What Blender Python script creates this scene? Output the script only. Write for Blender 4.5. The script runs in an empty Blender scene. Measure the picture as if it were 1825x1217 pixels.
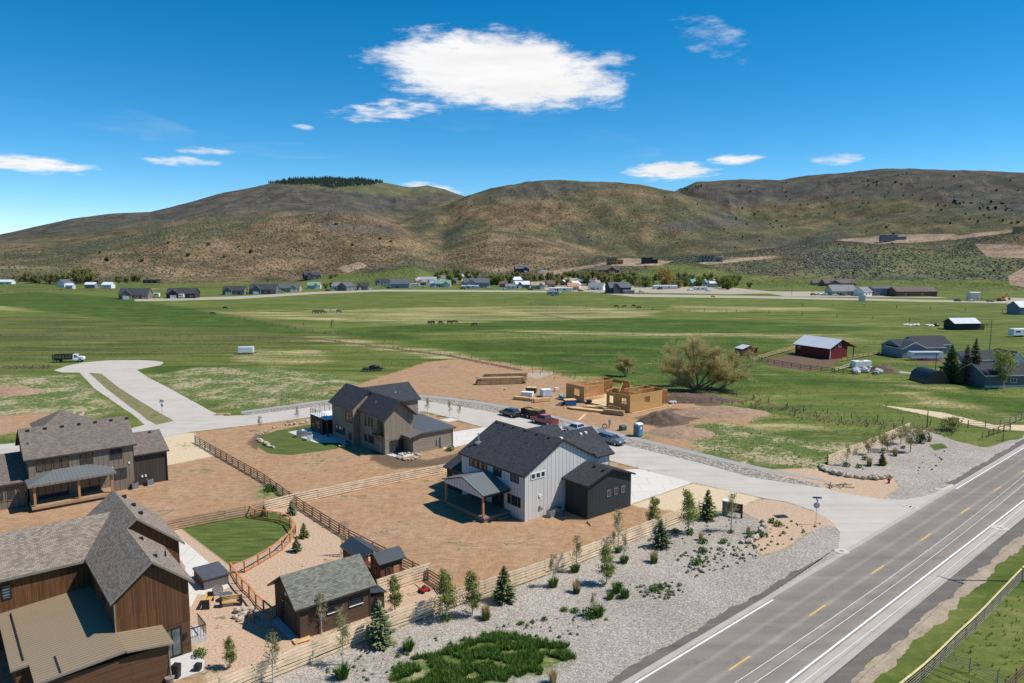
import bpy, bmesh, math, random
import numpy as np
from mathutils import Vector, Matrix
R = math.radians
C = bpy.context.scene.collection
rnd = random.Random(7)
sc = bpy.context.scene
# ---------------- camera, sky, sun, exposure ----------------
FPX, HOR, CAMH, CX, CY = 1310.0, 450.0, 32.0, 912.5, 608.5
PITCH = math.atan((CY - HOR) / FPX)
cam = bpy.data.cameras.new('camera'); camo = bpy.data.objects.new('camera', cam); C.objects.link(camo)
cam.sensor_width = 36; cam.lens = 36 * FPX / 1825.0
cam.clip_start = 0.5; cam.clip_end = 30000
camo.location = (0, 0, CAMH); camo.rotation_euler = (R(90) - PITCH, 0, 0)
sc.camera = camo
SUN_EL, SUN_AZ = R(54), R(92)     # azimuth clockwise from +Y
sun = bpy.data.lights.new('sun', 'SUN'); sun.energy = 5.0; sun.angle = R(0.5); sun.color = (1, 0.955, 0.89)
so = bpy.data.objects.new('sun', sun); C.objects.link(so)
sd = Vector((math.sin(SUN_AZ) * math.cos(SUN_EL), math.cos(SUN_AZ) * math.cos(SUN_EL), math.sin(SUN_EL)))
so.rotation_euler = sd.to_track_quat('Z', 'Y').to_euler(); so.location = (0, 0, 100)
sc.view_settings.view_transform = 'Standard'; sc.view_settings.look = 'None'
sc.view_settings.exposure = 0.10; sc.view_settings.gamma = 1
w = bpy.data.worlds.new('World'); sc.world = w; w.use_nodes = True
def build_world():
    nt = w.node_tree; nt.nodes.clear(); N = nt.nodes.new; L = nt.links.new
    out = N('ShaderNodeOutputWorld'); bg = N('ShaderNodeBackground'); bg.inputs[1].default_value = 0.136
    sky = N('ShaderNodeTexSky'); sky.sky_type = 'NISHITA'; sky.sun_disc = False
    sky.sun_elevation = SUN_EL; sky.sun_rotation = SUN_AZ; sky.altitude = 2600
    sky.air_density = 0.9; sky.dust_density = 0.0; sky.ozone_density = 3.0
    hsv = N('ShaderNodeHueSaturation'); hsv.inputs['Hue'].default_value = 0.490; hsv.inputs['Saturation'].default_value = 1.40; hsv.inputs['Value'].default_value = 1.0
    L(sky.outputs[0], hsv.inputs['Color']); L(hsv.outputs[0], bg.inputs[0])
    tc = N('ShaderNodeTexCoord'); sep = N('ShaderNodeSeparateXYZ'); L(tc.outputs['Generated'], sep.inputs[0])
    def m(op, a, b=None, c=None, clamp=False):
        n = N('ShaderNodeMath'); n.operation = op; n.use_clamp = clamp
        for i, v in enumerate((a, b, c)):
            if v is None: continue
            if isinstance(v, (int, float)): n.inputs[i].default_value = v
            else: L(v, n.inputs[i])
        return n.outputs[0]
    az = m('ARCTAN2', sep.outputs[0], sep.outputs[1]); el = m('ARCSINE', sep.outputs[2])
    comb = N('ShaderNodeCombineXYZ'); L(az, comb.inputs[0]); L(m('MULTIPLY', el, 2.6), comb.inputs[1])
    def noise(scale, detail, rough, sk=1.0, off=0.0):
        mp = N('ShaderNodeMapping'); mp.inputs['Scale'].default_value = (scale * sk, scale, 1); mp.inputs['Location'].default_value = (off, off * 2, off)
        n = N('ShaderNodeTexNoise'); n.inputs['Scale'].default_value = 1; n.inputs['Detail'].default_value = detail; n.inputs['Roughness'].default_value = rough
        L(comb.outputs[0], mp.inputs[0]); L(mp.outputs[0], n.inputs['Vector']); return n.outputs[0]
    n1 = noise(21, 11, 0.66, 0.8); n2 = noise(14, 5, 0.55, 0.5, 7.3); n3 = noise(60, 6, 0.6, .55, 3.1)
    def pix(px, py):
        a = (px - CX) / FPX; b = (CY - py) / FPX
        d = Vector((a, math.cos(PITCH) + b * math.sin(PITCH), -math.sin(PITCH) + b * math.cos(PITCH))).normalized()
        return math.atan2(d.x, d.y), math.asin(d.z)
    total = None
    # px, py, rx, ry (photo pixels), tilt, density, noise amplitude, noise
    for (px, py, rx, ry, tilt, dens, amp, nn) in [
        (885, 127, 228, 68, -0.085, 1.4, 2.2, n1), (760, 112, 95, 38, -0.15, 0.9, 2.0, n1), (1060, 155, 62, 36, -0.2, 0.35, 2.5, n1), (1085, 108, 60, 15, -0.05, -0.1, 2.3, n1),
        (700, 196, 105, 19, 0.1, 0.1, 2.3, n3), (1262, 66, 72, 30, -0.35, -0.62, 2.4, n1),
        (1195, 304, 84, 18, 0.0, 0.75, 1.9, n3), (1308, 284, 52, 9, 0.0, 0.5, 1.8, n3), (45, 291, 100, 14, -0.05, 0.6, 1.7, n3),
        (322, 288, 60, 9, 0.0, 0.15, 1.7, n3), (370, 269, 46, 7, 0.0, 0.0, 1.7, n3), (768, 337, 60, 12, -0.12, 0.4, 1.6, n3), (1495, 284, 46, 10, 0, 0.0, 1.9, n3), (540, 226, 22, 5, 0, 0.1, 1.5, n3),
        (120, 195, 200, 26, -0.16, -0.80, 0.9, n2), (930, 230, 260, 34, -0.2, -0.86, 0.9, n2), (520, 268, 130, 14, 0.0, -0.75, 0.9, n2)]:
        a0, e0 = pix(px, py); ra, re = rx / FPX, ry / FPX
        dx = m('SUBTRACT', az, a0); dy = m('SUBTRACT', el, e0)
        ct, st = math.cos(tilt), math.sin(tilt)
        u = m('DIVIDE', m('ADD', m('MULTIPLY', dx, ct), m('MULTIPLY', dy, st)), ra)
        v = m('DIVIDE', m('SUBTRACT', m('MULTIPLY', dy, ct), m('MULTIPLY', dx, st)), re)
        r2 = m('ADD', m('MULTIPLY', u, u), m('MULTIPLY', v, v))
        base = m('MULTIPLY', m('SUBTRACT', 1.0, r2), 1.0 + max(dens, 0))
        base = m('MINIMUM', base, 1.0 + dens)
        q = m('ADD', base, m('MULTIPLY', m('SUBTRACT', nn, 0.5), amp * 2.0))
        q = m('MULTIPLY', q, 0.62, clamp=True); q = m('MULTIPLY', m('MULTIPLY', q, q), m('SUBTRACT', 3.0, m('MULTIPLY', q, 2.0)))
        q = m('MULTIPLY', q, min(1.0, max(0.13, 0.75 + 0.4 * dens)) )
        total = q if total is None else m('MAXIMUM', total, q)
    bright = N('ShaderNodeMapRange'); bright.inputs[1].default_value = 0.25; bright.inputs[2].default_value = 0.8; bright.inputs[3].default_value = 0.78; bright.inputs[4].default_value = 1.0
    L(n2, bright.inputs[0])
    cb = N('ShaderNodeBackground'); cc = N('ShaderNodeCombineColor'); L(bright.outputs[0], cc.inputs[0]); L(m('MULTIPLY', bright.outputs[0], 1.0), cc.inputs[1]); L(m('MULTIPLY', bright.outputs[0], 1.01), cc.inputs[2])
    L(cc.outputs[0], cb.inputs[0]); cb.inputs[1].default_value = 0.98
    mx = N('ShaderNodeMixShader'); L(total, mx.inputs[0]); L(bg.outputs[0], mx.inputs[1]); L(cb.outputs[0], mx.inputs[2]); L(mx.outputs[0], out.inputs[0])
build_world()
# ---------------- helpers ----------------
def ray(px, py):
    a = (px - CX) / FPX; b = (CY - py) / FPX
    return np.array([a, math.cos(PITCH) + b * math.sin(PITCH), -math.sin(PITCH) + b * math.cos(PITCH)])
def G(px, py, z=0.0):
    d = ray(px, py); s = (z - CAMH) / d[2]
    return Vector((d[0] * s, d[1] * s, z))
def tag(o, label=None, cat=None, group=None, kind=None):
    if label: o['label'] = label
    if cat: o['category'] = cat
    if group: o['group'] = group
    if kind: o['kind'] = kind
    return o
def thing(name, label, cat, loc=(0, 0, 0), rz=0.0, group=None, scale=None):
    o = bpy.data.objects.new(name, None); C.objects.link(o); o.location = loc; o.rotation_euler = (0, 0, rz)
    o.empty_display_size = 0.3
    if scale: o.scale = (scale,) * 3 if isinstance(scale, (int, float)) else scale
    return tag(o, label, cat, group)
KIDS = {}
def dup(root, loc, rz=0.0, label=None, group=None, scale=None):
    r = root.copy(); C.objects.link(r); r.location = loc; r.rotation_euler = (0, 0, rz)
    if label: r['label'] = label
    if group: r['group'] = group
    if scale: r.scale = (scale,) * 3 if isinstance(scale, (int, float)) else scale
    for ch in KIDS.get(root.name, []):
        c = ch.copy(); C.objects.link(c); c.parent = r; KIDS.setdefault(r.name, []).append(c)
        for g in KIDS.get(ch.name, []):
            d = g.copy(); C.objects.link(d); d.parent = c; KIDS.setdefault(c.name, []).append(d)
    return r
class MB:
    def __init__(s): s.v = []; s.f = []; s.m = []; s.k = 0; s.sm = False
    def mat(s, k): s.k = k; return s
    def poly(s, pts, flip=False):
        b = len(s.v); s.v += [tuple(p) for p in pts]; i = list(range(b, b + len(pts)))
        s.f.append(i[::-1] if flip else i); s.m.append(s.k)
    def box(s, x0, y0, z0, x1, y1, z1):
        b = len(s.v)
        s.v += [(x0,y0,z0),(x1,y0,z0),(x1,y1,z0),(x0,y1,z0),(x0,y0,z1),(x1,y0,z1),(x1,y1,z1),(x0,y1,z1)]
        for q in ((0,3,2,1),(4,5,6,7),(0,1,5,4),(1,2,6,5),(2,3,7,6),(3,0,4,7)): s.f.append([b+i for i in q]); s.m.append(s.k)
    def obox(s, p0, p1, w, h, up=(0,0,1)):
        """bar from p0 to p1 of width w and height h"""
        p0, p1 = Vector(p0), Vector(p1); d = (p1 - p0).normalized(); up = Vector(up)
        if abs(d.dot(up)) > 0.99: up = Vector((0, 1, 0))
        a = d.cross(up).normalized() * (w / 2); c = a.cross(d).normalized() * (h / 2); b = len(s.v)
        for p in (p0, p1):
            for e in (-a - c, a - c, a + c, -a + c): s.v.append(tuple(p + e))
        for q in ((0,1,2,3),(7,6,5,4),(0,4,5,1),(1,5,6,2),(2,6,7,3),(3,7,4,0)): s.f.append([b+i for i in q]); s.m.append(s.k)
    def tube(s, pts, rads, n=6, cap=True):
        pts = [Vector(p) for p in pts]; b = len(s.v)
        if isinstance(rads, (int, float)): rads = [rads] * len(pts)
        for i, p in enumerate(pts):
            d = (pts[min(i+1, len(pts)-1)] - pts[max(i-1, 0)]).normalized()
            u = Vector((0,0,1)) if abs(d.z) < 0.95 else Vector((1,0,0))
            a = d.cross(u).normalized(); c = a.cross(d)
            for k in range(n):
                t = 2 * math.pi * k / n; s.v.append(tuple(p + (a * math.cos(t) + c * math.sin(t)) * rads[i]))
        for i in range(len(pts) - 1):
            for k in range(n):
                s.f.append([b+i*n+k, b+i*n+(k+1)%n, b+(i+1)*n+(k+1)%n, b+(i+1)*n+k]); s.m.append(s.k)
        if cap:
            s.f.append([b+k for k in range(n)][::-1]); s.m.append(s.k)
            s.f.append([b+(len(pts)-1)*n+k for k in range(n)]); s.m.append(s.k)
    def ball(s, c, r, seed=None, n=8, m=5, jit=0.0):
        rr = random.Random(seed); b = len(s.v); r = (r, r, r) if isinstance(r, (int, float)) else r
        s.v.append((c[0], c[1], c[2] - r[2]))
        for i in range(1, m):
            ph = -math.pi/2 + math.pi * i / m
            for k in range(n):
                t = 2 * math.pi * k / n; j = 1 + rr.uniform(-jit, jit)
                s.v.append((c[0]+r[0]*math.cos(ph)*math.cos(t)*j, c[1]+r[1]*math.cos(ph)*math.sin(t)*j, c[2]+r[2]*math.sin(ph)*j))
        s.v.append((c[0], c[1], c[2] + r[2])); e = len(s.v) - 1
        for k in range(n):
            s.f.append([b, b+1+(k+1)%n, b+1+k]); s.m.append(s.k)
            s.f.append([e, e-n+k, e-n+(k+1)%n]); s.m.append(s.k)
        for i in range(m - 2):
            for k in range(n):
                s.f.append([b+1+i*n+k, b+1+i*n+(k+1)%n, b+1+(i+1)*n+(k+1)%n, b+1+(i+1)*n+k]); s.m.append(s.k)
    def prism(s, sec, a0, a1, axis='x', mats=None):
        """closed section [(s,z)..] (counter-clockwise in s,z) swept along axis from a0 to a1"""
        n = len(sec); b = len(s.v)
        for a in (a0, a1):
            for (q, z) in sec: s.v.append((a, q, z) if axis == 'x' else (q, a, z))
        fl = axis != 'x'
        for i in range(n):
            j = (i + 1) % n; f = [b+i, b+j, b+n+j, b+n+i]
            s.f.append(f[::-1] if not fl else f); s.m.append(mats[i] if mats else s.k)
        e = [b+i for i in range(n)]; g = [b+n+i for i in range(n)]
        s.f.append(e if not fl else e[::-1]); s.f.append(g[::-1] if not fl else g)
        s.m += [mats[n] if mats else s.k] * 2
    def build(s, name, mats, parent=None, label=None, smooth=False, uv=True, fix=False):
        me = bpy.data.meshes.new(name); me.from_pydata(s.v, [], s.f)
        if not isinstance(mats, (list, tuple)): mats = [mats]
        for m_ in mats: me.materials.append(m_)
        if len(mats) > 1: me.polygons.foreach_set('material_index', s.m)
        if smooth or s.sm: me.polygons.foreach_set('use_smooth', [True] * len(s.f))
        if fix:
            bm = bmesh.new(); bm.from_mesh(me); bmesh.ops.recalc_face_normals(bm, faces=bm.faces); bm.to_mesh(me); bm.free()
        if uv: autouv(me)
        return link(name, me, parent, label)
def autouv(me):
    n = len(me.polygons); nl = len(me.loops)
    if n == 0: return
    nr = np.empty(n * 3, np.float32); me.polygons.foreach_get('normal', nr); nr = nr.reshape(-1, 3)
    tot = np.empty(n, np.int32); me.polygons.foreach_get('loop_total', tot)
    lv = np.empty(nl, np.int32); me.loops.foreach_get('vertex_index', lv)
    co = np.empty(len(me.vertices) * 3, np.float32); me.vertices.foreach_get('co', co); co = co.reshape(-1, 3)
    t = np.stack([-nr[:, 1], nr[:, 0], np.zeros(n)], 1); l = np.linalg.norm(t, axis=1); bad = l < 0.05
    t[bad] = (1, 0, 0); l[bad] = 1; t /= l[:, None]; bb = np.cross(nr, t)
    p = co[lv]; T = np.repeat(t, tot, 0); B = np.repeat(bb, tot, 0)
    uvd = np.stack([(p * T).sum(1), (p * B).sum(1)], 1).astype(np.float32)
    ul = me.uv_layers.new(name='UVMap'); ul.data.foreach_set('uv', uvd.ravel())
def link(name, me, parent=None, label=None):
    o = bpy.data.objects.new(name, me); C.objects.link(o)
    if parent is not None: o.parent = parent; KIDS.setdefault(parent.name, []).append(o)
    if label: o['label'] = label
    return o
# ---------------- materials ----------------
MATS = {}
def newmat(name):
    m_ = bpy.data.materials.new(name); m_.use_nodes = True; nt = m_.node_tree; b = nt.nodes['Principled BSDF']
    return m_, nt, b
def col4(c): return (c[0], c[1], c[2], 1)
def ramp(nt, fac, stops):
    r = nt.nodes.new('ShaderNodeValToRGB'); e = r.color_ramp.elements
    while len(e) < len(stops): e.new(0.5)
    for i, (p, c) in enumerate(stops): e[i].position = p; e[i].color = col4(c) if not isinstance(c, (int, float)) else (c, c, c, 1)
    nt.links.new(fac, r.inputs[0]); return r.outputs[0]
def tnoise(nt, vec, scale, detail=4, rough=0.6, dist=0.0):
    n = nt.nodes.new('ShaderNodeTexNoise'); n.inputs['Scale'].default_value = scale; n.inputs['Detail'].default_value = detail
    n.inputs['Roughness'].default_value = rough; n.inputs['Distortion'].default_value = dist
    if vec is not None: nt.links.new(vec, n.inputs['Vector'])
    return n.outputs[0]
def mixc(nt, fac, a, b, mode='MIX'):
    n = nt.nodes.new('ShaderNodeMix'); n.data_type = 'RGBA'; n.blend_type = mode
    for i, v in ((0, fac), (6, a), (7, b)):
        if isinstance(v, (int, float)): n.inputs[i].default_value = v
        elif isinstance(v, tuple): n.inputs[i].default_value = col4(v)
        else: nt.links.new(v, n.inputs[i])
    return n.outputs[2]
def mth(nt, op, a, b=None, clamp=False):
    n = nt.nodes.new('ShaderNodeMath'); n.operation = op; n.use_clamp = clamp
    for i, v in enumerate((a, b)):
        if v is None: continue
        if isinstance(v, (int, float)): n.inputs[i].default_value = v
        else: nt.links.new(v, n.inputs[i])
    return n.outputs[0]
def bump(nt, b, h, strength, dist=0.02):
    n = nt.nodes.new('ShaderNodeBump'); n.inputs['Strength'].default_value = strength; n.inputs['Distance'].default_value = dist
    nt.links.new(h, n.inputs['Height']); nt.links.new(n.outputs[0], b.inputs['Normal'])
def plain(name, c, rough=0.7, metal=0.0, var=0.12, scale=2.0, bmp=0.0, spec=0.4, fine=30):
    if name in MATS: return MATS[name]
    m_, nt, b = newmat(name); tc = nt.nodes.new('ShaderNodeTexCoord')
    f = tnoise(nt, tc.outputs['Object'], scale, 5, 0.65); g = tnoise(nt, tc.outputs['Object'], fine, 2, 0.5)
    s_ = mth(nt, 'ADD', mth(nt, 'MULTIPLY', f, 0.65), mth(nt, 'MULTIPLY', g, 0.35))
    lo = tuple(x * (1 - var * 1.6) for x in c); hi = tuple(min(1, x * (1 + var * 1.6)) for x in c)
    nt.links.new(ramp(nt, s_, [(0.3, lo), (0.7, hi)]), b.inputs['Base Color'])
    b.inputs['Roughness'].default_value = rough; b.inputs['Metallic'].default_value = metal; b.inputs['Specular IOR Level'].default_value = spec
    if bmp: bump(nt, b, g, bmp)
    MATS[name] = m_; return m_
def planks(name, ca, cb, seam, row=0.2, length=3.0, gap=0.012, vertical=False, rough=0.75, bmp=0.35, metal=0.0, streak=0.25, spec=0.3):
    """rows of boards, seams, shingles or sheet-metal ribs, in the face's own metres"""
    if name in MATS: return MATS[name]
    m_, nt, b = newmat(name); tc = nt.nodes.new('ShaderNodeTexCoord'); mp = nt.nodes.new('ShaderNodeMapping')
    nt.links.new(tc.outputs['UV'], mp.inputs[0])
    if vertical: mp.inputs['Rotation'].default_value = (0, 0, R(90))
    br = nt.nodes.new('ShaderNodeTexBrick'); nt.links.new(mp.outputs[0], br.inputs[0])
    br.inputs['Scale'].default_value = 1; br.inputs['Brick Width'].default_value = length; br.inputs['Row Height'].default_value = row
    br.inputs['Mortar Size'].default_value = gap; br.inputs['Mortar Smooth'].default_value = 0.2; br.inputs['Bias'].default_value = 0.0
    br.inputs['Color1'].default_value = col4(ca); br.inputs['Color2'].default_value = col4(cb); br.inputs['Mortar'].default_value = col4(seam)
    sm = nt.nodes.new('ShaderNodeMapping'); nt.links.new(mp.outputs[0], sm.inputs[0]); sm.inputs['Scale'].default_value = (0.35, 5, 1)
    f = tnoise(nt, sm.outputs[0], 2.2, 6, 0.7); g = tnoise(nt, tc.outputs['Object'], 0.35, 4, 0.6)
    k = mth(nt, 'ADD', mth(nt, 'MULTIPLY', f, 0.6), mth(nt, 'MULTIPLY', g, 0.4))
    sh = ramp(nt, k, [(0.25, 1 - streak), (0.75, 1.0)])
    nt.links.new(mixc(nt, 1.0, br.outputs[0], sh, 'MULTIPLY'), b.inputs['Base Color'])
    b.inputs['Roughness'].default_value = rough; b.inputs['Metallic'].default_value = metal; b.inputs['Specular IOR Level'].default_value = spec
    inv = mth(nt, 'SUBTRACT', 1.0, br.outputs[1]); bump(nt, b, inv, bmp, 0.03)
    MATS[name] = m_; return m_
def foliage(name, ca, cb, rough=0.7, trans=0.25, scale=1.3):
    if name in MATS: return MATS[name]
    m_, nt, b = newmat(name); geo = nt.nodes.new('ShaderNodeNewGeometry'); tc = nt.nodes.new('ShaderNodeTexCoord')
    oi = nt.nodes.new('ShaderNodeObjectInfo')
    f = tnoise(nt, tc.outputs['Object'], scale, 3, 0.6)
    k = mth(nt, 'ADD', mth(nt, 'MULTIPLY', f, 0.55), mth(nt, 'MULTIPLY', geo.outputs['Random Per Island'], 0.45))
    k = mth(nt, 'ADD', k, mth(nt, 'MULTIPLY', mth(nt, 'SUBTRACT', oi.outputs['Random'], 0.5), 0.18))
    colr = ramp(nt, k, [(0.25, ca), (0.75, cb)]); nt.links.new(colr, b.inputs['Base Color'])
    b.inputs['Roughness'].default_value = rough; b.inputs['Specular IOR Level'].default_value = 0.2
    if trans:
        tr = nt.nodes.new('ShaderNodeBsdfTranslucent'); nt.links.new(colr, tr.inputs[0]); mx = nt.nodes.new('ShaderNodeMixShader'); mx.inputs[0].default_value = trans
        out = nt.nodes['Material Output']; nt.links.new(b.outputs[0], mx.inputs[1]); nt.links.new(tr.outputs[0], mx.inputs[2]); nt.links.new(mx.outputs[0], out.inputs[0])
    MATS[name] = m_; return m_
def glassmat(name='window_glass', c=(0.02, 0.026, 0.03), rough=0.06, spec=0.8):
    if name in MATS: return MATS[name]
    m_, nt, b = newmat(name); tc = nt.nodes.new('ShaderNodeTexCoord'); f = tnoise(nt, tc.outputs['Object'], 0.9, 2, 0.5)
    nt.links.new(ramp(nt, f, [(0.35, c), (0.7, tuple(x * 2.2 for x in c))]), b.inputs['Base Color'])
    b.inputs['Roughness'].default_value = rough; b.inputs['Specular IOR Level'].default_value = spec
    bump(nt, b, f, 0.03); MATS[name] = m_; return m_
# ---------------- terrain: one sheet from under the camera to behind the hills ----------------
def fade(t): return t * t * t * (t * (t * 6 - 15) + 10)
PERM = np.random.RandomState(3).permutation(512); GR = np.random.RandomState(4).uniform(0, 2 * np.pi, 512)
def perlin(x, y):
    xi = np.floor(x).astype(int); yi = np.floor(y).astype(int); xf = x - xi; yf = y - yi
    def g(ix, iy, dx, dy):
        h = GR[PERM[(PERM[ix & 511] + iy) & 511]]; return np.cos(h) * dx + np.sin(h) * dy
    u, v = fade(xf), fade(yf)
    a = g(xi, yi, xf, yf) * (1 - u) + g(xi + 1, yi, xf - 1, yf) * u
    b = g(xi, yi + 1, xf, yf - 1) * (1 - u) + g(xi + 1, yi + 1, xf - 1, yf - 1) * u
    return (a * (1 - v) + b * v) * 1.5
def fbm(x, y, o=4, ridge=False):
    s = 0; a = 0.5; f = 1.0
    for i in range(o):
        n = perlin(x * f + 17.3 * i, y * f - 9.1 * i); s = s + a * ((1 - 2 * np.abs(n)) if ridge else n); a *= 0.5; f *= 2.03
    return s
def sdf(P, poly):
    """signed distance to a closed polygon, positive inside"""
    d = np.full(len(P), 1e18); ins = np.zeros(len(P), bool); n = len(poly)
    for i in range(n):
        a = np.array(poly[i], float)[:2]; b = np.array(poly[(i + 1) % n], float)[:2]; e = b - a; w_ = P - a
        t = np.clip((w_ @ e) / max(e @ e, 1e-9), 0, 1); q = w_ - t[:, None] * e; d = np.minimum(d, (q ** 2).sum(1))
        c = ((a[1] > P[:, 1]) != (b[1] > P[:, 1]))
        with np.errstate(divide='ignore', invalid='ignore'):
            xx = (b[0] - a[0]) * (P[:, 1] - a[1]) / (b[1] - a[1]) + a[0]
        ins ^= c & (P[:, 0] < xx)
    d = np.sqrt(d); return np.where(ins, d, -d)
def pp(*pts): return [tuple(G(x, y)[:2]) for x, y in pts]
def line_strip(pts, wd):
    """polygon of width wd (m) round a pixel polyline on the ground"""
    q = [Vector(G(x, y)[:2]) for x, y in pts]; L_, R_ = [], []
    for i, p in enumerate(q):
        d = (q[min(i + 1, len(q) - 1)] - q[max(i - 1, 0)]).normalized(); n = Vector((-d.y, d.x)) * wd / 2
        L_.append(tuple(p + n)); R_.append(tuple(p - n))
    return L_ + R_[::-1]
STREET_LO = [(-60, 835), (0, 815), (120, 800), (236, 786), (300, 778), (345, 769), (460, 756), (555, 743), (660, 735), (757, 733), (791, 741.7), (840, 755.5), (861, 761), (950, 786), (1084, 820), (1141, 835), (1235, 860), (1357, 887), (1401, 894), (1447, 909), (1481, 929), (1497, 948), (1494, 976)]
STREET_HI = [(1662, 880), (1643, 885), (1605, 890.8), (1564, 888), (1517, 881), (1463, 869), (1340, 851), (1251, 826), (1114, 793), (1075, 775.6), (1004, 760.5), (892, 737), (840, 727.8), (791, 720), (749, 713.5), (700, 711.5), (640, 715), (555, 725.6), (440, 740), (400, 741)]
CUL = [(376, 733), (355, 721), (302, 692), (263, 672), (244, 659), (263, 655), (284, 651.3), (291.5, 647.5), (290, 645), (278, 643), (252, 641.6), (195, 642), (147, 646), (116, 652.6), (96, 660), (110, 663.5), (142, 664), (168, 692), (210, 721), (237, 739), (258, 757)]
ZONES = {}
def zone(name, *polys): ZONES.setdefault(name, []).extend(polys)
zone('straw', pp((-100, 552), (480, 556), (700, 549), (1000, 545), (1180, 553), (1160, 562), (1010, 571), (800, 577), (660, 574), (470, 566), (300, 549), (-100, 545)), pp((1200, 545), (1450, 548), (1500, 552), (1300, 556), (1180, 553)),
     pp((900, 588), (1400, 592), (1500, 596), (1400, 600), (1000, 596)), pp((540, 600), (600, 598), (660, 612), (830, 630), (930, 652), (1100, 683), (1020, 680), (850, 645), (640, 618)),
     pp((430, 622), (560, 622), (600, 640), (520, 650), (420, 650)), pp((265, 668), (420, 660), (560, 668), (480, 690), (350, 705), (300, 688)), pp((1215, 733), (1330, 735), (1480, 770), (1700, 790), (1640, 800), (1430, 790), (1300, 760)),
     pp((1330, 600), (1500, 600), (1560, 606), (1400, 612)), pp((1560, 680), (1680, 690), (1825, 735), (1825, 750), (1650, 720)), pp((1390, 665), (1410, 668), (1475, 680), (1470, 685), (1400, 674)))
zone('deep', pp((640, 584), (760, 577), (900, 573), (1150, 567), (1400, 575), (1560, 585), (1480, 596), (1150, 592), (900, 587), (720, 596), (760, 606), (1000, 606), (1300, 602), (1420, 604), (1380, 640), (1340, 660), (1420, 690), (1300, 700), (1150, 680), (1000, 660), (860, 640), (760, 615), (640, 600), (560, 594)),
     pp((1350, 655), (1500, 672), (1640, 690), (1825, 712), (1950, 700), (1950, 760), (1825, 745), (1640, 700), (1420, 690)), pp((60, 520), (210, 530), (330, 548), (560, 590), (520, 595), (250, 575), (0, 545), (-100, 530)),
     pp((1340, 770), (1480, 765), (1500, 775), (1380, 790)), pp((1600, 1217), (1700, 1110), (1825, 985), (1900, 930), (1950, 950), (1825, 1010), (1720, 1120), (1640, 1230)), pp((250, 655), (330, 650), (480, 655), (540, 660), (380, 668), (280, 672)))
zone('olive', pp((-200, 560), (100, 565), (400, 580), (560, 594), (640, 606), (520, 620), (300, 618), (-200, 612)), pp((-200, 600), (540, 603), (440, 640), (280, 641), (-200, 650)), pp((1250, 790), (1500, 820), (1470, 835), (1300, 810)))
zone('soil', pp((-300, 835), (0, 818), (236, 788), (345, 770), (555, 744), (757, 735), (861, 762), (1084, 821), (1235, 861), (1250, 912), (1060, 988), (808, 1081), (461, 1217), (370, 1260), (-700, 1500), (-700, 900)),
     pp((376, 731), (400, 722), (500, 705), (640, 684), (690, 668), (760, 645), (830, 638), (900, 647), (1000, 668), (1060, 692), (1190, 705), (1290, 728), (1345, 745), (1330, 762), (1260, 775), (1240, 815), (1110, 778), (993, 743), (840, 712), (757, 704), (690, 702), (640, 690), (583, 702), (440, 722)),
     pp((-200, 705), (0, 700), (60, 690), (120, 697), (180, 715), (200, 735), (150, 752), (60, 765), (0, 775), (-200, 790)), pp((0, 668), (70, 670), (80, 682), (0, 690)))
BED = pp((700, 1195), (780, 1160), (840, 1140), (900, 1128), (1000, 1148), (1025, 1172), (960, 1200), (800, 1235), (690, 1225))
zone('bed', BED)
zone('weed', pp((1220, 760), (1290, 750), (1400, 780), (1500, 790), (1560, 800), (1500, 830), (1440, 838), (1340, 825), (1240, 805)), pp((-100, 672), (120, 668), (142, 668), (170, 700), (210, 730), (150, 752), (100, 735), (0, 740), (-100, 750)), pp((376, 729), (470, 705), (640, 690), (583, 711), (440, 731)),
     pp((262, 670), (350, 655), (470, 655), (600, 668), (640, 684), (520, 700), (400, 720), (350, 716)), pp((455, 868), (500, 866), (505, 888), (462, 888)), pp((1090, 775), (1150, 772), (1160, 790), (1110, 786)), pp((340, 1050), (480, 1060), (540, 1180), (400, 1217), (340, 1180)))
zone('cream', pp((255, 778), (345, 771), (384, 812), (300, 829), (262, 835)), pp((1123, 900), (1235, 861), (1300, 874), (1357, 888), (1308, 908), (1246, 914), (1150, 905)), pp((1560, 720), (1680, 735), (1770, 757), (1830, 757), (1830, 768), (1770, 765), (1690, 748)))
zone('pink', pp((1308, 906), (1357, 888), (1401, 894), (1447, 909), (1492, 926), (1500, 940), (1475, 944), (1444, 948), (1401, 979), (1357, 992), (1339, 973), (1322, 968), (1348, 964), (1367, 948), (1360, 933), (1339, 920)),
     pp((1340, 838), (1463, 833), (1520, 845), (1588, 850), (1597, 855), (1605, 869), (1573, 893), (1517, 890), (1463, 879), (1430, 868), (1300, 832), (1330, 820)),
     pp((300, 940), (440, 905), (530, 905), (560, 930), (700, 1010), (800, 1070), (660, 1130), (560, 1160), (370, 1230), (330, 1100), (330, 1000)))
zone('grey', pp((350, 1260), (461, 1219), (560, 1179), (702, 1121), (808, 1083), (915, 1047), (1013, 1012), (1060, 992), (1150, 955), (1246, 915), (1317, 913), (1339, 920), (1360, 933), (1367, 948), (1348, 964), (1323, 967), (1339, 973), (1357, 992), (1401, 979), (1444, 948), (1475, 936), (1500, 947), (1500, 990), (1450, 1022), (1378, 1070), (1205, 1170), (1070, 1245), (900, 1340), (300, 1500)),
     pp((1463, 833), (1475, 828), (1560, 790), (1621, 763), (1651, 767), (1683, 778), (1704, 786), (1746, 796), (1763, 797), (1800, 784), (1825, 783), (1825, 800), (1752, 846), (1714, 870), (1683, 888), (1668, 890), (1619, 898), (1571, 890), (1605, 869), (1596, 855), (1588, 850), (1520, 845)))
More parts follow.
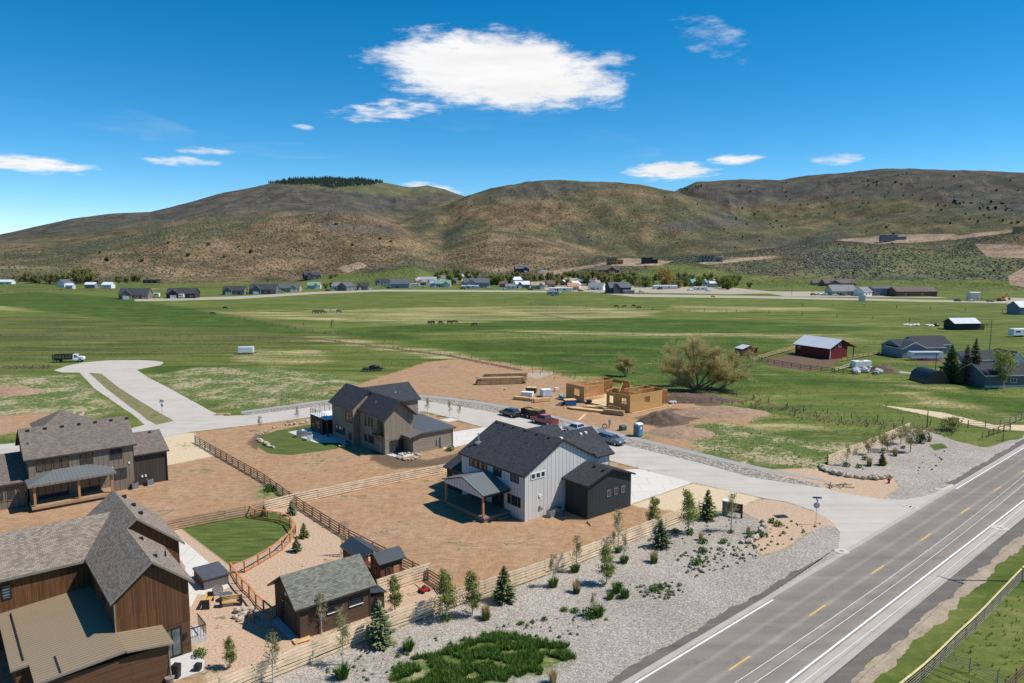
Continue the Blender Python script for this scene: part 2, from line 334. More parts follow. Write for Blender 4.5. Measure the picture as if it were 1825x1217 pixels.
zone('lawn', pp((318, 938), (440, 915), (490, 912), (520, 928), (518, 945), (470, 985), (410, 1008), (360, 970)), pp((455, 782), (490, 768), (550, 756), (600, 775), (625, 785), (600, 800), (520, 811), (478, 808), (462, 798)),
     pp((1655, 792), (1680, 790), (1690, 798), (1665, 803)))
zone('dark', pp((1360, 640), (1420, 630), (1500, 640), (1480, 655), (1440, 662), (1370, 652)), pp((1190, 700), (1215, 690), (1260, 705), (1290, 728), (1240, 722)), pp((1130, 745), (1190, 728), (1270, 728), (1250, 745), (1180, 765)),
     pp((665, 800), (700, 812), (760, 820), (850, 800), (880, 790), (860, 805), (790, 830), (700, 836), (660, 820)), pp((440, 790), (455, 775), (480, 770), (470, 790), (455, 802)), line_strip([(0, 597), (150, 599), (350, 600), (470, 604), (560, 603)], 3.2), line_strip([(560, 603), (660, 616), (800, 634), (930, 660)], 2.5),
     line_strip([(0, 655), (90, 655)], 4), pp((1630, 640), (1680, 637), (1700, 645), (1640, 648)), line_strip([(960, 560), (1050, 573), (1100, 572)], 3), line_strip([(470, 570), (560, 590), (640, 600)], 1.5), line_strip([(1000, 640), (1150, 665), (1330, 710), (1480, 748), (1700, 770)], 1.2))
zone('track', line_strip([(1610, 730), (1680, 741), (1760, 757)], 1.5), pp((1050, 520), (1130, 524), (1330, 527), (1825, 538), (1825, 541), (1330, 531), (1130, 529)), pp((240, 533), (420, 528), (560, 520), (680, 516), (1000, 518), (1000, 521), (680, 519), (560, 524), (420, 533), (240, 537)),
     pp((900, 508), (1300, 512), (1400, 522), (1300, 524), (1000, 519)), pp((1350, 519), (1520, 520), (1700, 531), (1400, 528)), pp((1560, 655), (1660, 668), (1560, 662)), pp((920, 665), (990, 663), (960, 675)), pp((1785, 530), (1900, 533), (1900, 545), (1785, 540)))
ZN = list(ZONES)
# radial / angular grid
az_in = np.radians(np.linspace(-41, 41, 620)); az_out = np.radians(np.concatenate([np.linspace(46, 314, 40)]))
AZ = np.concatenate([az_in, az_out])
def rr_(a, b, n): return np.geomspace(a, b, n, endpoint=False)
RN = np.concatenate([[8.0, 25.0], rr_(44, 200, 210), rr_(200, 720, 150)]); RF = np.concatenate([[720.0], rr_(724, 1400, 120), rr_(1400, 4300, 150), [4300, 4800, 5400, 6200]])
def curve(az, pts, back=None):
    """tan(elevation) per azimuth for a silhouette given in photo pixels"""
    A, T = [], []
    for x, y in pts:
        d = ray(x, y); A.append(math.atan2(d[0], d[1])); T.append(d[2] / math.hypot(d[0], d[1]))
    return np.interp(az, A, T)
def hill_profile():
    az = np.where(AZ > np.pi, AZ - 2 * np.pi, AZ)
    L = curve(az, [(-300, 497), (0, 497), (300, 499), (500, 497), (560, 490), (650, 482), (740, 474), (800, 488), (900, 487), (1000, 479), (1080, 472), (1150, 467), (1270, 465), (1400, 472), (1500, 474), (1600, 472), (1700, 474), (1825, 470), (2200, 465)])
    S = curve(az, [(-300, 455), (0, 450), (100, 441), (200, 427), (300, 402), (400, 393), (500, 386), (600, 378), (650, 383), (700, 398), (750, 425), (790, 438), (830, 424), (870, 412), (940, 417), (1000, 433), (1060, 454), (1100, 459), (1200, 458), (1300, 452), (1400, 440), (1450, 434), (1500, 430), (1600, 425), (1700, 429), (1760, 420), (1825, 412), (2200, 400)])
    M = curve(az, [(-300, 440), (0, 433), (100, 424), (200, 410), (300, 392), (400, 372), (500, 362), (600, 362), (650, 372), (700, 396), (720, 394), (760, 378), (800, 363), (830, 352), (880, 336), (940, 325), (1000, 323), (1080, 324), (1140, 328), (1200, 340), (1260, 366), (1330, 392), (1400, 402), (1500, 400), (1600, 382), (1700, 372), (1825, 366), (2200, 360)])
    B = curve(az, [(-300, 440), (-40, 426), (0, 418), (60, 405), (130, 390), (200, 381), (270, 378), (330, 364), (400, 344), (440, 337), (480, 329), (520, 323), (580, 320), (640, 322), (690, 327), (730, 335), (762, 332), (790, 338), (826, 351), (900, 366), (1000, 380), (1150, 370), (1200, 343), (1240, 326), (1320, 321), (1390, 322), (1440, 314), (1500, 309), (1560, 303), (1620, 301), (1690, 305), (1750, 305), (1825, 310), (2200, 330)])
    k = np.clip((np.degrees(np.abs(az)) - 41) / 50, 0, 1); sh = 1 - 0.75 * k
    return az, [L, S, M, B], sh
GUL = [None]
def terrain():
    az, (L, S, M, B), sh = hill_profile()
    rl, rs, rm, rb = 950.0, 1350.0, 2250.0, 3900.0
    zL, zS, zM, zB = [(CAMH + r * t) * sh for r, t in ((rl, L), (rs, S), (rm, M), (rb, B))]
    zL = np.maximum(zL, 0.5); zS = np.maximum(zS, zL + 2)
    K = np.array([720, rl, rs, 1600, rm, 2750, rb, 5200, 6300.0])
    Z = np.stack([0 * zL, zL, zS, np.minimum(zS * 0.93, zS - 6), zM, zM * 0.9 - 8, zB, zB * 0.85, zB * 0.6], 1)
    T = np.zeros_like(Z); T[:, 0] = 0.004; T[:, 1] = 0.5 * ((zL - 0) / (rl - 720) + (zS - zL) / (rs - rl)); T[:, 2] = 0.02
    rr = RF; out = np.zeros((len(az), len(rr)))
    for i, r in enumerate(rr):
        j = min(max(np.searchsorted(K, r, 'right') - 1, 0), len(K) - 2); h = K[j + 1] - K[j]; t = (r - K[j]) / h
        h00 = 2*t**3 - 3*t**2 + 1; h10 = t**3 - 2*t**2 + t; h01 = -2*t**3 + 3*t**2; h11 = t**3 - t**2
        out[:, i] = h00 * Z[:, j] + h10 * h * T[:, j] + h01 * Z[:, j+1] + h11 * h * T[:, j+1]
    X = np.sin(az)[:, None] * rr; Y = np.cos(az)[:, None] * rr
    e = np.clip((rr - 760) / 500, 0, 1)[None, :]
    amp = e * (5.0 + 0.06 * np.clip(out, 0, 400))
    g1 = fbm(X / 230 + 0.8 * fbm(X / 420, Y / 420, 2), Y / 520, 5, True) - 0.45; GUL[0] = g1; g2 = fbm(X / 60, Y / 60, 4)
    near_crest = np.ones_like(out)
    for kr in (rs, rm, rb): near_crest *= 1 - (0.93 if kr == rb else 0.75) * np.exp(-((rr - kr) / (420.0 if kr == rb else 170.0)) ** 2)[None, :]
    out = out + g1 * amp * 1.5 * near_crest + g2 * e * 2.2
    return X, Y, out
def grid_mesh(name, X, Y, Z, mats, rings_closed=True):
    na, nr = X.shape; v = np.stack([X.ravel(), Y.ravel(), Z.ravel()], 1).astype(np.float32)
    i = np.arange(na)[:, None]; j = np.arange(nr - 1)[None, :]; i2 = (i + 1) % na
    f = np.stack([i * nr + j, i * nr + j + 1, i2 * nr + j + 1, i2 * nr + j], -1).reshape(-1, 4)
    me = bpy.data.meshes.new(name); me.vertices.add(len(v)); me.vertices.foreach_set('co', v.ravel())
    me.loops.add(f.size); me.loops.foreach_set('vertex_index', f.ravel().astype(np.int32))
    me.polygons.add(len(f)); me.polygons.foreach_set('loop_start', (np.arange(len(f)) * 4).astype(np.int32))
    me.polygons.foreach_set('use_smooth', np.ones(len(f), bool)); me.update(calc_edges=True); me.materials.append(mats)
    return me, v
def addattr(me, name, arr):
    a = me.attributes.new(name, 'FLOAT', 'POINT'); a.data.foreach_set('value', arr.astype(np.float32))
XF, YF, ZF = terrain()
FAZ = np.where(AZ > np.pi, AZ - 2 * np.pi, AZ)
def height(x, y):
    r = math.hypot(x, y)
    if r <= 720: return 0.0
    a = math.atan2(x, y); i = int(np.argmin(np.abs(FAZ - a))); return float(np.interp(r, RF, ZF[i]))
def on_hill(px, py, rmin=725.0, rmax=4300):
    """first point of the terrain met by the sight line through a photo pixel"""
    d = ray(px, py); t = d[2] / math.hypot(d[0], d[1]); a = math.atan2(d[0], d[1]); i = int(np.argmin(np.abs(FAZ - a)))
    if t < -CAMH / 720: return G(px, py)
    for k, r in enumerate(RF):
        if r > rmax: break
        if ZF[i][k] >= CAMH + t * r and r >= rmin:
            return Vector((math.sin(a) * r, math.cos(a) * r, float(ZF[i][k])))
    return None
def attr(nt, name):
    n = nt.nodes.new('ShaderNodeAttribute'); n.attribute_name = name; return n.outputs['Fac']
def ground_material():
    m_, nt, b = newmat('ground'); geo = nt.nodes.new('ShaderNodeNewGeometry'); P = geo.outputs['Position']
    def mp(sx, sy, rz=0.0):
        n = nt.nodes.new('ShaderNodeMapping'); nt.links.new(P, n.inputs[0]); n.inputs['Scale'].default_value = (sx, sy, 1); n.inputs['Rotation'].default_value = (0, 0, rz); return n.outputs[0]
    nL = tnoise(nt, mp(0.012, 0.03), 1, 5, 0.6); nM = tnoise(nt, P, 0.12, 5, 0.65); nS = tnoise(nt, P, 0.9, 5, 0.7); nF = tnoise(nt, P, 5.0, 4, 0.75); nX = tnoise(nt, P, 14.0, 2, 0.6)
    nW = tnoise(nt, mp(0.022, 0.13, R(4)), 1, 9, 0.72, 0.5)
    def layer(base, c, nm, soft, amp, noise):
        f = mth(nt, 'ADD', attr(nt, nm), mth(nt, 'MULTIPLY', mth(nt, 'SUBTRACT', noise, 0.5), amp * 2))
        f = mth(nt, 'ADD', mth(nt, 'DIVIDE', f, soft), 0.5, clamp=True); return mixc(nt, f, base, c)
    mxn = mth(nt, 'ADD', mth(nt, 'MULTIPLY', nM, 0.5), mth(nt, 'MULTIPLY', nS, 0.5))
    fine = mth(nt, 'ADD', mth(nt, 'MULTIPLY', nS, 0.45), mth(nt, 'MULTIPLY', nF, 0.55))
    green = ramp(nt, mth(nt, 'ADD', mth(nt, 'MULTIPLY', nW, 0.6), mth(nt, 'MULTIPLY', mxn, 0.4)), [(0.36, (0.038, 0.060, 0.013)), (0.45, (0.082, 0.112, 0.023)), (0.54, (0.138, 0.158, 0.038)), (0.64, (0.28, 0.24, 0.095))])
    straw = ramp(nt, mth(nt, 'ADD', mth(nt, 'MULTIPLY', nW, 0.65), mth(nt, 'MULTIPLY', nS, 0.35)), [(0.40, (0.085, 0.115, 0.030)), (0.49, (0.19, 0.185, 0.065)), (0.55, (0.35, 0.29, 0.135)), (0.66, (0.46, 0.38, 0.21))])
    deep = ramp(nt, mth(nt, 'ADD', mth(nt, 'MULTIPLY', nW, 0.5), mth(nt, 'MULTIPLY', mxn, 0.5)), [(0.38, (0.026, 0.052, 0.008)), (0.49, (0.054, 0.092, 0.014)), (0.6, (0.120, 0.150, 0.032))])
    olive = ramp(nt, mth(nt, 'ADD', mth(nt, 'MULTIPLY', nW, 0.6), mth(nt, 'MULTIPLY', nS, 0.4)), [(0.38, (0.042, 0.046, 0.012)), (0.49, (0.092, 0.108, 0.026)), (0.6, (0.165, 0.168, 0.050))])
    so1 = ramp(nt, fine, [(0.3, (0.19, 0.108, 0.058)), (0.5, (0.365, 0.215, 0.115)), (0.68, (0.53, 0.34, 0.19))])
    soil = mixc(nt, mth(nt, 'MULTIPLY', ramp(nt, nM, [(0.42, 0.0), (0.66, 1.0)]), 0.45), so1, (0.46, 0.325, 0.215))
    tr_ = tnoise(nt, mp(0.16, 0.55, R(-39)), 1, 7, 0.72, 3.2); tr2 = tnoise(nt, mp(0.5, 0.12, R(-10)), 1, 5, 0.7, 2.0)
    soil = mixc(nt, mth(nt, 'MULTIPLY', mth(nt, 'MULTIPLY', ramp(nt, tr_, [(0.48, 0.0), (0.60, 1.0)]), ramp(nt, nM, [(0.35, 0.1), (0.6, 1.0)])), 0.6), soil, (0.20, 0.118, 0.07)); soil = mixc(nt, mth(nt, 'MULTIPLY', ramp(nt, tr2, [(0.5, 0.0), (0.7, 1.0)]), 0.16), soil, (0.58, 0.41, 0.27))
    weed_c = ramp(nt, nF, [(0.3, (0.05, 0.09, 0.018)), (0.6, (0.13, 0.17, 0.045))])
    tan = ramp(nt, fine, [(0.3, (0.30, 0.24, 0.13)), (0.6, (0.46, 0.38, 0.23))])
    wsel = ramp(nt, mth(nt, 'ADD', mth(nt, 'MULTIPLY', nS, 0.5), mth(nt, 'MULTIPLY', nM, 0.5)), [(0.44, 0.0), (0.52, 1.0)])
    weed = mixc(nt, wsel, tan, weed_c)
    cream = ramp(nt, nF, [(0.3, (0.48, 0.36, 0.22)), (0.65, (0.66, 0.53, 0.36))])
    pink = ramp(nt, nF, [(0.3, (0.31, 0.20, 0.13)), (0.5, (0.48, 0.335, 0.225)), (0.7, (0.64, 0.48, 0.35))])
    vo = nt.nodes.new('ShaderNodeTexVoronoi'); vo.inputs['Scale'].default_value = 10.0; nt.links.new(P, vo.inputs['Vector'])
    vs = nt.nodes.new('ShaderNodeSeparateColor'); nt.links.new(vo.outputs['Color'], vs.inputs[0])
    gv = mth(nt, 'ADD', mth(nt, 'MULTIPLY', vs.outputs[0], 0.55), mth(nt, 'MULTIPLY', nM, 0.45))
    grey = ramp(nt, gv, [(0.15, (0.17, 0.145, 0.118)), (0.42, (0.295, 0.257, 0.215)), (0.6, (0.385, 0.336, 0.283)), (0.82, (0.54, 0.48, 0.41))])
    lawn = ramp(nt, mth(nt, 'ADD', mth(nt, 'MULTIPLY', nF, 0.4), mth(nt, 'MULTIPLY', tnoise(nt, mp(0.25, 2.0, R(-35)), 1, 4, 0.6), 0.6)), [(0.36, (0.035, 0.062, 0.012)), (0.62, (0.135, 0.165, 0.045))])
    dark = ramp(nt, fine, [(0.3, (0.085, 0.055, 0.035)), (0.7, (0.20, 0.135, 0.09))])
    track = ramp(nt, fine, [(0.3, (0.28, 0.24, 0.18)), (0.7, (0.48, 0.41, 0.32))])
    c = green
    c = layer(c, olive, 'olive', 9.0, 9.0, nM); c = layer(c, straw, 'straw', 5.0, 12.0, nW); c = layer(c, deep, 'deep', 6.0, 7.0, nM)
    c = layer(c, soil, 'soil', 1.2, 2.2, nS); c = layer(c, weed, 'weed', 2.5, 4.0, nS); c = layer(c, track, 'track', 1.0, 1.2, nS); c = layer(c, dark, 'dark', 0.8, 1.6, nS)
    c = layer(c, pink, 'pink', 0.7, 0.9, nS); c = layer(c, cream, 'cream', 0.5, 0.6, nS); c = layer(c, grey, 'grey', 0.3, 0.5, nF); c = layer(c, lawn, 'lawn', 0.25, 0.45, nF); c = layer(c, weed, 'bed', 1.0, 1.6, nS)
    # sparse weeds on the bare soil
    sw = ramp(nt, mth(nt, 'MULTIPLY', ramp(nt, nM, [(0.5, 0.0), (0.62, 1.0)]), nS), [(0.5, 0.0), (0.58, 1.0)])
    inn = mth(nt, 'MULTIPLY', mth(nt, 'GREATER_THAN', attr(nt, 'soil'), 0.5), mth(nt, 'LESS_THAN', attr(nt, 'grey'), 0.0))
    c = mixc(nt, mth(nt, 'MULTIPLY', mth(nt, 'MULTIPLY', sw, inn), 0.75), c, weed_c)
    nt.links.new(c, b.inputs['Base Color']); b.inputs['Roughness'].default_value = 0.95; b.inputs['Specular IOR Level'].default_value = 0.1
    hgt = mth(nt, 'ADD', mth(nt, 'MULTIPLY', nF, 0.6), nS); bump(nt, b, hgt, 0.55, 0.16)
    return m_
def hill_material():
    m_, nt, b = newmat('hillside'); geo = nt.nodes.new('ShaderNodeNewGeometry'); P = geo.outputs['Position']
    nL = tnoise(nt, P, 0.005, 6, 0.65, 0.8); nM = tnoise(nt, P, 0.016, 6, 0.65); nS = tnoise(nt, P, 0.12, 4, 0.7)
    vo = nt.nodes.new('ShaderNodeTexVoronoi'); vo.inputs['Scale'].default_value = 0.22; nt.links.new(P, vo.inputs['Vector'])
    vb = nt.nodes.new('ShaderNodeTexVoronoi'); vb.inputs['Scale'].default_value = 0.075; nt.links.new(P, vb.inputs['Vector'])
    def layer(base, c, nm, soft, amp, noise, top=1.0):
        f = mth(nt, 'ADD', attr(nt, nm), mth(nt, 'MULTIPLY', mth(nt, 'SUBTRACT', noise, 0.5), amp * 2))
        f = mth(nt, 'ADD', mth(nt, 'DIVIDE', f, soft), 0.5, clamp=True); return mixc(nt, mth(nt, 'MULTIPLY', f, top), base, c)
    k = mth(nt, 'ADD', mth(nt, 'MULTIPLY', nM, 0.6), mth(nt, 'MULTIPLY', nS, 0.4))
    sage = ramp(nt, k, [(0.33, (0.044, 0.048, 0.028)), (0.47, (0.088, 0.088, 0.048)), (0.58, (0.150, 0.135, 0.070)), (0.68, (0.24, 0.20, 0.10))])
    brown = ramp(nt, k, [(0.38, (0.080, 0.056, 0.036)), (0.49, (0.175, 0.120, 0.068)), (0.61, (0.30, 0.205, 0.118))])
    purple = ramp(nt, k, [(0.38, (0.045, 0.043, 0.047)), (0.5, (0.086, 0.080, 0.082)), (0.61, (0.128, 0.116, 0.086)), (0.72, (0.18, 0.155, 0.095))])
    green = ramp(nt, k, [(0.35, (0.07, 0.10, 0.024)), (0.65, (0.17, 0.18, 0.062))])
    dirt = ramp(nt, k, [(0.38, (0.20, 0.145, 0.095)), (0.62, (0.42, 0.30, 0.21))])
    fresh = ramp(nt, k, [(0.35, (0.10, 0.115, 0.05)), (0.65, (0.19, 0.19, 0.085))])
    c = sage
    gu = attr(nt, 'gully')
    c = mixc(nt, mth(nt, 'MULTIPLY', ramp(nt, nL, [(0.5, 0.0), (0.6, 1.0)]), 0.7), c, brown)
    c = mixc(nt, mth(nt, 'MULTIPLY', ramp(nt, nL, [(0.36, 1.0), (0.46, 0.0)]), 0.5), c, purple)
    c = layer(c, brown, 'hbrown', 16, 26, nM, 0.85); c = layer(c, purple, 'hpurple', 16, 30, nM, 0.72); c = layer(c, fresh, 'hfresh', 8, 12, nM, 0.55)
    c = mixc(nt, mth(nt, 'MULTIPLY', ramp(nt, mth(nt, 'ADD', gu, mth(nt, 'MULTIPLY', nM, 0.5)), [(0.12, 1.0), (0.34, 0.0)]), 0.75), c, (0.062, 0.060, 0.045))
    dots = ramp(nt, vo.outputs['Distance'], [(0.18, 1.0), (0.42, 0.0)]); d2 = ramp(nt, vb.outputs['Distance'], [(0.10, 1.0), (0.2, 0.0)])
    c = mixc(nt, mth(nt, 'MULTIPLY', dots, 0.55), c, (0.040, 0.044, 0.026)); c = mixc(nt, mth(nt, 'MULTIPLY', d2, 0.5), c, (0.022, 0.028, 0.016))
    c = layer(c, green, 'hgreen', 2.0, 3.0, nM); c = layer(c, dirt, 'hdirt', 1.2, 2.2, nM)
    nt.links.new(c, b.inputs['Base Color']); b.inputs['Roughness'].default_value = 0.97; b.inputs['Specular IOR Level'].default_value = 0.05
    bump(nt, b, mth(nt, 'ADD', mth(nt, 'MULTIPLY', nM, 2.0), mth(nt, 'ADD', nS, mth(nt, 'MULTIPLY', dots, 0.6))), 0.9, 3.0)
    return m_
XN = np.sin(AZ)[:, None] * RN; YN = np.cos(AZ)[:, None] * RN; ZNn = np.zeros_like(XN)
XN[:, 0] = 0; YN[:, 0] = 0
me, v = grid_mesh('ground', np.concatenate([XN, XF[:, :1]], 1), np.concatenate([YN, YF[:, :1]], 1), np.concatenate([ZNn, ZF[:, :1] * 0], 1), ground_material())
ZF[:, 0] = 0
for nm in ZN:
    s_ = np.full(len(v), -60.0)
    for pl in ZONES[nm]: s_ = np.maximum(s_, sdf(v[:, :2].astype(float), pl))
    addattr(me, nm, s_)
tag(link('ground', me), kind='structure')
me, v = grid_mesh('hills', XF, YF, ZF, hill_material())
F_ = v[:, 1] * math.cos(PITCH) - (v[:, 2] - CAMH) * math.sin(PITCH); U_ = v[:, 1] * math.sin(PITCH) + (v[:, 2] - CAMH) * math.cos(PITCH)
F_ = np.where(F_ < 1, 1, F_); PX = np.stack([CX + FPX * v[:, 0] / F_, CY - FPX * U_ / F_], 1)
HZ = dict(hbrown=[[(440, 400), (520, 381), (620, 377), (700, 393), (785, 432), (745, 448), (700, 470), (600, 500), (400, 505), (280, 500), (260, 480), (350, 440)], [(850, 425), (950, 418), (1065, 452), (1010, 480), (860, 485), (760, 462)], [(820, 385), (900, 360), (1020, 360), (1040, 395), (900, 410)], [(0, 435), (60, 432), (70, 450), (0, 455)], [(120, 470), (250, 440), (330, 420), (300, 470), (150, 490)]],
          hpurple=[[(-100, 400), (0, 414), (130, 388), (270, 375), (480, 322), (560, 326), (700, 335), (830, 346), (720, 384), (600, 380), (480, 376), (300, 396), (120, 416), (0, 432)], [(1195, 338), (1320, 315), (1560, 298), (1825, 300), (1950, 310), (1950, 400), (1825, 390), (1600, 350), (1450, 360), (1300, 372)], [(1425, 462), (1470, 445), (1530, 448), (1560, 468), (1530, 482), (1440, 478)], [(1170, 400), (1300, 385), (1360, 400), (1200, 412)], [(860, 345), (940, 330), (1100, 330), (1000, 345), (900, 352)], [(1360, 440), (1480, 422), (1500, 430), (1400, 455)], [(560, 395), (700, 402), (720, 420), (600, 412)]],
          hfresh=[[(480, 328), (700, 326), (800, 342), (720, 352), (560, 336)], [(1480, 440), (1800, 450), (1825, 495), (1400, 497)]],
          hgreen=[[(-300, 560), (-300, 502), (540, 503), (565, 491), (650, 486), (740, 476), (800, 492), (880, 497), (980, 500), (1010, 490), (1110, 488), (1180, 474), (1230, 471), (1300, 486), (1400, 497), (1500, 498), (1825, 500), (2300, 500), (2300, 600)]],
          hdirt=[[(1490, 428), (1580, 419), (1700, 416), (1720, 424), (1640, 432), (1560, 434)], [(1670, 424), (1740, 415), (1830, 405), (1830, 410), (1750, 421), (1700, 428)], [(1735, 434), (1790, 436), (1830, 438), (1830, 459), (1760, 458)], [(1797, 492), (1830, 474), (1830, 512), (1800, 508)], [(1080, 464), (1120, 460), (1200, 465), (1180, 472), (1090, 474)], [(960, 486), (1060, 471), (1090, 466), (1090, 470), (1060, 476), (970, 492)], [(1240, 468), (1380, 455), (1390, 458), (1260, 472)], [(1040, 488), (1100, 482), (1110, 490), (1060, 496)], [(600, 478), (640, 466), (655, 474), (620, 486)], [(255, 515), (700, 513), (1000, 516), (1000, 520), (260, 524)]])
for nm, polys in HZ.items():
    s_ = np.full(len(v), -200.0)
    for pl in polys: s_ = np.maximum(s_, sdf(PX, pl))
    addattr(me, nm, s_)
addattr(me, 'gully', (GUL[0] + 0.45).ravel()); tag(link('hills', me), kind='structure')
# ---------------- roads, pavements, markings ----------------
def sheet(name, pts, z, m_, kind='structure', parent=None):
    b = MB(); n = len(pts); ar = sum(pts[i][0] * pts[(i+1) % n][1] - pts[(i+1) % n][0] * pts[i][1] for i in range(n))
    b.poly([(p[0], p[1], z) for p in pts], flip=ar < 0); o = b.build(name, m_, parent)
    if kind: tag(o, kind=kind)
    return o
def roadmat(name, c, var, stretch=None, cracks=False, ang=0.0):
    m_, nt, b = newmat(name); geo = nt.nodes.new('ShaderNodeNewGeometry'); P = geo.outputs['Position']
    n1 = tnoise(nt, P, 0.25, 5, 0.6); n2 = tnoise(nt, P, 9, 3, 0.7); mp = nt.nodes.new('ShaderNodeMapping'); nt.links.new(P, mp.inputs[0])
    mp.inputs['Rotation'].default_value = (0, 0, -ang); mp.inputs['Scale'].default_value = (0.012, 0.75, 1); n3 = tnoise(nt, mp.outputs[0], 1, 4, 0.6)
    k = mth(nt, 'ADD', mth(nt, 'ADD', mth(nt, 'MULTIPLY', n1, 0.3), mth(nt, 'MULTIPLY', n2, 0.3)), mth(nt, 'MULTIPLY', n3, 0.4))
    colr = ramp(nt, k, [(0.35, tuple(x * (1 - var) for x in c)), (0.65, tuple(x * (1 + var) for x in c))])
    if cracks:
        vo = nt.nodes.new('ShaderNodeTexVoronoi'); vo.feature = 'DISTANCE_TO_EDGE'; vo.inputs['Scale'].default_value = 0.12; wv = nt.nodes.new('ShaderNodeMapping'); nt.links.new(P, wv.inputs[0])
        nd = nt.nodes.new('ShaderNodeVectorMath'); nd.operation = 'ADD'; nn = nt.nodes.new('ShaderNodeTexNoise'); nn.inputs['Scale'].default_value = 0.5; nt.links.new(P, nn.inputs['Vector'])
        sc_ = nt.nodes.new('ShaderNodeVectorMath'); sc_.operation = 'SCALE'; sc_.inputs[3].default_value = 4; nt.links.new(nn.outputs['Color'], sc_.inputs[0]); nt.links.new(sc_.outputs[0], nd.inputs[0]); nt.links.new(P, nd.inputs[1]); nt.links.new(nd.outputs[0], vo.inputs['Vector'])
        colr = mixc(nt, mth(nt, 'MULTIPLY', ramp(nt, vo.outputs[0], [(0.0, 1.0), (0.008, 0.0)]), 0.4), colr, (0.13, 0.12, 0.11))
    nt.links.new(colr, b.inputs['Base Color']); b.inputs['Roughness'].default_value = 0.85; b.inputs['Specular IOR Level'].default_value = 0.25
    bump(nt, b, n2, 0.3, 0.03); return m_
HD = math.atan2(798 - 1217, 1)  # placeholder, replaced below
pA, pB = Vector(G(1132.8, 1217)[:2]), Vector(G(1825, 798)[:2]); hd = (pB - pA).normalized(); hn = Vector((hd.y, -hd.x)); HANG = math.atan2(hd.y, hd.x)
def hw(s, o): p = pA + hd * s + hn * o; return (p.x, p.y)
# cross profile of the highway: left shoulder edge -1.35, edge line 0, centre 3.7, right edge line 7.5, right shoulder 9.6
def strip(name, o0, o1, z, m_, s0=-60, s1=420, wob=0.0, seed=0, **k):
    rr2 = random.Random(seed); L1 = [hw(s, o0 + (wob * (math.sin(s * .55 + seed) * .6 + math.sin(s * 1.7 + seed) * .4 + rr2.uniform(-.5, .5)) if wob else 0)) for s in np.arange(s0, s1, 0.5 if wob else 20)]; L2 = [hw(s, o1) for s in np.arange(s0, s1, 20)]
    return sheet(name, L1 + L2[::-1], z, m_, **k)
asph = roadmat('asphalt', (0.26, 0.226, 0.187), 0.22, ang=HANG, cracks=True); lightas = roadmat('shoulder_asphalt', (0.41, 0.36, 0.305), 0.14, ang=HANG)
def lanes():
    nt = asph.node_tree; b = nt.nodes['Principled BSDF']; src = b.inputs['Base Color'].links[0].from_socket; geo = nt.nodes.new('ShaderNodeNewGeometry'); mp = nt.nodes.new('ShaderNodeMapping'); nt.links.new(geo.outputs['Position'], mp.inputs[0]); mp.inputs['Rotation'].default_value = (0, 0, -HANG)
    sp = nt.nodes.new('ShaderNodeSeparateXYZ'); nt.links.new(mp.outputs[0], sp.inputs[0]); y0_ = -pA.x * math.sin(HANG) + pA.y * math.cos(HANG); of = mth(nt, 'MULTIPLY', mth(nt, 'SUBTRACT', y0_, sp.outputs[1]), 1 / 8.0)
    of = mth(nt, 'ADD', of, mth(nt, 'MULTIPLY', mth(nt, 'SUBTRACT', tnoise(nt, geo.outputs['Position'], 0.3, 4, 0.6), 0.5), 0.03))
    w_ = ramp(nt, of, [(0.0, 1.2), (0.06, 1.0), (0.19, 0.93), (0.235, 1.2), (0.28, 0.93), (0.42, 0.95), (0.465, 1.28), (0.51, 0.95), (0.62, 0.92), (0.69, 1.2), (0.76, 0.93), (0.95, 1.15)])
    nt.links.new(mixc(nt, 1.0, src, mixc(nt, 1.0, w_, (0.86, 0.86, 0.86), 'MULTIPLY'), 'MULTIPLY'), b.inputs['Base Color'])
lanes()
conc_st = roadmat('street_surface', (0.47, 0.42, 0.36), 0.17, ang=R(-38), cracks=False); sidew = roadmat('sidewalk_surface', (0.33, 0.305, 0.28), 0.12)
spill = roadmat('asphalt_spill', (0.14, 0.122, 0.105), 0.35, ang=HANG)
def riprap_mat():
    m_, nt, b = newmat('cobble_strip'); geo = nt.nodes.new('ShaderNodeNewGeometry'); vo = nt.nodes.new('ShaderNodeTexVoronoi'); vo.inputs['Scale'].default_value = 3.2; nt.links.new(geo.outputs['Position'], vo.inputs['Vector'])
    vs = nt.nodes.new('ShaderNodeSeparateColor'); nt.links.new(vo.outputs['Color'], vs.inputs[0]); c = ramp(nt, vs.outputs[0], [(0.2, (0.25, 0.215, 0.17)), (0.5, (0.37, 0.32, 0.255)), (0.85, (0.52, 0.46, 0.38))])
    nt.links.new(mixc(nt, ramp(nt, vo.outputs['Distance'], [(0.35, 0.0), (0.6, 0.5)]), c, (0.05, 0.045, 0.04)), b.inputs['Base Color']); b.inputs['Roughness'].default_value = 0.9
    bump(nt, b, mth(nt, 'SUBTRACT', 1.0, vo.outputs['Distance']), 0.8, 0.15); return m_
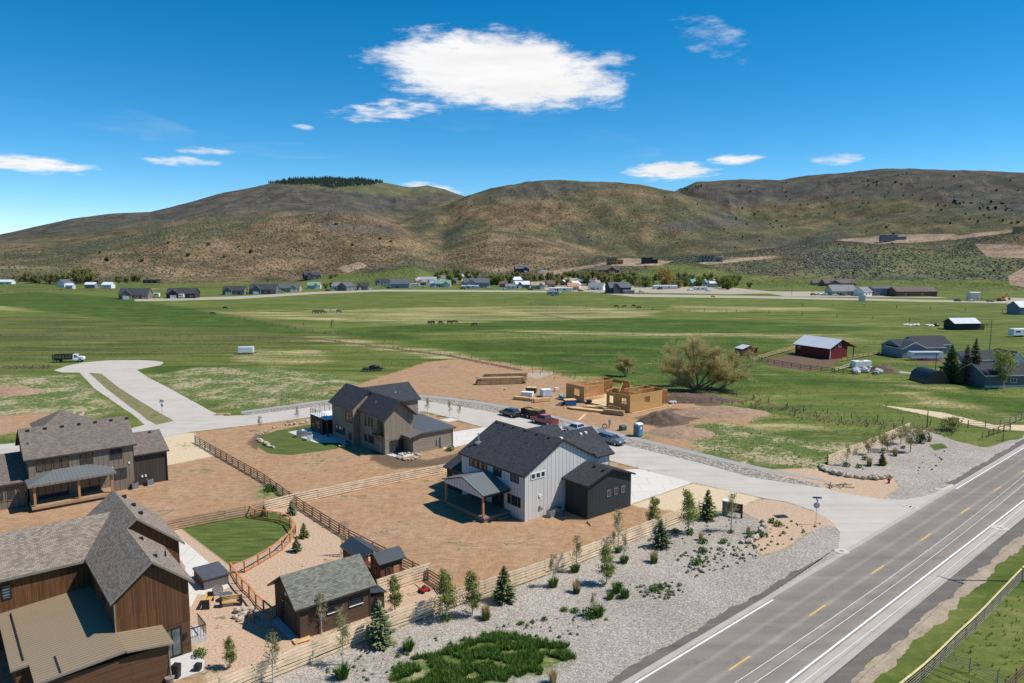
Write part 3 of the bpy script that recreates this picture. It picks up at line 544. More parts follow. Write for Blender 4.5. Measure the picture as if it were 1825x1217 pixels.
# street + cul-de-sac as one polygon
st = STREET_LO + [tuple(p) for p in [(1540, 955)]] + STREET_HI
lo = pp(*STREET_LO); hi = pp(*STREET_HI)
sheet('street', lo + [hw(36.0, -1.2), hw(36.5, -0.6), hw(70.0, -0.6), hw(70.5, -1.2)] + hi + pp((376, 733)) + pp(*CUL[1:]) + pp((200, 771), (100, 783), (0, 792), (-60, 800)), 0.012, conc_st)
median = pp((158, 664), (189, 692), (226, 721), (252.5, 739.4), (262, 748), (279, 757), (310, 750), (296, 742), (284, 735.5), (247, 713), (210, 689.4), (181, 666))
sheet('grass_median', median, 0.018, foliage('median_grass', (0.10, 0.10, 0.03), (0.36, 0.29, 0.14), trans=0, scale=0.8))
sidestrip = pp((1463, 869), (1340, 851), (1251, 826), (1114, 793), (1075, 775.6), (1004, 760.5), (892, 737), (840, 727.8), (791, 720), (749, 713.5), (700, 711.5), (640, 715), (555, 725.6), (440, 740), (430, 737), (555, 720), (640, 709.5), (700, 706.5), (749, 708), (791, 711.5), (840, 718), (892, 727), (993.4, 748), (1114, 781), (1251, 814), (1340, 836.5), (1459, 862))
sheet('cobble_ditch', sidestrip, 0.016, riprap_mat())
sheet('sidewalk', pp((1487, 861), (1340, 836), (1251, 813.6), (1114, 780.6), (993.4, 747.6), (892, 726.6), (840, 717.6), (791, 711.2), (749, 707.8), (700, 706.2), (640, 709.2), (555, 719.6), (430, 736.6), (430, 733), (555, 716), (640, 705.5), (700, 702.5), (749, 703.8), (791, 707), (840, 713), (892, 721.5), (993.4, 742.5), (1114, 774.5), (1251, 807.5), (1340, 829), (1460, 853)), 0.02, sidew)
sheet('highway', [hw(s, -0.75) for s in np.arange(-60, 420, 20)] + [hw(s, 9.3) for s in np.arange(-60, 420, 20)][::-1], 0.016, lightas)
strip('asphalt_lane', -0.2, 7.75, 0.020, asph)
strip('asphalt_edge', -1.6, -0.75, 0.010, spill, s0=-60, s1=36.5, wob=0.22, seed=3); strip('asphalt_edge', -1.7, -0.75, 0.010, spill, s0=70.3, s1=420, wob=0.22, seed=4); strip('gravel_verge', -2.3, -1.4, 0.006, plain('brown_gravel', (0.36, 0.31, 0.27), 0.95, var=0.25, scale=0.8, fine=8), s0=71, s1=160, wob=0.3, seed=6)
strip('asphalt_edge', 10.6, 9.3, 0.010, spill, wob=0.25, seed=2)
strip('dirt_verge', 11.7, 10.4, 0.006, plain('verge_dirt', (0.34, 0.265, 0.185), 0.95, var=0.25, scale=0.6, fine=4), wob=0.3, seed=5)
wline = plain('white_road_paint', (0.80, 0.80, 0.78), 0.7, var=0.06, scale=3); yline = plain('yellow_road_paint', (0.72, 0.42, 0.08), 0.7, var=0.1, scale=3)
strip('white_line', -0.06, 0.09, 0.024, wline, s1=37.5); strip('white_line', -0.06, 0.09, 0.024, wline, s0=68.5); strip('white_line', 7.42, 7.58, 0.024, wline)
cen = [Vector(G(x, y)[:2]) for x, y in ((1297, 1193.8), (1441, 1099), (1552.5, 1024), (1640.5, 964), (1711, 915.7), (1769, 875))]
ss = [(p - pA).dot(hd) for p in cen]; step = (ss[-1] - ss[0]) / 5
for k in range(-3, 22):
    s0 = ss[0] + k * step; sheet('yellow_dash', [hw(s0, 3.66), hw(s0 + 3.0, 3.66), hw(s0 + 3.0, 3.79), hw(s0, 3.79)], 0.024, yline)
concrete = planks('driveway_concrete', (0.66, 0.61, 0.54), (0.62, 0.575, 0.51), (0.40, 0.38, 0.35), row=3.0, length=3.2, gap=0.03, streak=0.12, bmp=0.1, rough=0.8)
sheet('driveway', pp((1095, 838), (1141, 835.5), (1235, 860), (1123.5, 899), (1085, 905), (1040, 870)), 0.02, concrete)
sheet('driveway', pp((795, 775), (805, 770), (862, 761.5), (890, 768), (836, 791), (806, 798), (790, 800)), 0.02, concrete)
sheet('patio', pp((297, 966), (322, 959), (369, 1000), (413, 1045), (376, 1061), (352, 1060), (340, 1082), (330, 1084), (330, 1010)), 0.02, concrete)
sheet('footpath', pp((784, 748), (808, 744), (815, 749), (800, 752)), 0.02, concrete)
# ---------------- building helpers ----------------
U39 = R(39)
def prof(y0, y1, ze, zr, r, th, ze2=None):
    z2 = ze if ze2 is None else ze2
    return [(y0, ze), (y0, ze - th), (r, zr - th), (y1, z2 - th), (y1, z2), (r, zr)]
def roof_gable(root, x0, x1, y0, y1, ze, zr, axis, mats, r=None, th=0.2, ze2=None, name='roof', label=None):
    """roof slab over an outline; eaves at ze (outer edge), ridge at zr along axis; mats = [covering, fascia]"""
    b = MB(); a0, a1 = (x0, x1) if axis == 'x' else (y0, y1); q0, q1 = (y0, y1) if axis == 'x' else (x0, x1)
    r = (q0 + q1) / 2 if r is None else r
    sec = prof(q0, q1, ze, zr, r, th, ze2)   # faces: fascia, under, under, fascia, top, top
    b.prism(sec, a0, a1, axis, [1, 1, 1, 1, 0, 0, 1]); o = b.build(name, mats, root, label, fix=True)
    # ridge cap
    return o
def gable_walls(root, x0, x1, y0, y1, ze, zr, axis, m_, ov=0.4, r=None, th=0.2, z0=0.0, ze2=None, name='wall', rake=0.4, label=None):
    """wall block that fills the roof of the same numbers, set in by the overhang"""
    b = MB(); a0, a1 = (x0, x1) if axis == 'x' else (y0, y1); q0, q1 = (y0, y1) if axis == 'x' else (x0, x1)
    r = (q0 + q1) / 2 if r is None else r; z2 = ze if ze2 is None else ze2
    s0 = (zr - ze) / (r - q0); s1 = (zr - z2) / (q1 - r); d = th * 0.55
    sec = [(q0 + ov, z0), (q1 - ov, z0), (q1 - ov, z2 + s1 * ov - d), (r, zr - d), (q0 + ov, ze + s0 * ov - d)]
    b.prism(sec, a0 + rake, a1 - rake, axis); return b.build(name, m_, root, label, fix=True)
def house_part(root, x0, x1, y0, y1, ze, zr, axis, wm_, rm, **k):
    ka = {q: k[q] for q in ('r', 'th', 'ze2') if q in k}
    gable_walls(root, x0, x1, y0, y1, ze, zr, axis, wm_, ov=k.get('ov', 0.4), rake=k.get('rake', 0.4), z0=k.get('z0', 0.0), **ka)
    return roof_gable(root, x0, x1, y0, y1, ze, zr, axis, rm, **ka)
def window(root, face, off, a0, a1, z0, z1, fm, gm, nx=1, nz=1, fw=0.09, name='window', label=None, sill=False, dep=0.07):
    """face '-y','+y','-x','+x': wall coordinate off, span a0..a1 along the wall"""
    b = MB(); sgn = -1 if face[0] == '-' else 1
    def bx(b, s0, s1, q0, q1, d0, d1):
        lo_, hi_ = sorted((off + sgn * d0, off + sgn * d1))
        if face[1] == 'y': b.box(s0, lo_, q0, s1, hi_, q1)
        else: b.box(lo_, s0, q0, hi_, s1, q1)
    bx(b, a0, a1, z0, z0 + fw, -0.05, dep); bx(b, a0, a1, z1 - fw, z1, -0.05, dep)
    bx(b, a0, a0 + fw, z0 + fw, z1 - fw, -0.05, dep); bx(b, a1 - fw, a1, z0 + fw, z1 - fw, -0.05, dep)
    for i in range(1, nx):
        s = a0 + (a1 - a0) * i / nx; bx(b, s - fw / 2.5, s + fw / 2.5, z0 + fw, z1 - fw, -0.05, dep * 0.8)
    for i in range(1, nz):
        s = z0 + (z1 - z0) * i / nz; bx(b, a0 + fw, a1 - fw, s - fw / 3, s + fw / 3, -0.05, dep * 0.7)
    o = b.build(name, fm, root, label)
    p = MB(); bx(p, a0 + fw, a1 - fw, z0 + fw, z1 - fw, -0.04, 0.015); p.build('pane', gm, o); return o
def boxpart(root, name, m_, *bs, label=None):
    if name in ('corner_trim', 'downspout', 'meter', 'utility_box', 'snow_guard') and len(bs) > 1:
        for q in bs: boxpart(root, name, m_, q)
        return
    b = MB()
    for q in bs: b.box(*q)
    return b.build(name, m_, root, label)
def vents(root, pts, m_, name='roof_vent'):
    for (x, y, z) in pts: boxpart(root, name, m_, (x - 0.17, y - 0.17, z - 0.15, x + 0.17, y + 0.17, z + 0.1))
def shingle(name, a, b_, seam): return planks(name, a, b_, seam, row=0.145, length=0.33, gap=0.008, rough=0.9, bmp=0.4, streak=0.12)
sh_black = shingle('charcoal_shingles', (0.030, 0.032, 0.038), (0.060, 0.063, 0.072), (0.016, 0.016, 0.018))
sh_dark = shingle('slate_shingles', (0.032, 0.036, 0.045), (0.055, 0.060, 0.072), (0.018, 0.02, 0.024))
sh_brown = shingle('taupe_shingles', (0.135, 0.108, 0.088), (0.225, 0.185, 0.152), (0.05, 0.042, 0.036))
sh_mix = planks('mixed_shingles', (0.19, 0.152, 0.118), (0.345, 0.28, 0.218), (0.055, 0.046, 0.04), row=0.16, length=0.32, gap=0.010, rough=0.9, bmp=0.4, streak=0.15)
sh_green = planks('weathered_shingles', (0.12, 0.12, 0.095), (0.24, 0.232, 0.18), (0.045, 0.045, 0.04), row=0.16, length=0.34, gap=0.010, rough=0.9, bmp=0.4, streak=0.15)
black = plain('black_trim', (0.018, 0.018, 0.019), 0.5, var=0.2); bronze = plain('bronze_trim', (0.055, 0.042, 0.034), 0.5, var=0.15)
white_bb = planks('white_board_batten', (0.64, 0.61, 0.565), (0.60, 0.57, 0.53), (0.13, 0.13, 0.14), row=0.62, length=60, gap=0.028, vertical=True, bmp=0.2, streak=0.12)  # board and batten sidings: the battens' shadow lines are put into the seam colour
black_bb = planks('black_board_batten', (0.036, 0.041, 0.041), (0.028, 0.033, 0.034), (0.010, 0.011, 0.012), row=0.6, length=60, gap=0.018, vertical=True, bmp=0.3, streak=0.15)
tan_bb = planks('tan_board_batten', (0.235, 0.188, 0.142), (0.215, 0.172, 0.130), (0.055, 0.045, 0.038), row=0.6, length=60, gap=0.026, vertical=True, bmp=0.25, streak=0.15)
brown_bb = planks('umber_board_batten', (0.060, 0.050, 0.043), (0.052, 0.043, 0.037), (0.02, 0.017, 0.015), row=0.42, length=60, gap=0.016, vertical=True, bmp=0.25, streak=0.15)
grey_v = planks('grey_timber_boards', (0.36, 0.29, 0.215), (0.28, 0.225, 0.17), (0.10, 0.082, 0.068), row=0.22, length=3.5, gap=0.012, vertical=True, streak=0.35)
grey_h = planks('grey_timber_siding', (0.35, 0.285, 0.215), (0.285, 0.232, 0.175), (0.11, 0.092, 0.078), row=0.2, length=4.0, gap=0.012, streak=0.3)
rust_v = planks('stained_vertical_boards', (0.215, 0.095, 0.036), (0.12, 0.053, 0.022), (0.028, 0.015, 0.009), row=0.125, length=4.5, gap=0.008, vertical=True, streak=0.5)
rust_h = planks('stained_horizontal_siding', (0.17, 0.085, 0.042), (0.125, 0.062, 0.032), (0.028, 0.016, 0.01), row=0.15, length=5, gap=0.010, streak=0.35)
shed_h = planks('shed_siding', (0.125, 0.077, 0.050), (0.098, 0.060, 0.040), (0.035, 0.022, 0.016), row=0.16, length=5, gap=0.010, streak=0.25)
metal_tan = planks('tan_metal_roof', (0.34, 0.268, 0.18), (0.33, 0.26, 0.175), (0.10, 0.08, 0.06), row=0.33, length=60, gap=0.012, metal=0.0, rough=0.42, streak=0.1, spec=0.5)
metal_grey = planks('grey_metal_roof', (0.155, 0.165, 0.160), (0.150, 0.158, 0.155), (0.05, 0.055, 0.055), row=0.42, length=60, gap=0.014, vertical=True, rough=0.4, streak=0.08, spec=0.5)
metal_dark = planks('dark_metal_roof', (0.045, 0.052, 0.060), (0.042, 0.049, 0.057), (0.015, 0.017, 0.02), row=0.3, length=60, gap=0.012, vertical=True, rough=0.35, streak=0.1, spec=0.5)
glass = glassmat(); glass2 = glassmat('warm_glass', (0.055, 0.042, 0.03), 0.05)
cedar = plain('cedar_post', (0.40, 0.20, 0.09), 0.7, var=0.2, scale=3); decking = planks('cedar_decking', (0.46, 0.30, 0.17), (0.40, 0.26, 0.15), (0.15, 0.09, 0.05), row=0.14, length=4, gap=0.01)
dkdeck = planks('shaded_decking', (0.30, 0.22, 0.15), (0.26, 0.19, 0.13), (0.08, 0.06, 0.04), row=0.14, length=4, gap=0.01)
white = plain('white_paint', (0.72, 0.72, 0.71), 0.6, var=0.06); greymetal = plain('grey_metal', (0.32, 0.33, 0.34), 0.4, metal=0.5, var=0.1); concm = plain('concrete', (0.52, 0.50, 0.47), 0.85, var=0.12)
pipe_m = plain('galvanised_metal', (0.55, 0.56, 0.57), 0.35, metal=0.7, var=0.1)
def at(root_loc, u, v, z=0.0, ang=U39):
    c, s = math.cos(ang), math.sin(ang); return Vector((root_loc[0] + u * c - v * s, root_loc[1] + u * s + v * c, z))
def ac_unit(loc, label, rz=U39):
    t = thing('air_conditioner', label, 'air conditioner', loc, rz, 'air conditioners beside the houses')
    b = MB(); b.box(-0.42, -0.42, 0.0, 0.42, 0.42, 0.06); b.build('base_pad', concm, t)
    b = MB(); b.box(-0.38, -0.38, 0.06, 0.38, 0.38, 0.86)
    for k in range(9): b.box(-0.395, -0.395, 0.12 + k * 0.08, 0.395, 0.395, 0.145 + k * 0.08)
    b.build('casing', greymetal, t)
    b = MB(); b.tube([(0, 0, 0.86), (0, 0, 0.93)], 0.3, 16); b.build('fan_guard', black, t); return t
# ---------------- house A: white board and batten with charcoal roof ----------------
OA = Vector((1.46, 84.75, 0))
hA = thing('modern_farmhouse', 'white board and batten two storey house with charcoal shingle roof and dark garage wing', 'house', OA, U39)
rmA = [sh_black, black]
house_part(hA, -0.4, 12.4, -0.35, 13.2, 5.75, 9.2, 'y', white_bb, rmA, rake=0.35)
gable_walls(hA, 11.4, 15.1, -0.45, 8.2, 5.95, 8.75, 'x', white_bb, ov=0.448, rake=0.6)
roof_gable(hA, 11.85, 15.1, -0.45, 8.2, 5.95, 8.75, 'x', rmA)
zq = 5.95 + 0.6 * 2.8 / 4.325
roof_gable(hA, 6.0, 11.85, 0.15, 7.6, zq, 8.75, 'x', rmA)
house_part(hA, 5.5, 15.1, 8.3, 13.4, 5.95, 7.9, 'x', white_bb, rmA, rake=0.5)
house_part(hA, 6.05, 14.5, -4.65, 0.0, 4.30, 5.72, 'y', black_bb, rmA, rake=0.4, r=10.3)
house_part(hA, -0.2, 8.2, 12.0, 17.1, 3.0, 4.9, 'y', black_bb, rmA, rake=0.35)
boxpart(hA, 'garage_door', white, (14.49, 1.2, 0.1, 14.56, 6.4, 2.6)); boxpart(hA, 'front_door', cedar, (14.59, 9.6, 0.1, 14.64, 10.6, 2.3))
boxpart(hA, 'corner_trim', black, (-0.03, -0.03, 0, 0.05, 0.05, 5.7)); boxpart(hA, 'corner_trim', black, (14.44, -0.03, 3.2, 14.52, 0.05, 5.8))
# porch on the left side, its gable facing away from the house
b = MB(); b.prism([(2.5, 3.42), (2.5, 3.28), (6.9, 4.58), (11.35, 3.28), (11.35, 3.42), (6.9, 4.72)], -4.25, 0.0, 'x', [1, 1, 1, 1, 0, 0, 1]); b.build('porch_roof', [metal_grey, black], hA, fix=True)
b = MB(); b.prism([(2.8, 3.0), (11.05, 3.0), (11.05, 3.3), (6.9, 4.56), (2.8, 3.3)], -4.1, -3.98, 'x'); b.build('porch_gable', white_bb, hA, fix=True)
boxpart(hA, 'porch_beam', black, (-3.95, 2.75, 3.0, -0.0, 2.93, 3.28)); boxpart(hA, 'porch_beam', black, (-3.95, 10.9, 3.0, 0.0, 11.08, 3.28))
for q in (2.95, 10.75): boxpart(hA, 'porch_post', cedar, (-3.95, q, 0.62, -3.73, q + 0.22, 3.0))
boxpart(hA, 'deck', dkdeck, (-4.05, 2.6, 0.42, 0.0, 11.2, 0.62)); boxpart(hA, 'under_deck_block', dkdeck, (-3.98, 2.7, 0.0, 0.0, 11.1, 0.42))
boxpart(hA, 'step', dkdeck, (-2.2, 2.1, 0.0, -0.5, 2.6, 0.25))
for k in range(4):
    a = 7.3 + k * 1.0; window(hA, '-x', 0, a, a + 0.86, 4.42, 5.62, black, glass2 if k > 0 else glass)
window(hA, '-x', 0, 4.4, 6.0, 4.38, 5.62, black, glass, 2); window(hA, '-x', 0, 1.0, 2.6, 4.42, 5.6, black, glass, 2)
for a0, a1 in ((0.7, 1.15), (1.3, 2.35), (2.55, 3.15)): window(hA, '-x', 0, a0, a1, 1.5, 2.75, black, glass)
window(hA, '-x', 0, 3.9, 6.3, 0.66, 2.8, black, glass, 3, name='patio_door'); window(hA, '-x', 0, 7.6, 10.4, 0.66, 2.8, black, glass, 3, name='patio_door')
for k in range(3): window(hA, '-y', 0, 1.0 + k * 0.78, 1.72 + k * 0.78, 4.95, 5.72, white, glass)
for k in range(3): window(hA, '-y', -4.25, 9.7 + k * 1.28, 10.35 + k * 1.28, 2.1, 2.95, greymetal, glass, 2, fw=.06)
window(hA, '-x', 0.2, 13.2, 15.6, 0.9, 2.4, black, glass, 2)
window(hA, '+x', 14.5, 2.0, 4.6, 3.6, 4.9, black, glass, 2)
vents(hA, [(5.7, v, 9.02) for v in (1.9, 4.2, 6.6, 8.9, 10.8, 12.4)], black); vents(hA, [(8.7, 3.0, 8.28), (12.2, 3.0, 8.28), (13.2, 3.1, 8.3)], white); vents(hA, [(9.6, -2.2, 5.55), (9.4, -3.9, 5.5)], black)
b = MB(); b.tube([(1.9, 11.7, 6.9), (1.9, 11.7, 8.1)], 0.1, 8); b.tube([(1.9, 11.7, 8.1), (1.9, 11.7, 8.25)], 0.16, 8); b.box(1.55, 11.4, 6.86, 2.2, 12.0, 7.16); b.build('flue', pipe_m, hA)
boxpart(hA, 'utility_box', white, (2.3, -0.1, 2.55, 2.62, -0.0, 2.9)); boxpart(hA, 'meter', greymetal, (2.3, -0.14, 1.0, 2.55, 0.0, 1.5), (2.75, -0.1, 0.9, 2.85, 0, 1.2)); boxpart(hA, 'downspout', black, (6.28, -4.36, 0.1, 6.36, -4.26, 4.3))
boxpart(hA, 'porch_light', white, (-0.1, 3.5, 2.9, 0.0, 3.6, 3.1))
ac_unit(at(OA, 3.6, -0.75), 'grey air conditioner against the white gable wall, in the sun'); ac_unit(at(OA, 4.9, -0.75), 'grey air conditioner against the white gable wall, in the shade of the dark garage')
# ---------------- house C: tan house with hipped metal porch roof ----------------
OC = Vector((-51.71, 97.69, 0)); tan = tan_bb
hC = thing('two_storey_house', 'tan two storey house with taupe shingle roof and grey metal roof over its deck', 'house', OC, U39)
rmC = [sh_brown, bronze]
house_part(hC, -12.45, 0.45, -0.45, 9.6, 6.15, 9.25, 'x', tan, rmC, rake=0.45)
house_part(hC, -0.2, 4.7, 0.2, 10.4, 4.45, 6.5, 'x', brown_bb, rmC, r=5.3)
house_part(hC, -24.0, -11.9, 0.4, 10.2, 3.25, 6.1, 'x', tan, rmC)
b = MB(); P_ = [(-10.4, 5.0, 8.2), (-3.4, 5.0, 8.2), (-3.4, 12.6, 8.2), (-10.4, 12.6, 8.2), (-6.9, 8.8, 10.35)]
for f in ((0, 1, 4), (1, 2, 4), (2, 3, 4), (3, 0, 4)): b.poly([P_[i] for i in f])
b.build('rear_roof', sh_brown, hC); boxpart(hC, 'rear_wall', tan, (-9.9, 6.0, 0, -3.9, 12.1, 8.2))
b = MB(); e0, e1, t0, t1 = (-12.5, -3.3), (-3.0, -3.3), (-9.2, -0.0), (-5.4, -0.0); zE, zT = 3.5, 4.35
P_ = [(-12.5, -3.3, zE), (-2.7, -3.3, zE), (-2.7, -0.0, zE), (-12.5, 0.0, zE), (-9.2, 0.0, zT), (-5.6, 0.0, zT)]
for f in ((0, 1, 5, 4), (1, 2, 5), (3, 0, 4), (3, 4, 5, 2)): b.poly([P_[i] for i in f])
b.mat(1).box(-12.5, -3.3, zE - 0.25, -2.7, 0.0, zE - 0.002); b.build('porch_roof', [metal_grey, tan], hC, fix=False)
boxpart(hC, 'deck', decking, (-12.2, -3.0, 0.35, -2.9, 0.0, 0.7)); boxpart(hC, 'under_deck_block', bronze, (-12.0, -2.85, 0, -3.0, 0, 0.35))  # lower dark block stands in for the shaded void under the deck
for q in (-11.8, -7.0, -3.25): boxpart(hC, 'porch_post', cedar, (q - 0.13, -2.9, 0.7, q + 0.13, -2.64, 3.27))
for k in range(4): window(hC, '-y', -0.05, -11.15 + k * 0.93, -10.35 + k * 0.93, 4.4, 5.8, bronze, glass2)
window(hC, '-y', -0.05, -6.3, -4.8, 4.4, 5.9, bronze, glass, 2); window(hC, '-y', -0.05, -2.8, -1.3, 4.45, 5.95, bronze, glass, 2)
window(hC, '-y', -0.05, -2.4, -0.9, 1.6, 3.05, bronze, glass, 2); window(hC, '-y', -0.05, -11.2, -7.8, 0.75, 2.9, bronze, glass, 4, name='patio_door'); window(hC, '-y', -0.05, -6.6, -4.2, 0.75, 2.9, bronze, glass2, 2, name='patio_door')
for k in range(4): window(hC, '-y', 0.8, -17.0 + k * 1.25, -15.95 + k * 1.25, 1.0, 2.7, white if k == 9 else tan, glass, 1)
vents(hC, [(-11.4 + k * 1.95, 4.0, 9.0) for k in range(7)], black); vents(hC, [(1.0, 4.8, 6.35), (3.3, 4.8, 6.35)], black)
b = MB(); b.tube([(-11.5, 1.9, 7.2), (-11.5, 1.9, 8.2)], 0.09, 8); b.box(-11.8, 1.6, 7.2, -11.2, 2.2, 7.45); b.build('flue', pipe_m, hC)
boxpart(hC, 'wall_light', white, (-2.65, -0.12, 3.15, -2.5, -0.0, 3.4)); boxpart(hC, 'wall_light', white, (-0.65, -0.12, 3.5, -0.45, 0, 3.75)); boxpart(hC, 'utility_box', white, (1.0, 0.5, 1.1, 1.2, 0.62, 1.4), (1.45, 0.5, 1.1, 1.65, 0.62, 1.4))
boxpart(hC, 'corner_trim', bronze, (0.0, -0.05, 0, 0.1, 0.05, 6.1), (4.25, 0.55, 0, 4.35, 0.65, 4.4)); boxpart(hC, 'downspout', black, (4.3, 0.45, 0, 4.4, 0.55, 4.4))
ac_unit(at(OC, -0.1, -0.55), 'grey air conditioner beside the corner of the tan house wall'); ac_unit(at(OC, 1.9, -0.1), 'grey air conditioner against the dark umber garage of the tan house')
# ---------------- house B: grey timber house with dark roofs ----------------
OB = Vector((-20.21, 114.03, 0))
hB = thing('timber_house', 'weathered grey timber two storey house with slate roofs, flat roofed garage and roof terrace', 'house', OB, U39)
rmB = [sh_dark, bronze]
gable_walls(hB, -0.35, 5.65, -0.75, 9.0, 5.95, 8.6, 'y', grey_v, ov=0.35, rake=0.75, z0=2.3); roof_gable(hB, -0.35, 5.65, -0.75, 9.0, 5.95, 8.6, 'y', rmB)
boxpart(hB, 'wall', grey_h, (0.02, 0.02, 0, 5.28, 8.5, 2.3))
gable_walls(hB, -1.6, 5.4, 8.3, 16.9, 6.2, 9.05, 'y', grey_v, ov=0.5, rake=0.35, z0=2.6); roof_gable(hB, -1.6, 5.4, 8.3, 16.9, 6.2, 9.05, 'y', rmB)
boxpart(hB, 'wall', grey_h, (-1.08, 8.68, 0, 4.9, 16.5, 2.6))
house_part(hB, 3.0, 12.5, 9.1, 17.6, 6.15, 8.65, 'x', grey_v, rmB)
boxpart(hB, 'garage_wall', grey_h, (4.0, -2.2, 0, 11.5, 9.4, 3.0), (3.75, -2.2, 0, 4.0, 0.0, 2.9)); 
b = MB(); b.prism([(-2.55, 3.0), (9.5, 3.35), (9.5, 3.6), (-2.55, 3.25)], 5.3, 12.0, 'x'); b.build('garage_roof', plain('membrane_roof', (0.085, 0.092, 0.10), 0.6, var=0.1), hB, fix=True)
b = MB(); b.prism([(2.95, 2.75), (5.6, 3.3), (5.6, 3.42), (2.95, 2.87)], -2.75, 0.35, 'y'); b.build('entry_canopy', planks('brown_metal_roof', (0.17, 0.155, 0.14), (0.165, 0.15, 0.135), (0.06, 0.05, 0.045), row=0.35, length=60, gap=0.014, rough=0.4, streak=0.08, vertical=True), hB, fix=True)
window(hB, '-y', 0.0, 0.9, 3.4, 0.1, 2.15, bronze, glass, 2, name='glass_door')
for a0, a1, z0, z1 in ((6.0, 6.5, 3.6, 5.3), (4.9, 5.4, 3.7, 5.3), (3.9, 4.4, 3.8, 5.3)): window(hB, '-x', 0.0, a0, a1, z0, z1, bronze, glass2)
window(hB, '-x', 0.0, 0.6, 2.2, 3.1, 5.4, bronze, glass, 2, name='balcony_door'); window(hB, '-x', 0.0, 3.6, 5.4, 1.0, 2.3, bronze, glass); window(hB, '-x', 0.0, 5.9, 6.8, 1.0, 2.2, bronze, glass)
window(hB, '-x', -1.1, 8.9, 11.2, 3.6, 5.5, bronze, glass2, 2); window(hB, '-x', -1.1, 11.8, 15.3, 1.0, 2.4, bronze, glass, 3); window(hB, '-x', -1.1, 9.2, 10.3, 0.7, 2.0, bronze, glass)
window(hB, '-y', 9.5, 8.2, 9.7, 4.0, 5.6, bronze, glass, 1)
boxpart(hB, 'balcony', bronze, (-0.9, 0.3, 2.95, 0.0, 2.9, 3.08), (-0.9, 0.3, 3.95, -0.84, 2.9, 4.0), (-0.9, 0.3, 3.95, 0, 0.35, 4.0), *[(-0.89, 0.3 + k * 0.2, 3.08, -0.86, 0.33 + k * 0.2, 3.95) for k in range(13)])
boxpart(hB, 'terrace_block', planks('dark_timber', (0.075, 0.058, 0.045), (0.062, 0.048, 0.038), (0.02, 0.016, 0.013), row=0.18, length=4, gap=0.01), (-2.2, 18.6, 0, 3.4, 23.3, 3.0), (-1.0, 16.5, 2.7, 3.4, 18.6, 3.0), (0.6, 16.5, 0, 3.4, 18.6, 2.7))
boxpart(hB, 'terrace_floor', white, (-2.25, 16.55, 3.0, 3.45, 23.35, 3.06))
b = MB()
pts = [(-2.15, 16.6), (-2.15, 23.25), (3.35, 23.25), (3.35, 17.8)]
for i in range(3):
    p, q = Vector((*pts[i], 3.06)), Vector((*pts[i + 1], 3.06)); n = max(2, int((q - p).length / 0.9))
    for k in range(n + 1): c = p.lerp(q, k / n); b.box(c.x - 0.03, c.y - 0.03, 3.06, c.x + 0.03, c.y + 0.03, 4.1)
    for z in (3.3, 3.5, 3.7, 3.9, 4.08): b.obox((p.x, p.y, z), (q.x, q.y, z), 0.025, 0.025)
b.build('terrace_railing', black, hB); boxpart(hB, 'terrace_post', black, (-2.2, 16.3, 0, -2.0, 16.5, 3.0)); boxpart(hB, 'terrace_post', black, (-2.2, 18.4, 0, -2.0, 18.6, 3.0))
window(hB, '-x', -2.2, 19.3, 21.0, 0.5, 2.3, bronze, glass, 2); window(hB, '-x', -2.2, 21.3, 22.8, 0.5, 1.6, bronze, glass)
for (x, y, z) in ((3.6, 3.0, 8.0), (1.4, 5.2, 7.35), (8.5, 11.3, 7.5)):
    b = MB(); b.tube([(x, y, z - 0.2), (x, y, z + 0.45)], 0.06, 6); b.box(x - 0.17, y - 0.17, z - 0.2, x + 0.17, y + 0.17, z + 0.03); b.build('vent_pipe', pipe_m, hB)
boxpart(hB, 'meter', greymetal, (8.3, -2.32, 0.7, 8.5, -2.2, 1.7), (9.0, -2.38, 0.4, 9.35, -2.2, 2.0)); boxpart(hB, 'downspout', bronze, (11.42, -2.3, 0, 11.52, -2.2, 3.1), (3.72, -2.3, 0, 3.8, -2.2, 2.8))
boxpart(hB, 'side_balcony', white, (12.1, 11.0, 2.9, 13.4, 14.5, 3.05), (13.3, 11.0, 3.9, 13.4, 14.5, 4.0), *[(13.32, 11.0 + k * 0.35, 3.05, 13.37, 11.05 + k * 0.35, 3.9) for k in range(11)])
tag(sheet('patio', [tuple(at(OB, *q)[:2]) for q in ((0.2, -0.05), (3.9, -0.05), (3.9, -3.0), (0.9, -3.3))], 0.03, concm, kind=None), kind='structure')
tag(sheet('patio', pp((513, 770), (552, 763), (600, 757), (640, 790), (562, 789)), 0.03, concm, kind=None), kind='structure')
# ---------------- house D: big brown house in the near corner ----------------
OD = Vector((-25.81, 55.86, 0))
hD = thing('brown_timber_house', 'large brown stained timber house with mottled shingle roofs and tan metal garage roof', 'house', OD, U39)
rmD = [sh_mix, plain('beige_fascia', (0.21, 0.185, 0.15), 0.6)]
gable_walls(hD, -5.65, 0.35, -0.45, 8.7, 6.05, 8.55, 'y', rust_v, ov=0.35, rake=0.45, z0=2.75); roof_gable(hD, -5.65, 0.35, -0.45, 8.7, 6.05, 8.55, 'y', rmD)
boxpart(hD, 'lower_wall', rust_h, (-5.28, 0.02, 0, -0.02, 8.2, 2.75))
house_part(hD, -5.65, 2.0, 8.3, 17.9, 6.05, 9.25, 'y', rust_v, rmD, r=-1.78)
house_part(hD, -24, -2.2, 9.8, 18.2, 5.95, 8.45, 'x', rust_v, rmD, r=14.0)
window(hD, '-y', 10.2, -11.6, -10.9, 4.1, 5.3, black, glassmat('blind_glass', (0.10, 0.13, 0.13), 0.25), nz=5)
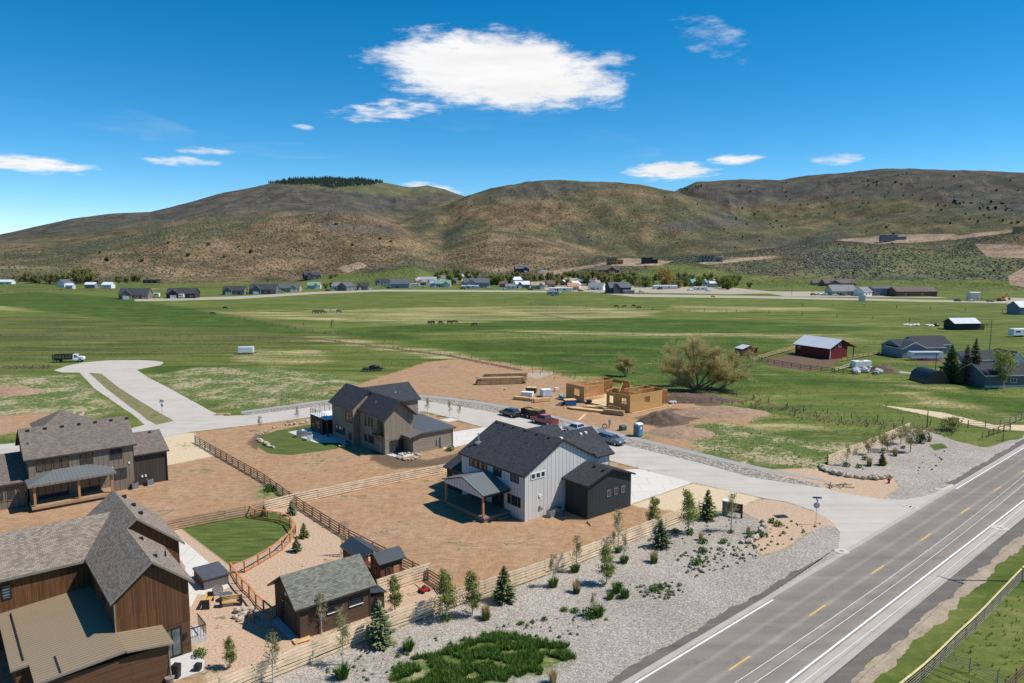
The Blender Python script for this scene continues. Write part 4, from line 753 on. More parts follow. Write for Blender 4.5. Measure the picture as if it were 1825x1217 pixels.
b = MB(); b.prism([(-12.0, 2.86), (-5.3, 3.35), (-5.3, 3.50), (-12.0, 3.01)], -0.2, 10.2, 'y', [2, 1, 0, 1, 1][:1] * 0 or [1, 1, 0, 1, 1]); b.prism([(-10.9, 2.94), (-5.3, 3.35), (-5.3, 3.50), (-10.9, 3.09)], -3.35, -0.2, 'y', [1, 1, 0, 1, 1]); b.build('garage_roof', [planks('tan_metal_roof2', (0.30, 0.228, 0.145), (0.29, 0.22, 0.14), (0.06, 0.045, 0.035), row=0.36, length=60, gap=0.03, rough=0.45, streak=0.1, spec=0.4, vertical=True), rmD[1]], hD, fix=True)
b = MB(); b.prism([(-5.3, 3.35), (-2.1, 2.9), (-2.1, 3.04), (-5.3, 3.49)], -3.45, -0.02, 'y', [1, 1, 0, 1, 1]); b.build('side_roof', [MATS['tan_metal_roof2'], rmD[1]], hD, fix=True)
boxpart(hD, 'snow_guard', black, (-11.2, 0.6, 3.1, -11.1, 9.4, 3.17), (-9.4, -3.1, 3.2, -9.3, -0.4, 3.27))
boxpart(hD, 'garage_wall', rust_h, (-10.7, -3.05, 0, -5.3, 0.5, 2.85), (-5.3, -3.05, 0, -2.4, 0.0, 2.84), (-11.7, 0.1, 0, -5.3, 10.1, 2.85))
window(hD, '-y', 0.0, -2.15, -0.7, 0.12, 2.5, black, glassmat('sliding_glass', (0.07, 0.09, 0.085), 0.05), 2, name='sliding_door')
window(hD, '-x', -5.3, 3.6, 4.8, 4.4, 5.6, black, glass); boxpart(hD, 'barbecue_vent', black, (-0.55, -0.16, 1.5, -0.3, 0, 1.75))
boxpart(hD, 'corner_trim', rmD[1], (-5.36, -0.05, 2.7, -5.26, 0.05, 5.8), (-2.44, -3.1, 0, -2.34, -3.0, 2.8))
vents(hD, [(-1.9, v, 7.95) for v in (2.0, 6.6)] + [(-0.8, 11.5, 8.6), (-0.8, 14.3, 8.6), (-1.1, 16.6, 8.85)], black)
b = MB(); b.tube([(-0.6, 4.2, 6.6), (-0.6, 4.2, 7.3)], 0.07, 6); b.build('vent_pipe', black, hD)
tag(sheet('patio', [tuple(at(OD, *q)[:2]) for q in ((-2.35, -3.45), (-0.1, -3.4), (0.4, -2.0), (0.0, 0.0), (-2.35, 0.0))], 0.03, concm, kind=None), kind='structure')
b = MB(); b.box(0.02, 1.0, 0.0, 1.5, 3.4, 0.5)
st_ = b.build('side_steps', concm, hD)
b = MB()
for k in range(11): b.box(1.42, 1.05 + k * 0.22, 0.5, 1.45, 1.08 + k * 0.22, 1.45)
for k in range(7): b.box(0.1 + k * 0.22, 1.02, 0.5, 0.13 + k * 0.22, 1.05, 1.45)
b.box(1.40, 1.0, 1.43, 1.47, 3.4, 1.5); b.box(0.05, 1.0, 1.43, 1.47, 1.07, 1.5); b.build('side_railing', black, hD)
# ---------------- garden shed E and play cabin ----------------
OE = Vector((-17.56, 57.71, 0))
hE = thing('garden_shed', 'brown sided garden shed with weathered green-grey shingle roof inside the near fence', 'shed', OE, U39)
house_part(hE, -0.55, 6.95, -0.35, 5.8, 2.88, 4.78, 'x', shed_h, [sh_green, bronze], rake=0.55, ov=0.35, th=0.16)
for a0, a1 in ((2.35, 3.75), (4.4, 5.75)): window(hE, '-y', 0.0, a0, a1, 1.55, 2.1, bronze, glass, fw=0.05); boxpart(hE, 'window_sill', white, (a0, -0.12, 1.49, a1, 0.0, 1.55))
b = MB(); b.box(-0.05, 0.9, 0.05, 0.0, 4.2, 2.4); b.build('overhead_door', bronze, hE)
for k in range(4): window(hE, '-x', -0.05, 3.25, 3.95, 0.3 + k * 0.52, 0.7 + k * 0.52, bronze, glass, fw=0.05, name='door_window')
boxpart(hE, 'wall_lamp', white, (-0.18, 2.45, 3.0, 0.0, 2.7, 3.25)); boxpart(hE, 'corner_trim', bronze, (-0.06, -0.06, 0, 0.03, 0.03, 2.85), (6.36, -0.06, 0, 6.45, 0.03, 2.85)); boxpart(hE, 'threshold', concm, (-0.6, -0.3, 0, 0.0, 5.0, 0.06))
OFc = Vector((-12.64, 67.7, 0)); cabinw = planks('cabin_boards', (0.21, 0.078, 0.038), (0.155, 0.058, 0.03), (0.045, 0.02, 0.012), row=0.16, length=3, gap=0.012, streak=0.3)
hF = thing('play_cabin', 'small red-brown timber cabin with dark metal gable roof beside the long brown fence', 'cabin', OFc, U39)
house_part(hF, -0.35, 2.65, -0.3, 2.3, 2.3, 3.08, 'x', cabinw, [metal_dark, black], rake=0.3, ov=0.3, th=0.1)
window(hF, '-y', 0.0, 0.5, 1.05, 0.9, 1.7, cabinw, glass, fw=0.08); window(hF, '-x', -0.05, 0.8, 1.3, 0.9, 1.8, cedar, glass2, fw=0.06); boxpart(hF, 'door', cedar, (1.35, -0.05, 0.15, 2.0, 0.0, 1.7)); boxpart(hF, 'porch_base', cedar, (-0.9, 0, 0, 0, 2, 0.2))
hG = thing('chicken_coop', 'long low coop with dark metal roof behind the small red-brown cabin', 'coop', at(OFc, -0.9, 2.4), U39)
b = MB(); b.prism([(0.0, 2.05), (1.3, 2.75), (2.4, 2.35), (2.4, 2.25), (1.3, 2.65), (0.0, 1.95)], -0.1, 4.6, 'y'); b.build('roof', metal_dark, hG, fix=True)
b = MB(); b.box(0.3, 0.1, 0.0, 2.2, 4.4, 0.5)
for x in (0.25, 2.1):
    for y in (0.1, 1.5, 2.9, 4.3): b.box(x, y, 0.5, x + 0.1, y + 0.1, 2.0)
b.box(0.3, 2.4, 0.5, 2.1, 4.35, 2.0); b.build('wall', cabinw, hG)
hH = thing('lean_to', 'dark metal roofed lean-to between garden shed and near fence', 'lean-to', at(OE, 6.5, 0.3), U39)
b = MB(); b.prism([(0, 2.0), (1.9, 1.55), (1.9, 1.48), (0, 1.93)], 0.1, 3.4, 'y'); b.build('roof', metal_dark, hH, fix=True); boxpart(hH, 'wall', bronze, (0.0, 0.3, 0, 1.7, 3.2, 1.48))
# ---------------- timber frame under construction ----------------
OG = Vector((23.6, 144.62, 0)); osb = planks('sheathing_board', (0.56, 0.33, 0.12), (0.50, 0.28, 0.10), (0.30, 0.17, 0.07), row=1.22, length=2.44, gap=0.012, streak=0.2, bmp=0.1)
lum = plain('fresh_lumber', (0.66, 0.42, 0.19), 0.75, var=0.2, scale=1.5); lum2 = plain('orange_lumber', (0.50, 0.235, 0.085), 0.75, var=0.25, scale=1.5)
fr = thing('unfinished_house', 'half built timber framed house with sheathed walls and no roof', 'building site', OG, U39)
boxpart(fr, 'subfloor', plain('subfloor_board', (0.58, 0.44, 0.24), 0.8, var=0.15), (0.0, 0.0, 0.25, 12, 19, 0.42)); boxpart(fr, 'foundation', concm, (0.05, 0.05, 0, 11.9, 18.9, 0.25))
def studwall(p0, p1, z0, z1, opens=(), sheath=True, name='stud_wall', out=0.1):
    """stud wall from p0 to p1 (local), openings [(s0, s1, za, zb)]; sheathing on the outer (right-hand) side"""
    p0, p1 = Vector(p0), Vector(p1); d = (p1 - p0); L_ = d.length; d.normalize(); n = Vector((d.y, -d.x))
    def P3(s, q, z): v_ = p0 + d * s + n * q; return (v_.x, v_.y, z)
    b = MB()
    b.obox(P3(0, -0.08, z0 + 0.05), P3(L_, -0.08, z0 + 0.05), 0.14, 0.1); b.obox(P3(0, -0.08, z1 - 0.08), P3(L_, -0.08, z1 - 0.08), 0.15, 0.16)
    s = 0.0
    while s <= L_ + 0.01:
        if not any(a < s < c for a, c, _, _ in opens): b.obox(P3(s, -0.08, z0 + 0.1), P3(s, -0.08, z1 - 0.16), 0.06, 0.14, up=(d.x, d.y, 0.001))
        s += 0.42
    for a, c, za, zb in opens:
        for q in (a, c): b.obox(P3(q, -0.08, z0 + 0.1), P3(q, -0.08, z1 - 0.16), 0.08, 0.14)
        b.obox(P3(a, -0.08, za), P3(c, -0.08, za), 0.14, 0.08); b.obox(P3(a, -0.08, zb), P3(c, -0.08, zb), 0.14, 0.2)
    b.build(name, lum2, fr)
    if sheath:
        cuts = sorted(set([0, L_] + [q for o_ in opens for q in o_[:2]])); b = MB()
        def slab(s0, s1, za, zb):
            if zb - za > 0.02: b.obox(P3(s0, 0.02, (za + zb) / 2), P3(s1, 0.02, (za + zb) / 2), 0.03, zb - za)
        for s0, s1 in zip(cuts[:-1], cuts[1:]):
            o_ = [q for q in opens if q[0] <= (s0 + s1) / 2 <= q[1]]
            if o_: slab(s0, s1, z0 - 0.3, o_[0][2]); slab(s0, s1, o_[0][3], z1 - 0.04)
            else: slab(s0, s1, z0 - 0.3, z1 - 0.04)
        b.build('sheathing', osb, fr)
za, zb = 0.42, 3.55
studwall((0, 0), (10.0, 0), za, zb, [(4.4, 6.0, 1.5, 2.8)]); studwall((10.0, 0), (11.6, 0), za, zb, sheath=False)
studwall((0, 6.4), (0, 0), za, zb, [(0.7, 1.9, 1.3, 2.9), (4.0, 5.6, 1.7, 2.9)]); studwall((11.6, 0), (11.6, 6.2), za, zb); studwall((6.0, 3.2), (11.6, 3.2), za, zb, sheath=False); studwall((11.6, 6.2), (5.0, 6.2), za, zb, sheath=False)
studwall((3.2, 0.4), (3.2, 6.2), za, zb, sheath=False)
studwall((0, 18.6), (0, 12.9), za, zb, [(2.4, 4.2, 1.3, 2.9)]); studwall((0, 12.9), (6.0, 12.9), za, zb, sheath=False); studwall((0.2, 18.6), (12, 18.6), za, zb, sheath=False); studwall((3.0, 15.6), (12, 15.6), za, zb, sheath=False)
studwall((12, 11.0), (12, 18.6), za, zb, [(2.2, 5.4, 1.4, 3.0)], sheath=False); studwall((12, 10.8), (12, 18.7), za, zb, [(2.2, 5.4, 1.4, 3.0)])
b = MB(); b.obox((2.2, 5.0, 3.3), (5.5, 7.0, 4.6), 0.06, 0.1); b.obox((0.3, 6.6, 3.6), (4.2, 8.0, 3.7), 0.05, 0.1); b.build('brace', lum, fr)
b = MB(); b.obox((0.1, -0.5, 0.1), (10.9, -0.3, 0.12), 0.25, 0.12); b.obox((11.0, -0.8, 0.1), (13.6, -0.3, 0.1), 0.3, 0.1); b.build('formwork', lum, fr)
# ---------------- fences ----------------
lightwood = plain('pale_fence_wood', (0.74, 0.55, 0.37), 0.8, var=0.25, scale=0.8); tanwood = plain('tan_fence_wood', (0.48, 0.31, 0.18), 0.8, var=0.25, scale=0.8)
orangewood = plain('orange_fence_wood', (0.52, 0.20, 0.06), 0.75, var=0.2, scale=0.8); shadewood = plain('shaded_fence_wood', (0.30, 0.19, 0.115), 0.8, var=0.3, scale=0.8)  # last one: brown tone carries the shade on the boards' unlit side
postwood = plain('grey_post_wood', (0.12, 0.092, 0.068), 0.9, var=0.3); rustpipe = plain('rusty_pipe', (0.17, 0.09, 0.055), 0.7, var=0.3); yellowpipe = plain('yellow_pipe', (0.62, 0.50, 0.24), 0.6, var=0.2); greypipe = plain('grey_pipe', (0.25, 0.215, 0.18), 0.6, var=0.25)
def resample(pts, step):
    out = []; P_ = [Vector((p[0], p[1])) for p in pts]; acc = 0.0; out.append(P_[0])
    for a, b_ in zip(P_[:-1], P_[1:]):
        L_ = (b_ - a).length; d = (b_ - a) / max(L_, 1e-6); t = step - acc
        while t <= L_: out.append(a + d * t); t += step
        acc = L_ - (t - step)
    if (out[-1] - P_[-1]).length > step * 0.4: out.append(P_[-1])
    return out
def fence(name, label, pts, h, step, rails, rw, pm, rm, side=1, pw=0.13, jit=0.03, rail_t=0.045, group=None, seed=1, px=True, posts_round=False, cat='fence', panel='rail_panel', pmats=None, top=None, rear=False):
    """posts as parts, the rails of each bay as one part"""
    rr = random.Random(seed); P_ = [Vector(G(x, y)[:2]) for x, y in pts] if px else [Vector(p) for p in pts]; P_ = resample(P_, step)
    o0 = P_[0]; root = thing(name, label, cat, (o0.x, o0.y, 0), 0, group)
    if posts_round: b = MB(); b.tube([(0, 0, -0.1), (0, 0, h + 0.1)], pw / 2, 6)
    else: b = MB(); b.box(-pw / 2, -pw / 2, -0.1, pw / 2, pw / 2, h + 0.04)
    po = b.build('post', pm, root); 
    for i, p in enumerate(P_):
        c = po if i == 0 else po.copy()
        if i: C.objects.link(c); c.parent = root
        c.location = (p.x - o0.x, p.y - o0.y, 0); d = P_[min(i + 1, len(P_) - 1)] - P_[max(i - 1, 0)]
        c.rotation_euler = (rr.uniform(-jit, jit) * 0.6, rr.uniform(-jit, jit) * 0.6, math.atan2(d.y, d.x)); c.scale = (1, 1, 1 + rr.uniform(-0.02, 0.02))
    for i, (p, q) in enumerate(zip(P_[:-1], P_[1:])):
        b = MB(); d = (q - p).normalized(); n = Vector((d.y, -d.x)) * side * (pw / 2 + rail_t / 2)
        for k, z in enumerate(rails):
            j0, j1 = rr.uniform(-jit, jit), rr.uniform(-jit, jit); e = d * (0.06 if k % 2 else 0.0)
            a = p + n - e - o0; c_ = q + n + e - o0
            if posts_round: b.tube([(a.x, a.y, z + j0 * .3), (c_.x, c_.y, z + j1 * .3)], rw / 2, 6)
            else: b.obox((a.x, a.y, z + j0), (c_.x, c_.y, z + j1), rail_t, rw)
        m_ = pmats(i) if pmats else rm
        if rear:  # second row of boards, added in dark wood so the gaps look shaded
            n2 = Vector((d.y, -d.x)) * -side * (pw / 2 + rail_t / 2); b.k = 1
            for z0_, z1_ in zip(rails[:-1], rails[1:]): a = p + n2 - o0; c_ = q + n2 - o0; z = (z0_ + z1_) / 2; b.obox((a.x, a.y, z), (c_.x, c_.y, z), rail_t, rw * .8)
        b.build(panel, [m_, shadewood] if rear else m_, root)
    if top:
        b = MB()
        for p, q in zip(P_[:-1], P_[1:]):
            p2, q2 = p - o0, q - o0; b.tube([(p2.x, p2.y, h + 0.05), (q2.x, q2.y, h + 0.05)], top[1], 6) if posts_round else b.obox((p2.x, p2.y, h + 0.05), (q2.x, q2.y, h + 0.05), top[1], 0.05)
        b.build('top_rail', top[0], root)
    return root
R5 = (0.16, 0.44, 0.72, 1.0, 1.28, 1.54)
fence('wooden_fence', 'long pale five-board fence between house yards and the grey gravel bed', [(330, 1272), (461, 1217), (560, 1177), (702, 1119.4), (808, 1081), (915, 1045), (1013, 1010), (1060, 991), (1150, 955), (1246, 914)], 1.6, 2.45, R5, 0.19, postwood, lightwood, seed=3, rear=True)
fence('wooden_fence', 'pale board fence running from the brown house roof past the dog lawn', [(285, 950), (307, 945), (443, 919), (527, 897), (660, 869), (800, 841), (830, 834)], 1.3, 2.4, R5[:5], 0.19, postwood, lightwood, seed=4, rear=True, pmats=lambda i: tanwood if i < 5 else lightwood)
fence('wooden_fence', 'long board fence, its shaded side brown, seen edge-on from the street down past the play cabin', [(348, 789), (400, 819), (470, 859), (533, 905), (621, 961), (700, 1003), (762, 1034), (790, 1052), (805, 1078)], 1.25, 2.4, (0.2, 0.5, 0.8, 1.1), 0.14, shadewood, shadewood, side=-1, seed=5)
fence('wooden_fence', 'short pale board fence closing the pen beside the play cabin', [(672, 1062), (715, 1046), (764, 1031)], 1.3, 2.0, R5, 0.19, postwood, lightwood, seed=6, rear=True)
fence('wooden_fence', 'tall pale slatted fence on the gravel mound beside the highway', [(1474.8, 828), (1510, 814), (1541, 801), (1580, 785), (1621, 767)], 1.5, 2.3, (0.16, 0.42, 0.68, 0.94, 1.2, 1.44), 0.17, postwood, lightwood, seed=7, rear=True)
dog = [(443, 916), (455, 924), (478, 927), (500, 930), (517, 937), (527, 952), (517, 967), (503, 981), (481.5, 994.5), (460.4, 1007), (436, 1021), (411, 1022), (422, 1040), (432, 1053), (444.4, 1064), (456.5, 1080), (470, 1092), (485, 1105), (496, 1100)]
def dogfence():
    P_ = [Vector(G(x, y)[:2]) for x, y in dog]; o0 = P_[0]; root = thing('dog_fence', 'orange stained post and wire fence curving round the green dog lawn', 'fence', (o0.x, o0.y, 0))
    pb = MB(); pb.box(-0.06, -0.06, 0, 0.06, 0.06, 1.15); po = pb.build('post', orangewood, root); mesh_m = plain('fence_wire', (0.10, 0.09, 0.08), 0.5, metal=0.4)
    for i, p in enumerate(P_):
        c = po if i == 0 else po.copy()
        if i: C.objects.link(c); c.parent = root
        c.location = (p.x - o0.x, p.y - o0.y, 0)
    for p, q in zip(P_[:-1], P_[1:]):
        p, q = p - o0, q - o0; b = MB(); b.obox((p.x, p.y, 1.18), (q.x, q.y, 1.18), 0.16, 0.05); b.obox((p.x, p.y, 0.16), (q.x, q.y, 0.16), 0.04, 0.16); b.build('rail', orangewood, root)
        w_ = MB()
        for z in (0.4, 0.6, 0.8, 1.0): w_.obox((p.x, p.y, z), (q.x, q.y, z), 0.008, 0.008)
        n = max(2, int((q - p).length / 0.3))
        for k in range(1, n): c = p.lerp(q, k / n); w_.obox((c.x, c.y, 0.2), (c.x, c.y, 1.15), 0.008, 0.008)
        w_.build('wire_mesh', mesh_m, root)
dogfence()
pr = (0.2, 0.42, 0.64, 0.86, 1.08)
fence('pipe_fence', 'long roadside pipe fence with yellow top rail along the highway grass', [(1590, 1258), (1647, 1211), (1676, 1183), (1703, 1155), (1728, 1132), (1751, 1109), (1773, 1085), (1794.5, 1062), (1814, 1041), (1850, 1004), (1900, 955)], 1.25, 2.35, pr, 0.045, rustpipe, greypipe, pw=0.1, posts_round=True, jit=0.0, seed=8, panel='pipe_rails', top=(yellowpipe, 0.08))
fence('pipe_fence', 'grey pipe panel fence branching off the yellow topped pipe fence', [(1676, 1183), (1706, 1190), (1737, 1203), (1768, 1218), (1830, 1250)], 1.2, 2.0, pr, 0.04, greypipe, greypipe, pw=0.07, posts_round=True, jit=0.0, seed=9, panel='pipe_rails')
fence('pipe_fence', 'rusty brown pipe gate fence nearest the bottom edge, meeting the yellow topped fence', [(1647, 1211), (1700, 1232), (1750, 1255)], 1.25, 3.0, (0.3, 0.75, 1.2), 0.05, rustpipe, rustpipe, pw=0.09, posts_round=True, jit=0.0, seed=10, panel='pipe_rails')
fence('pipe_fence', 'rusty pipe fence rising out of the bottom right corner', [(1770, 1262), (1795, 1236), (1826, 1205), (1850, 1180)], 1.25, 2.2, (0.3, 0.6, 0.9, 1.2), 0.05, rustpipe, rustpipe, pw=0.1, posts_round=True, jit=0.0, seed=11, panel='pipe_rails')
def wirefence(label, pts, step=6.0, h=1.25, seed=1, pm=postwood, pw=0.15, name='wire_fence'):
    rr = random.Random(seed); P_ = resample([Vector(G(x, y)[:2]) for x, y in pts], step)[:98]; o0 = P_[0]; root = thing(name, label, 'fence', (o0.x, o0.y, 0))
    b = MB(); b.tube([(0, 0, -0.2), (0, 0, h)], [pw / 2, pw / 2.4], 6); po = b.build('post', pm, root)
    for i, p in enumerate(P_):
        c = po if i == 0 else po.copy()
        if i: C.objects.link(c); c.parent = root
        c.location = (p.x - o0.x + rr.uniform(-.2, .2), p.y - o0.y + rr.uniform(-.2, .2), 0); c.rotation_euler = (rr.uniform(-.08, .08), rr.uniform(-.08, .08), 0); c.scale = (1, 1, rr.uniform(0.85, 1.15))
    b = MB()
    for p, q in zip(P_[:-1], P_[1:]):
        for z in (0.45, 0.8, 1.1): b.obox((p.x - o0.x, p.y - o0.y, z), (q.x - o0.x, q.y - o0.y, z), 0.012, 0.012)
    b.build('wire', greypipe, root); return root
wirefence('wire fence along the ditch behind the building site', [(700, 622), (840, 640), (960, 661), (1100, 690), (1240, 714), (1317, 724), (1400, 738), (1490, 752), (1600, 765), (1700, 776), (1790, 786)], 4.5, seed=2)
wirefence('wire fence between green pasture and willow, ending behind the gravel mound', [(1290, 700), (1317, 707), (1435, 733), (1540, 748), (1640, 758), (1700, 762)], 4.5, seed=3)
wirefence('nearer of two far pasture fences on the right, with wide spaced posts', [(1200, 553), (1300, 556), (1386, 560), (1474, 564), (1568, 570), (1671, 577), (1760, 583)], 17, 1.7, 4, pw=0.3)
wirefence('farther of two far pasture fences on the right, just below the valley road', [(1430, 546), (1508, 547), (1614, 550), (1716, 554), (1825, 558)], 17, 1.7, 5, pw=0.3)
wirefence('diagonal pasture fence running up the left fields', [(415, 566), (480, 578), (560, 592), (640, 601), (700, 612)], 8, 1.4, 6, pw=0.22)
wirefence('dark fence line crossing the green pasture below the black cattle', [(770, 582), (860, 592), (980, 604), (1060, 610)], 9, 1.3, 7, pw=0.18)
wirefence('pasture fence behind the straw coloured field in the middle distance', [(900, 541), (1050, 549), (1150, 553), (1300, 557)], 20, 1.6, 8, pw=0.3)
fence('corral_fence', 'dark post and rail fence along the near side of the red barn corral', [(1345, 642), (1382, 650), (1430, 658), (1487, 665), (1520, 669)], 1.3, 3.0, (0.45, 0.85, 1.25), 0.12, postwood, postwood, jit=0.06, seed=12, panel='rails')
fence('corral_fence', 'pale weathered rail fence climbing from the small red shed to the red barn', [(1342, 645), (1370, 636), (1395, 629), (1418, 622)], 1.5, 3.0, (0.5, 0.9, 1.35), 0.16, tanwood, tanwood, jit=0.06, seed=13, panel='rails')
fence('corral_fence', 'post and rail fence from the barn eave toward the grey farmhouse', [(1500, 645), (1535, 638), (1570, 631), (1600, 627)], 1.4, 3.5, (0.6, 1.2), 0.12, postwood, tanwood, jit=0.06, seed=14, panel='rails')
fence('corral_fence', 'low rail fence beside the debris heap east of the corral', [(1487, 664), (1505, 658), (1524, 652)], 1.2, 3.0, (0.6, 1.1), 0.14, postwood, lightwood, jit=0.05, seed=15, panel='rails')
fence('field_gate_fence', 'grey pipe fence beside the farm track gate near the highway', [(1725, 762), (1760, 762), (1790, 760), (1800, 757), (1830, 744)], 1.3, 3.2, (0.4, 0.8, 1.2), 0.07, postwood, greypipe, pw=0.16, posts_round=True, jit=0.03, seed=16, panel='rails')
fence('field_gate_fence', 'leaning broken rail fence in weeds before the gravel mound', [(1762, 778), (1785, 770), (1800, 768)], 1.2, 2.0, (0.4, 0.8, 1.1), 0.1, postwood, postwood, jit=0.12, seed=17, panel='rails')
# ---------------- vehicles ----------------
tyre = plain('tyre_rubber', (0.015, 0.015, 0.015), 0.85, var=0.1); rim = plain('alloy_rim', (0.42, 0.43, 0.44), 0.3, metal=0.8, var=0.05); lampw = plain('headlight_glass', (0.7, 0.7, 0.68), 0.15, var=0.03); lampr = plain('tail_light_glass', (0.35, 0.015, 0.01), 0.2, var=0.05)
def paint(name, c):
    m_ = plain(name, c, 0.28, var=0.04, spec=0.6); b = m_.node_tree.nodes['Principled BSDF']; b.inputs['Coat Weight'].default_value = 0.5; return m_
def wheel(root, x, y, r, wd=0.24):
    b = MB(); s = 1 if y > 0 else -1; b.tube([(x, y - wd / 2, r), (x, y + wd / 2, r)], r, 16); o = b.build('wheel', tyre, root); b = MB(); b.tube([(x, y + s * wd / 2, r), (x, y + s * (wd / 2 + 0.015), r)], r * 0.6, 12); b.build('rim', rim, o)
def shell(prof_, hw_):
    """side outline (x, z) with a half-width for every point, as one closed body"""
    b = MB(); n = len(prof_)
    for s in (-1, 1):
        for (x, z), h in zip(prof_, hw_): b.v.append((x, s * h, z))
    for i in range(n): j = (i + 1) % n; b.f.append([i, j, n + j, n + i]); b.m.append(0)
    b.f.append(list(range(n))[::-1]); b.f.append(list(range(n, 2 * n))); b.m += [0, 0]; return b
def bevel_obj(o, w_=0.05, seg=2):
    bm = bmesh.new(); bm.from_mesh(o.data); bmesh.ops.recalc_face_normals(bm, faces=bm.faces)
    bmesh.ops.bevel(bm, geom=[e for e in bm.edges if e.calc_face_angle(0) > 0.35], offset=w_, segments=seg, affect='EDGES', profile=0.6); bm.to_mesh(o.data); bm.free()
def sidepanel(b, pts, hwf, out=0.012):
    for s in (-1, 1): b.poly([(x, s * (hwf(z) + out), z) for x, z in pts], flip=s > 0)
def car(label, loc, ang, col_, kind='suv', group='vehicles parked on the street', hatch=False, name=None):
    t = thing(name or {'suv': 'parked_suv', 'pickup': 'pickup_truck'}[kind], label, 'car' if kind == 'suv' else 'pickup', loc, ang, group)
    if kind == 'suv':
        P_ = [(2.3, .32), (2.33, .62), (2.2, .88), (1.15, 1.06), (0.45, 1.58), (-1.55, 1.66), (-2.15, 1.1), (-2.3, 1.0), (-2.3, .35)]
        H_ = [.84, .9, .9, .9, .68, .66, .86, .9, .86]; L_ = 2.3
        hwf = lambda z: .9 - max(0, z - 1.0) * .37
        wins = [[(0.95, 1.08), (0.42, 1.48), (-0.3, 1.53), (-0.3, 1.06)], [(-0.38, 1.06), (-0.38, 1.53), (-1.5, 1.53), (-1.85, 1.08)]]
        ws = [(1.12, 1.08, .84), (0.5, 1.55, .66)]; rw = [(-1.6, 1.62, .62), (-2.12, 1.14, .8)]; wx = (1.4, -1.4); wr = .36
    else:
        P_ = [(2.75, .4), (2.78, .8), (2.65, 1.08), (1.25, 1.2), (0.6, 1.78), (-0.85, 1.8), (-1.05, 1.22), (-2.85, 1.2), (-2.85, .5)]
        H_ = [.9, .96, .96, .96, .72, .72, .94, .97, .95]; L_ = 2.8
        hwf = lambda z: .96 - max(0, z - 1.2) * .40
        wins = [[(1.05, 1.22), (0.58, 1.7), (-0.05, 1.72), (-0.05, 1.2)], [(-0.12, 1.2), (-0.12, 1.72), (-0.78, 1.72), (-0.92, 1.22)]]
        ws = [(1.2, 1.24, .88), (0.64, 1.74, .7)]; rw = [(-0.86, 1.74, .66), (-1.02, 1.28, .84)]; wx = (1.75, -1.75); wr = .42
    b = shell(P_, H_); o = b.build('body', col_, t, fix=True); bevel_obj(o, 0.07)
    b = MB()
    for wq in wins: sidepanel(b, wq, hwf)
    b.build('side_windows', glass, t, fix=False)
    for (nm, q, sg) in (('windscreen', ws, 1), ('rear_window', rw, -1)):
        b = MB(); (xa, za, ha), (xb, zb, hb) = q; e = 0.02 * sg; b.poly([(xa + e, -ha, za + .01), (xa + e, ha, za + .01), (xb + e, hb, zb + .01), (xb + e, -hb, zb + .01)]); b.build(nm, glass, t)
    for x in wx:
        for s in (-1, 1): wheel(t, x, s * (H_[1] - 0.1), wr)
    for s in (-1, 1):
        boxpart(t, 'headlight', lampw, (L_ - 0.12, s * .66 - .16, .68, L_ + 0.04, s * .66 + .16, .84)); boxpart(t, 'tail_light', lampr, (-L_ - 0.06, s * .78 - .08, .75, -L_ + 0.1, s * .78 + .08, 1.0)); boxpart(t, 'mirror', col_, (0.85, s * 1.0 - .1, 1.05, 1.0, s * 1.0 + .1, 1.2))
    boxpart(t, 'bumper', black, (L_ - .1, -.8, .3, L_ + .08, .8, .5)); boxpart(t, 'bumper', black, (-L_ - .08, -.8, .35, -L_ + .1, .8, .55))
    if kind == 'pickup': boxpart(t, 'truck_bed', black, (-2.72, -.78, 1.15, -1.15, .78, 1.225))
    if hatch:
        b = MB(); b.poly([(-1.6, -.66, 1.68), (-1.6, .66, 1.68), (-2.65, .72, 2.15), (-2.65, -.72, 2.15)]); b.poly([(-1.6, -.66, 1.63), (-1.6, .66, 1.63), (-2.65, .72, 2.10), (-2.65, -.72, 2.10)], flip=True); b.build('open_hatch', col_, t); boxpart(t, 'boot_opening', black, (-2.32, -.7, .75, -2.1, .7, 1.5))
    return t
def ang_px(p, q): a, b_ = G(*p), G(*q); return math.atan2(b_.y - a.y, b_.x - a.x)
blk = paint('black_car_paint', (0.022, 0.025, 0.032)); redp = paint('red_car_paint', (0.26, 0.012, 0.012)); silv = paint('silver_car_paint', (0.50, 0.53, 0.56)); gun = paint('gunmetal_car_paint', (0.13, 0.15, 0.18)); whp = paint('white_car_paint', (0.75, 0.76, 0.77)); bluep = paint('blue_car_paint', (0.05, 0.10, 0.2))
aS = ang_px((1001, 759), (895, 737.5))
car('black sport utility vehicle parked at the kerb in front of the dump trailer', G(909, 741), ang_px((920, 744), (895, 738)), blk)
car('red pickup parked behind the black dump trailer', G(970, 755), ang_px((980, 758), (951, 751.5)), redp, 'pickup')
car('silver pickup half hidden behind the charcoal roof of the white house', G(1028, 771.5), ang_px((1045, 776), (1010, 767)), silv, 'pickup')
car('gunmetal grey vehicle with its rear hatch raised, parked alongside the cobble ditch', G(1090, 790), ang_px((1074, 785), (1104, 792)), gun, 'suv', hatch=True)
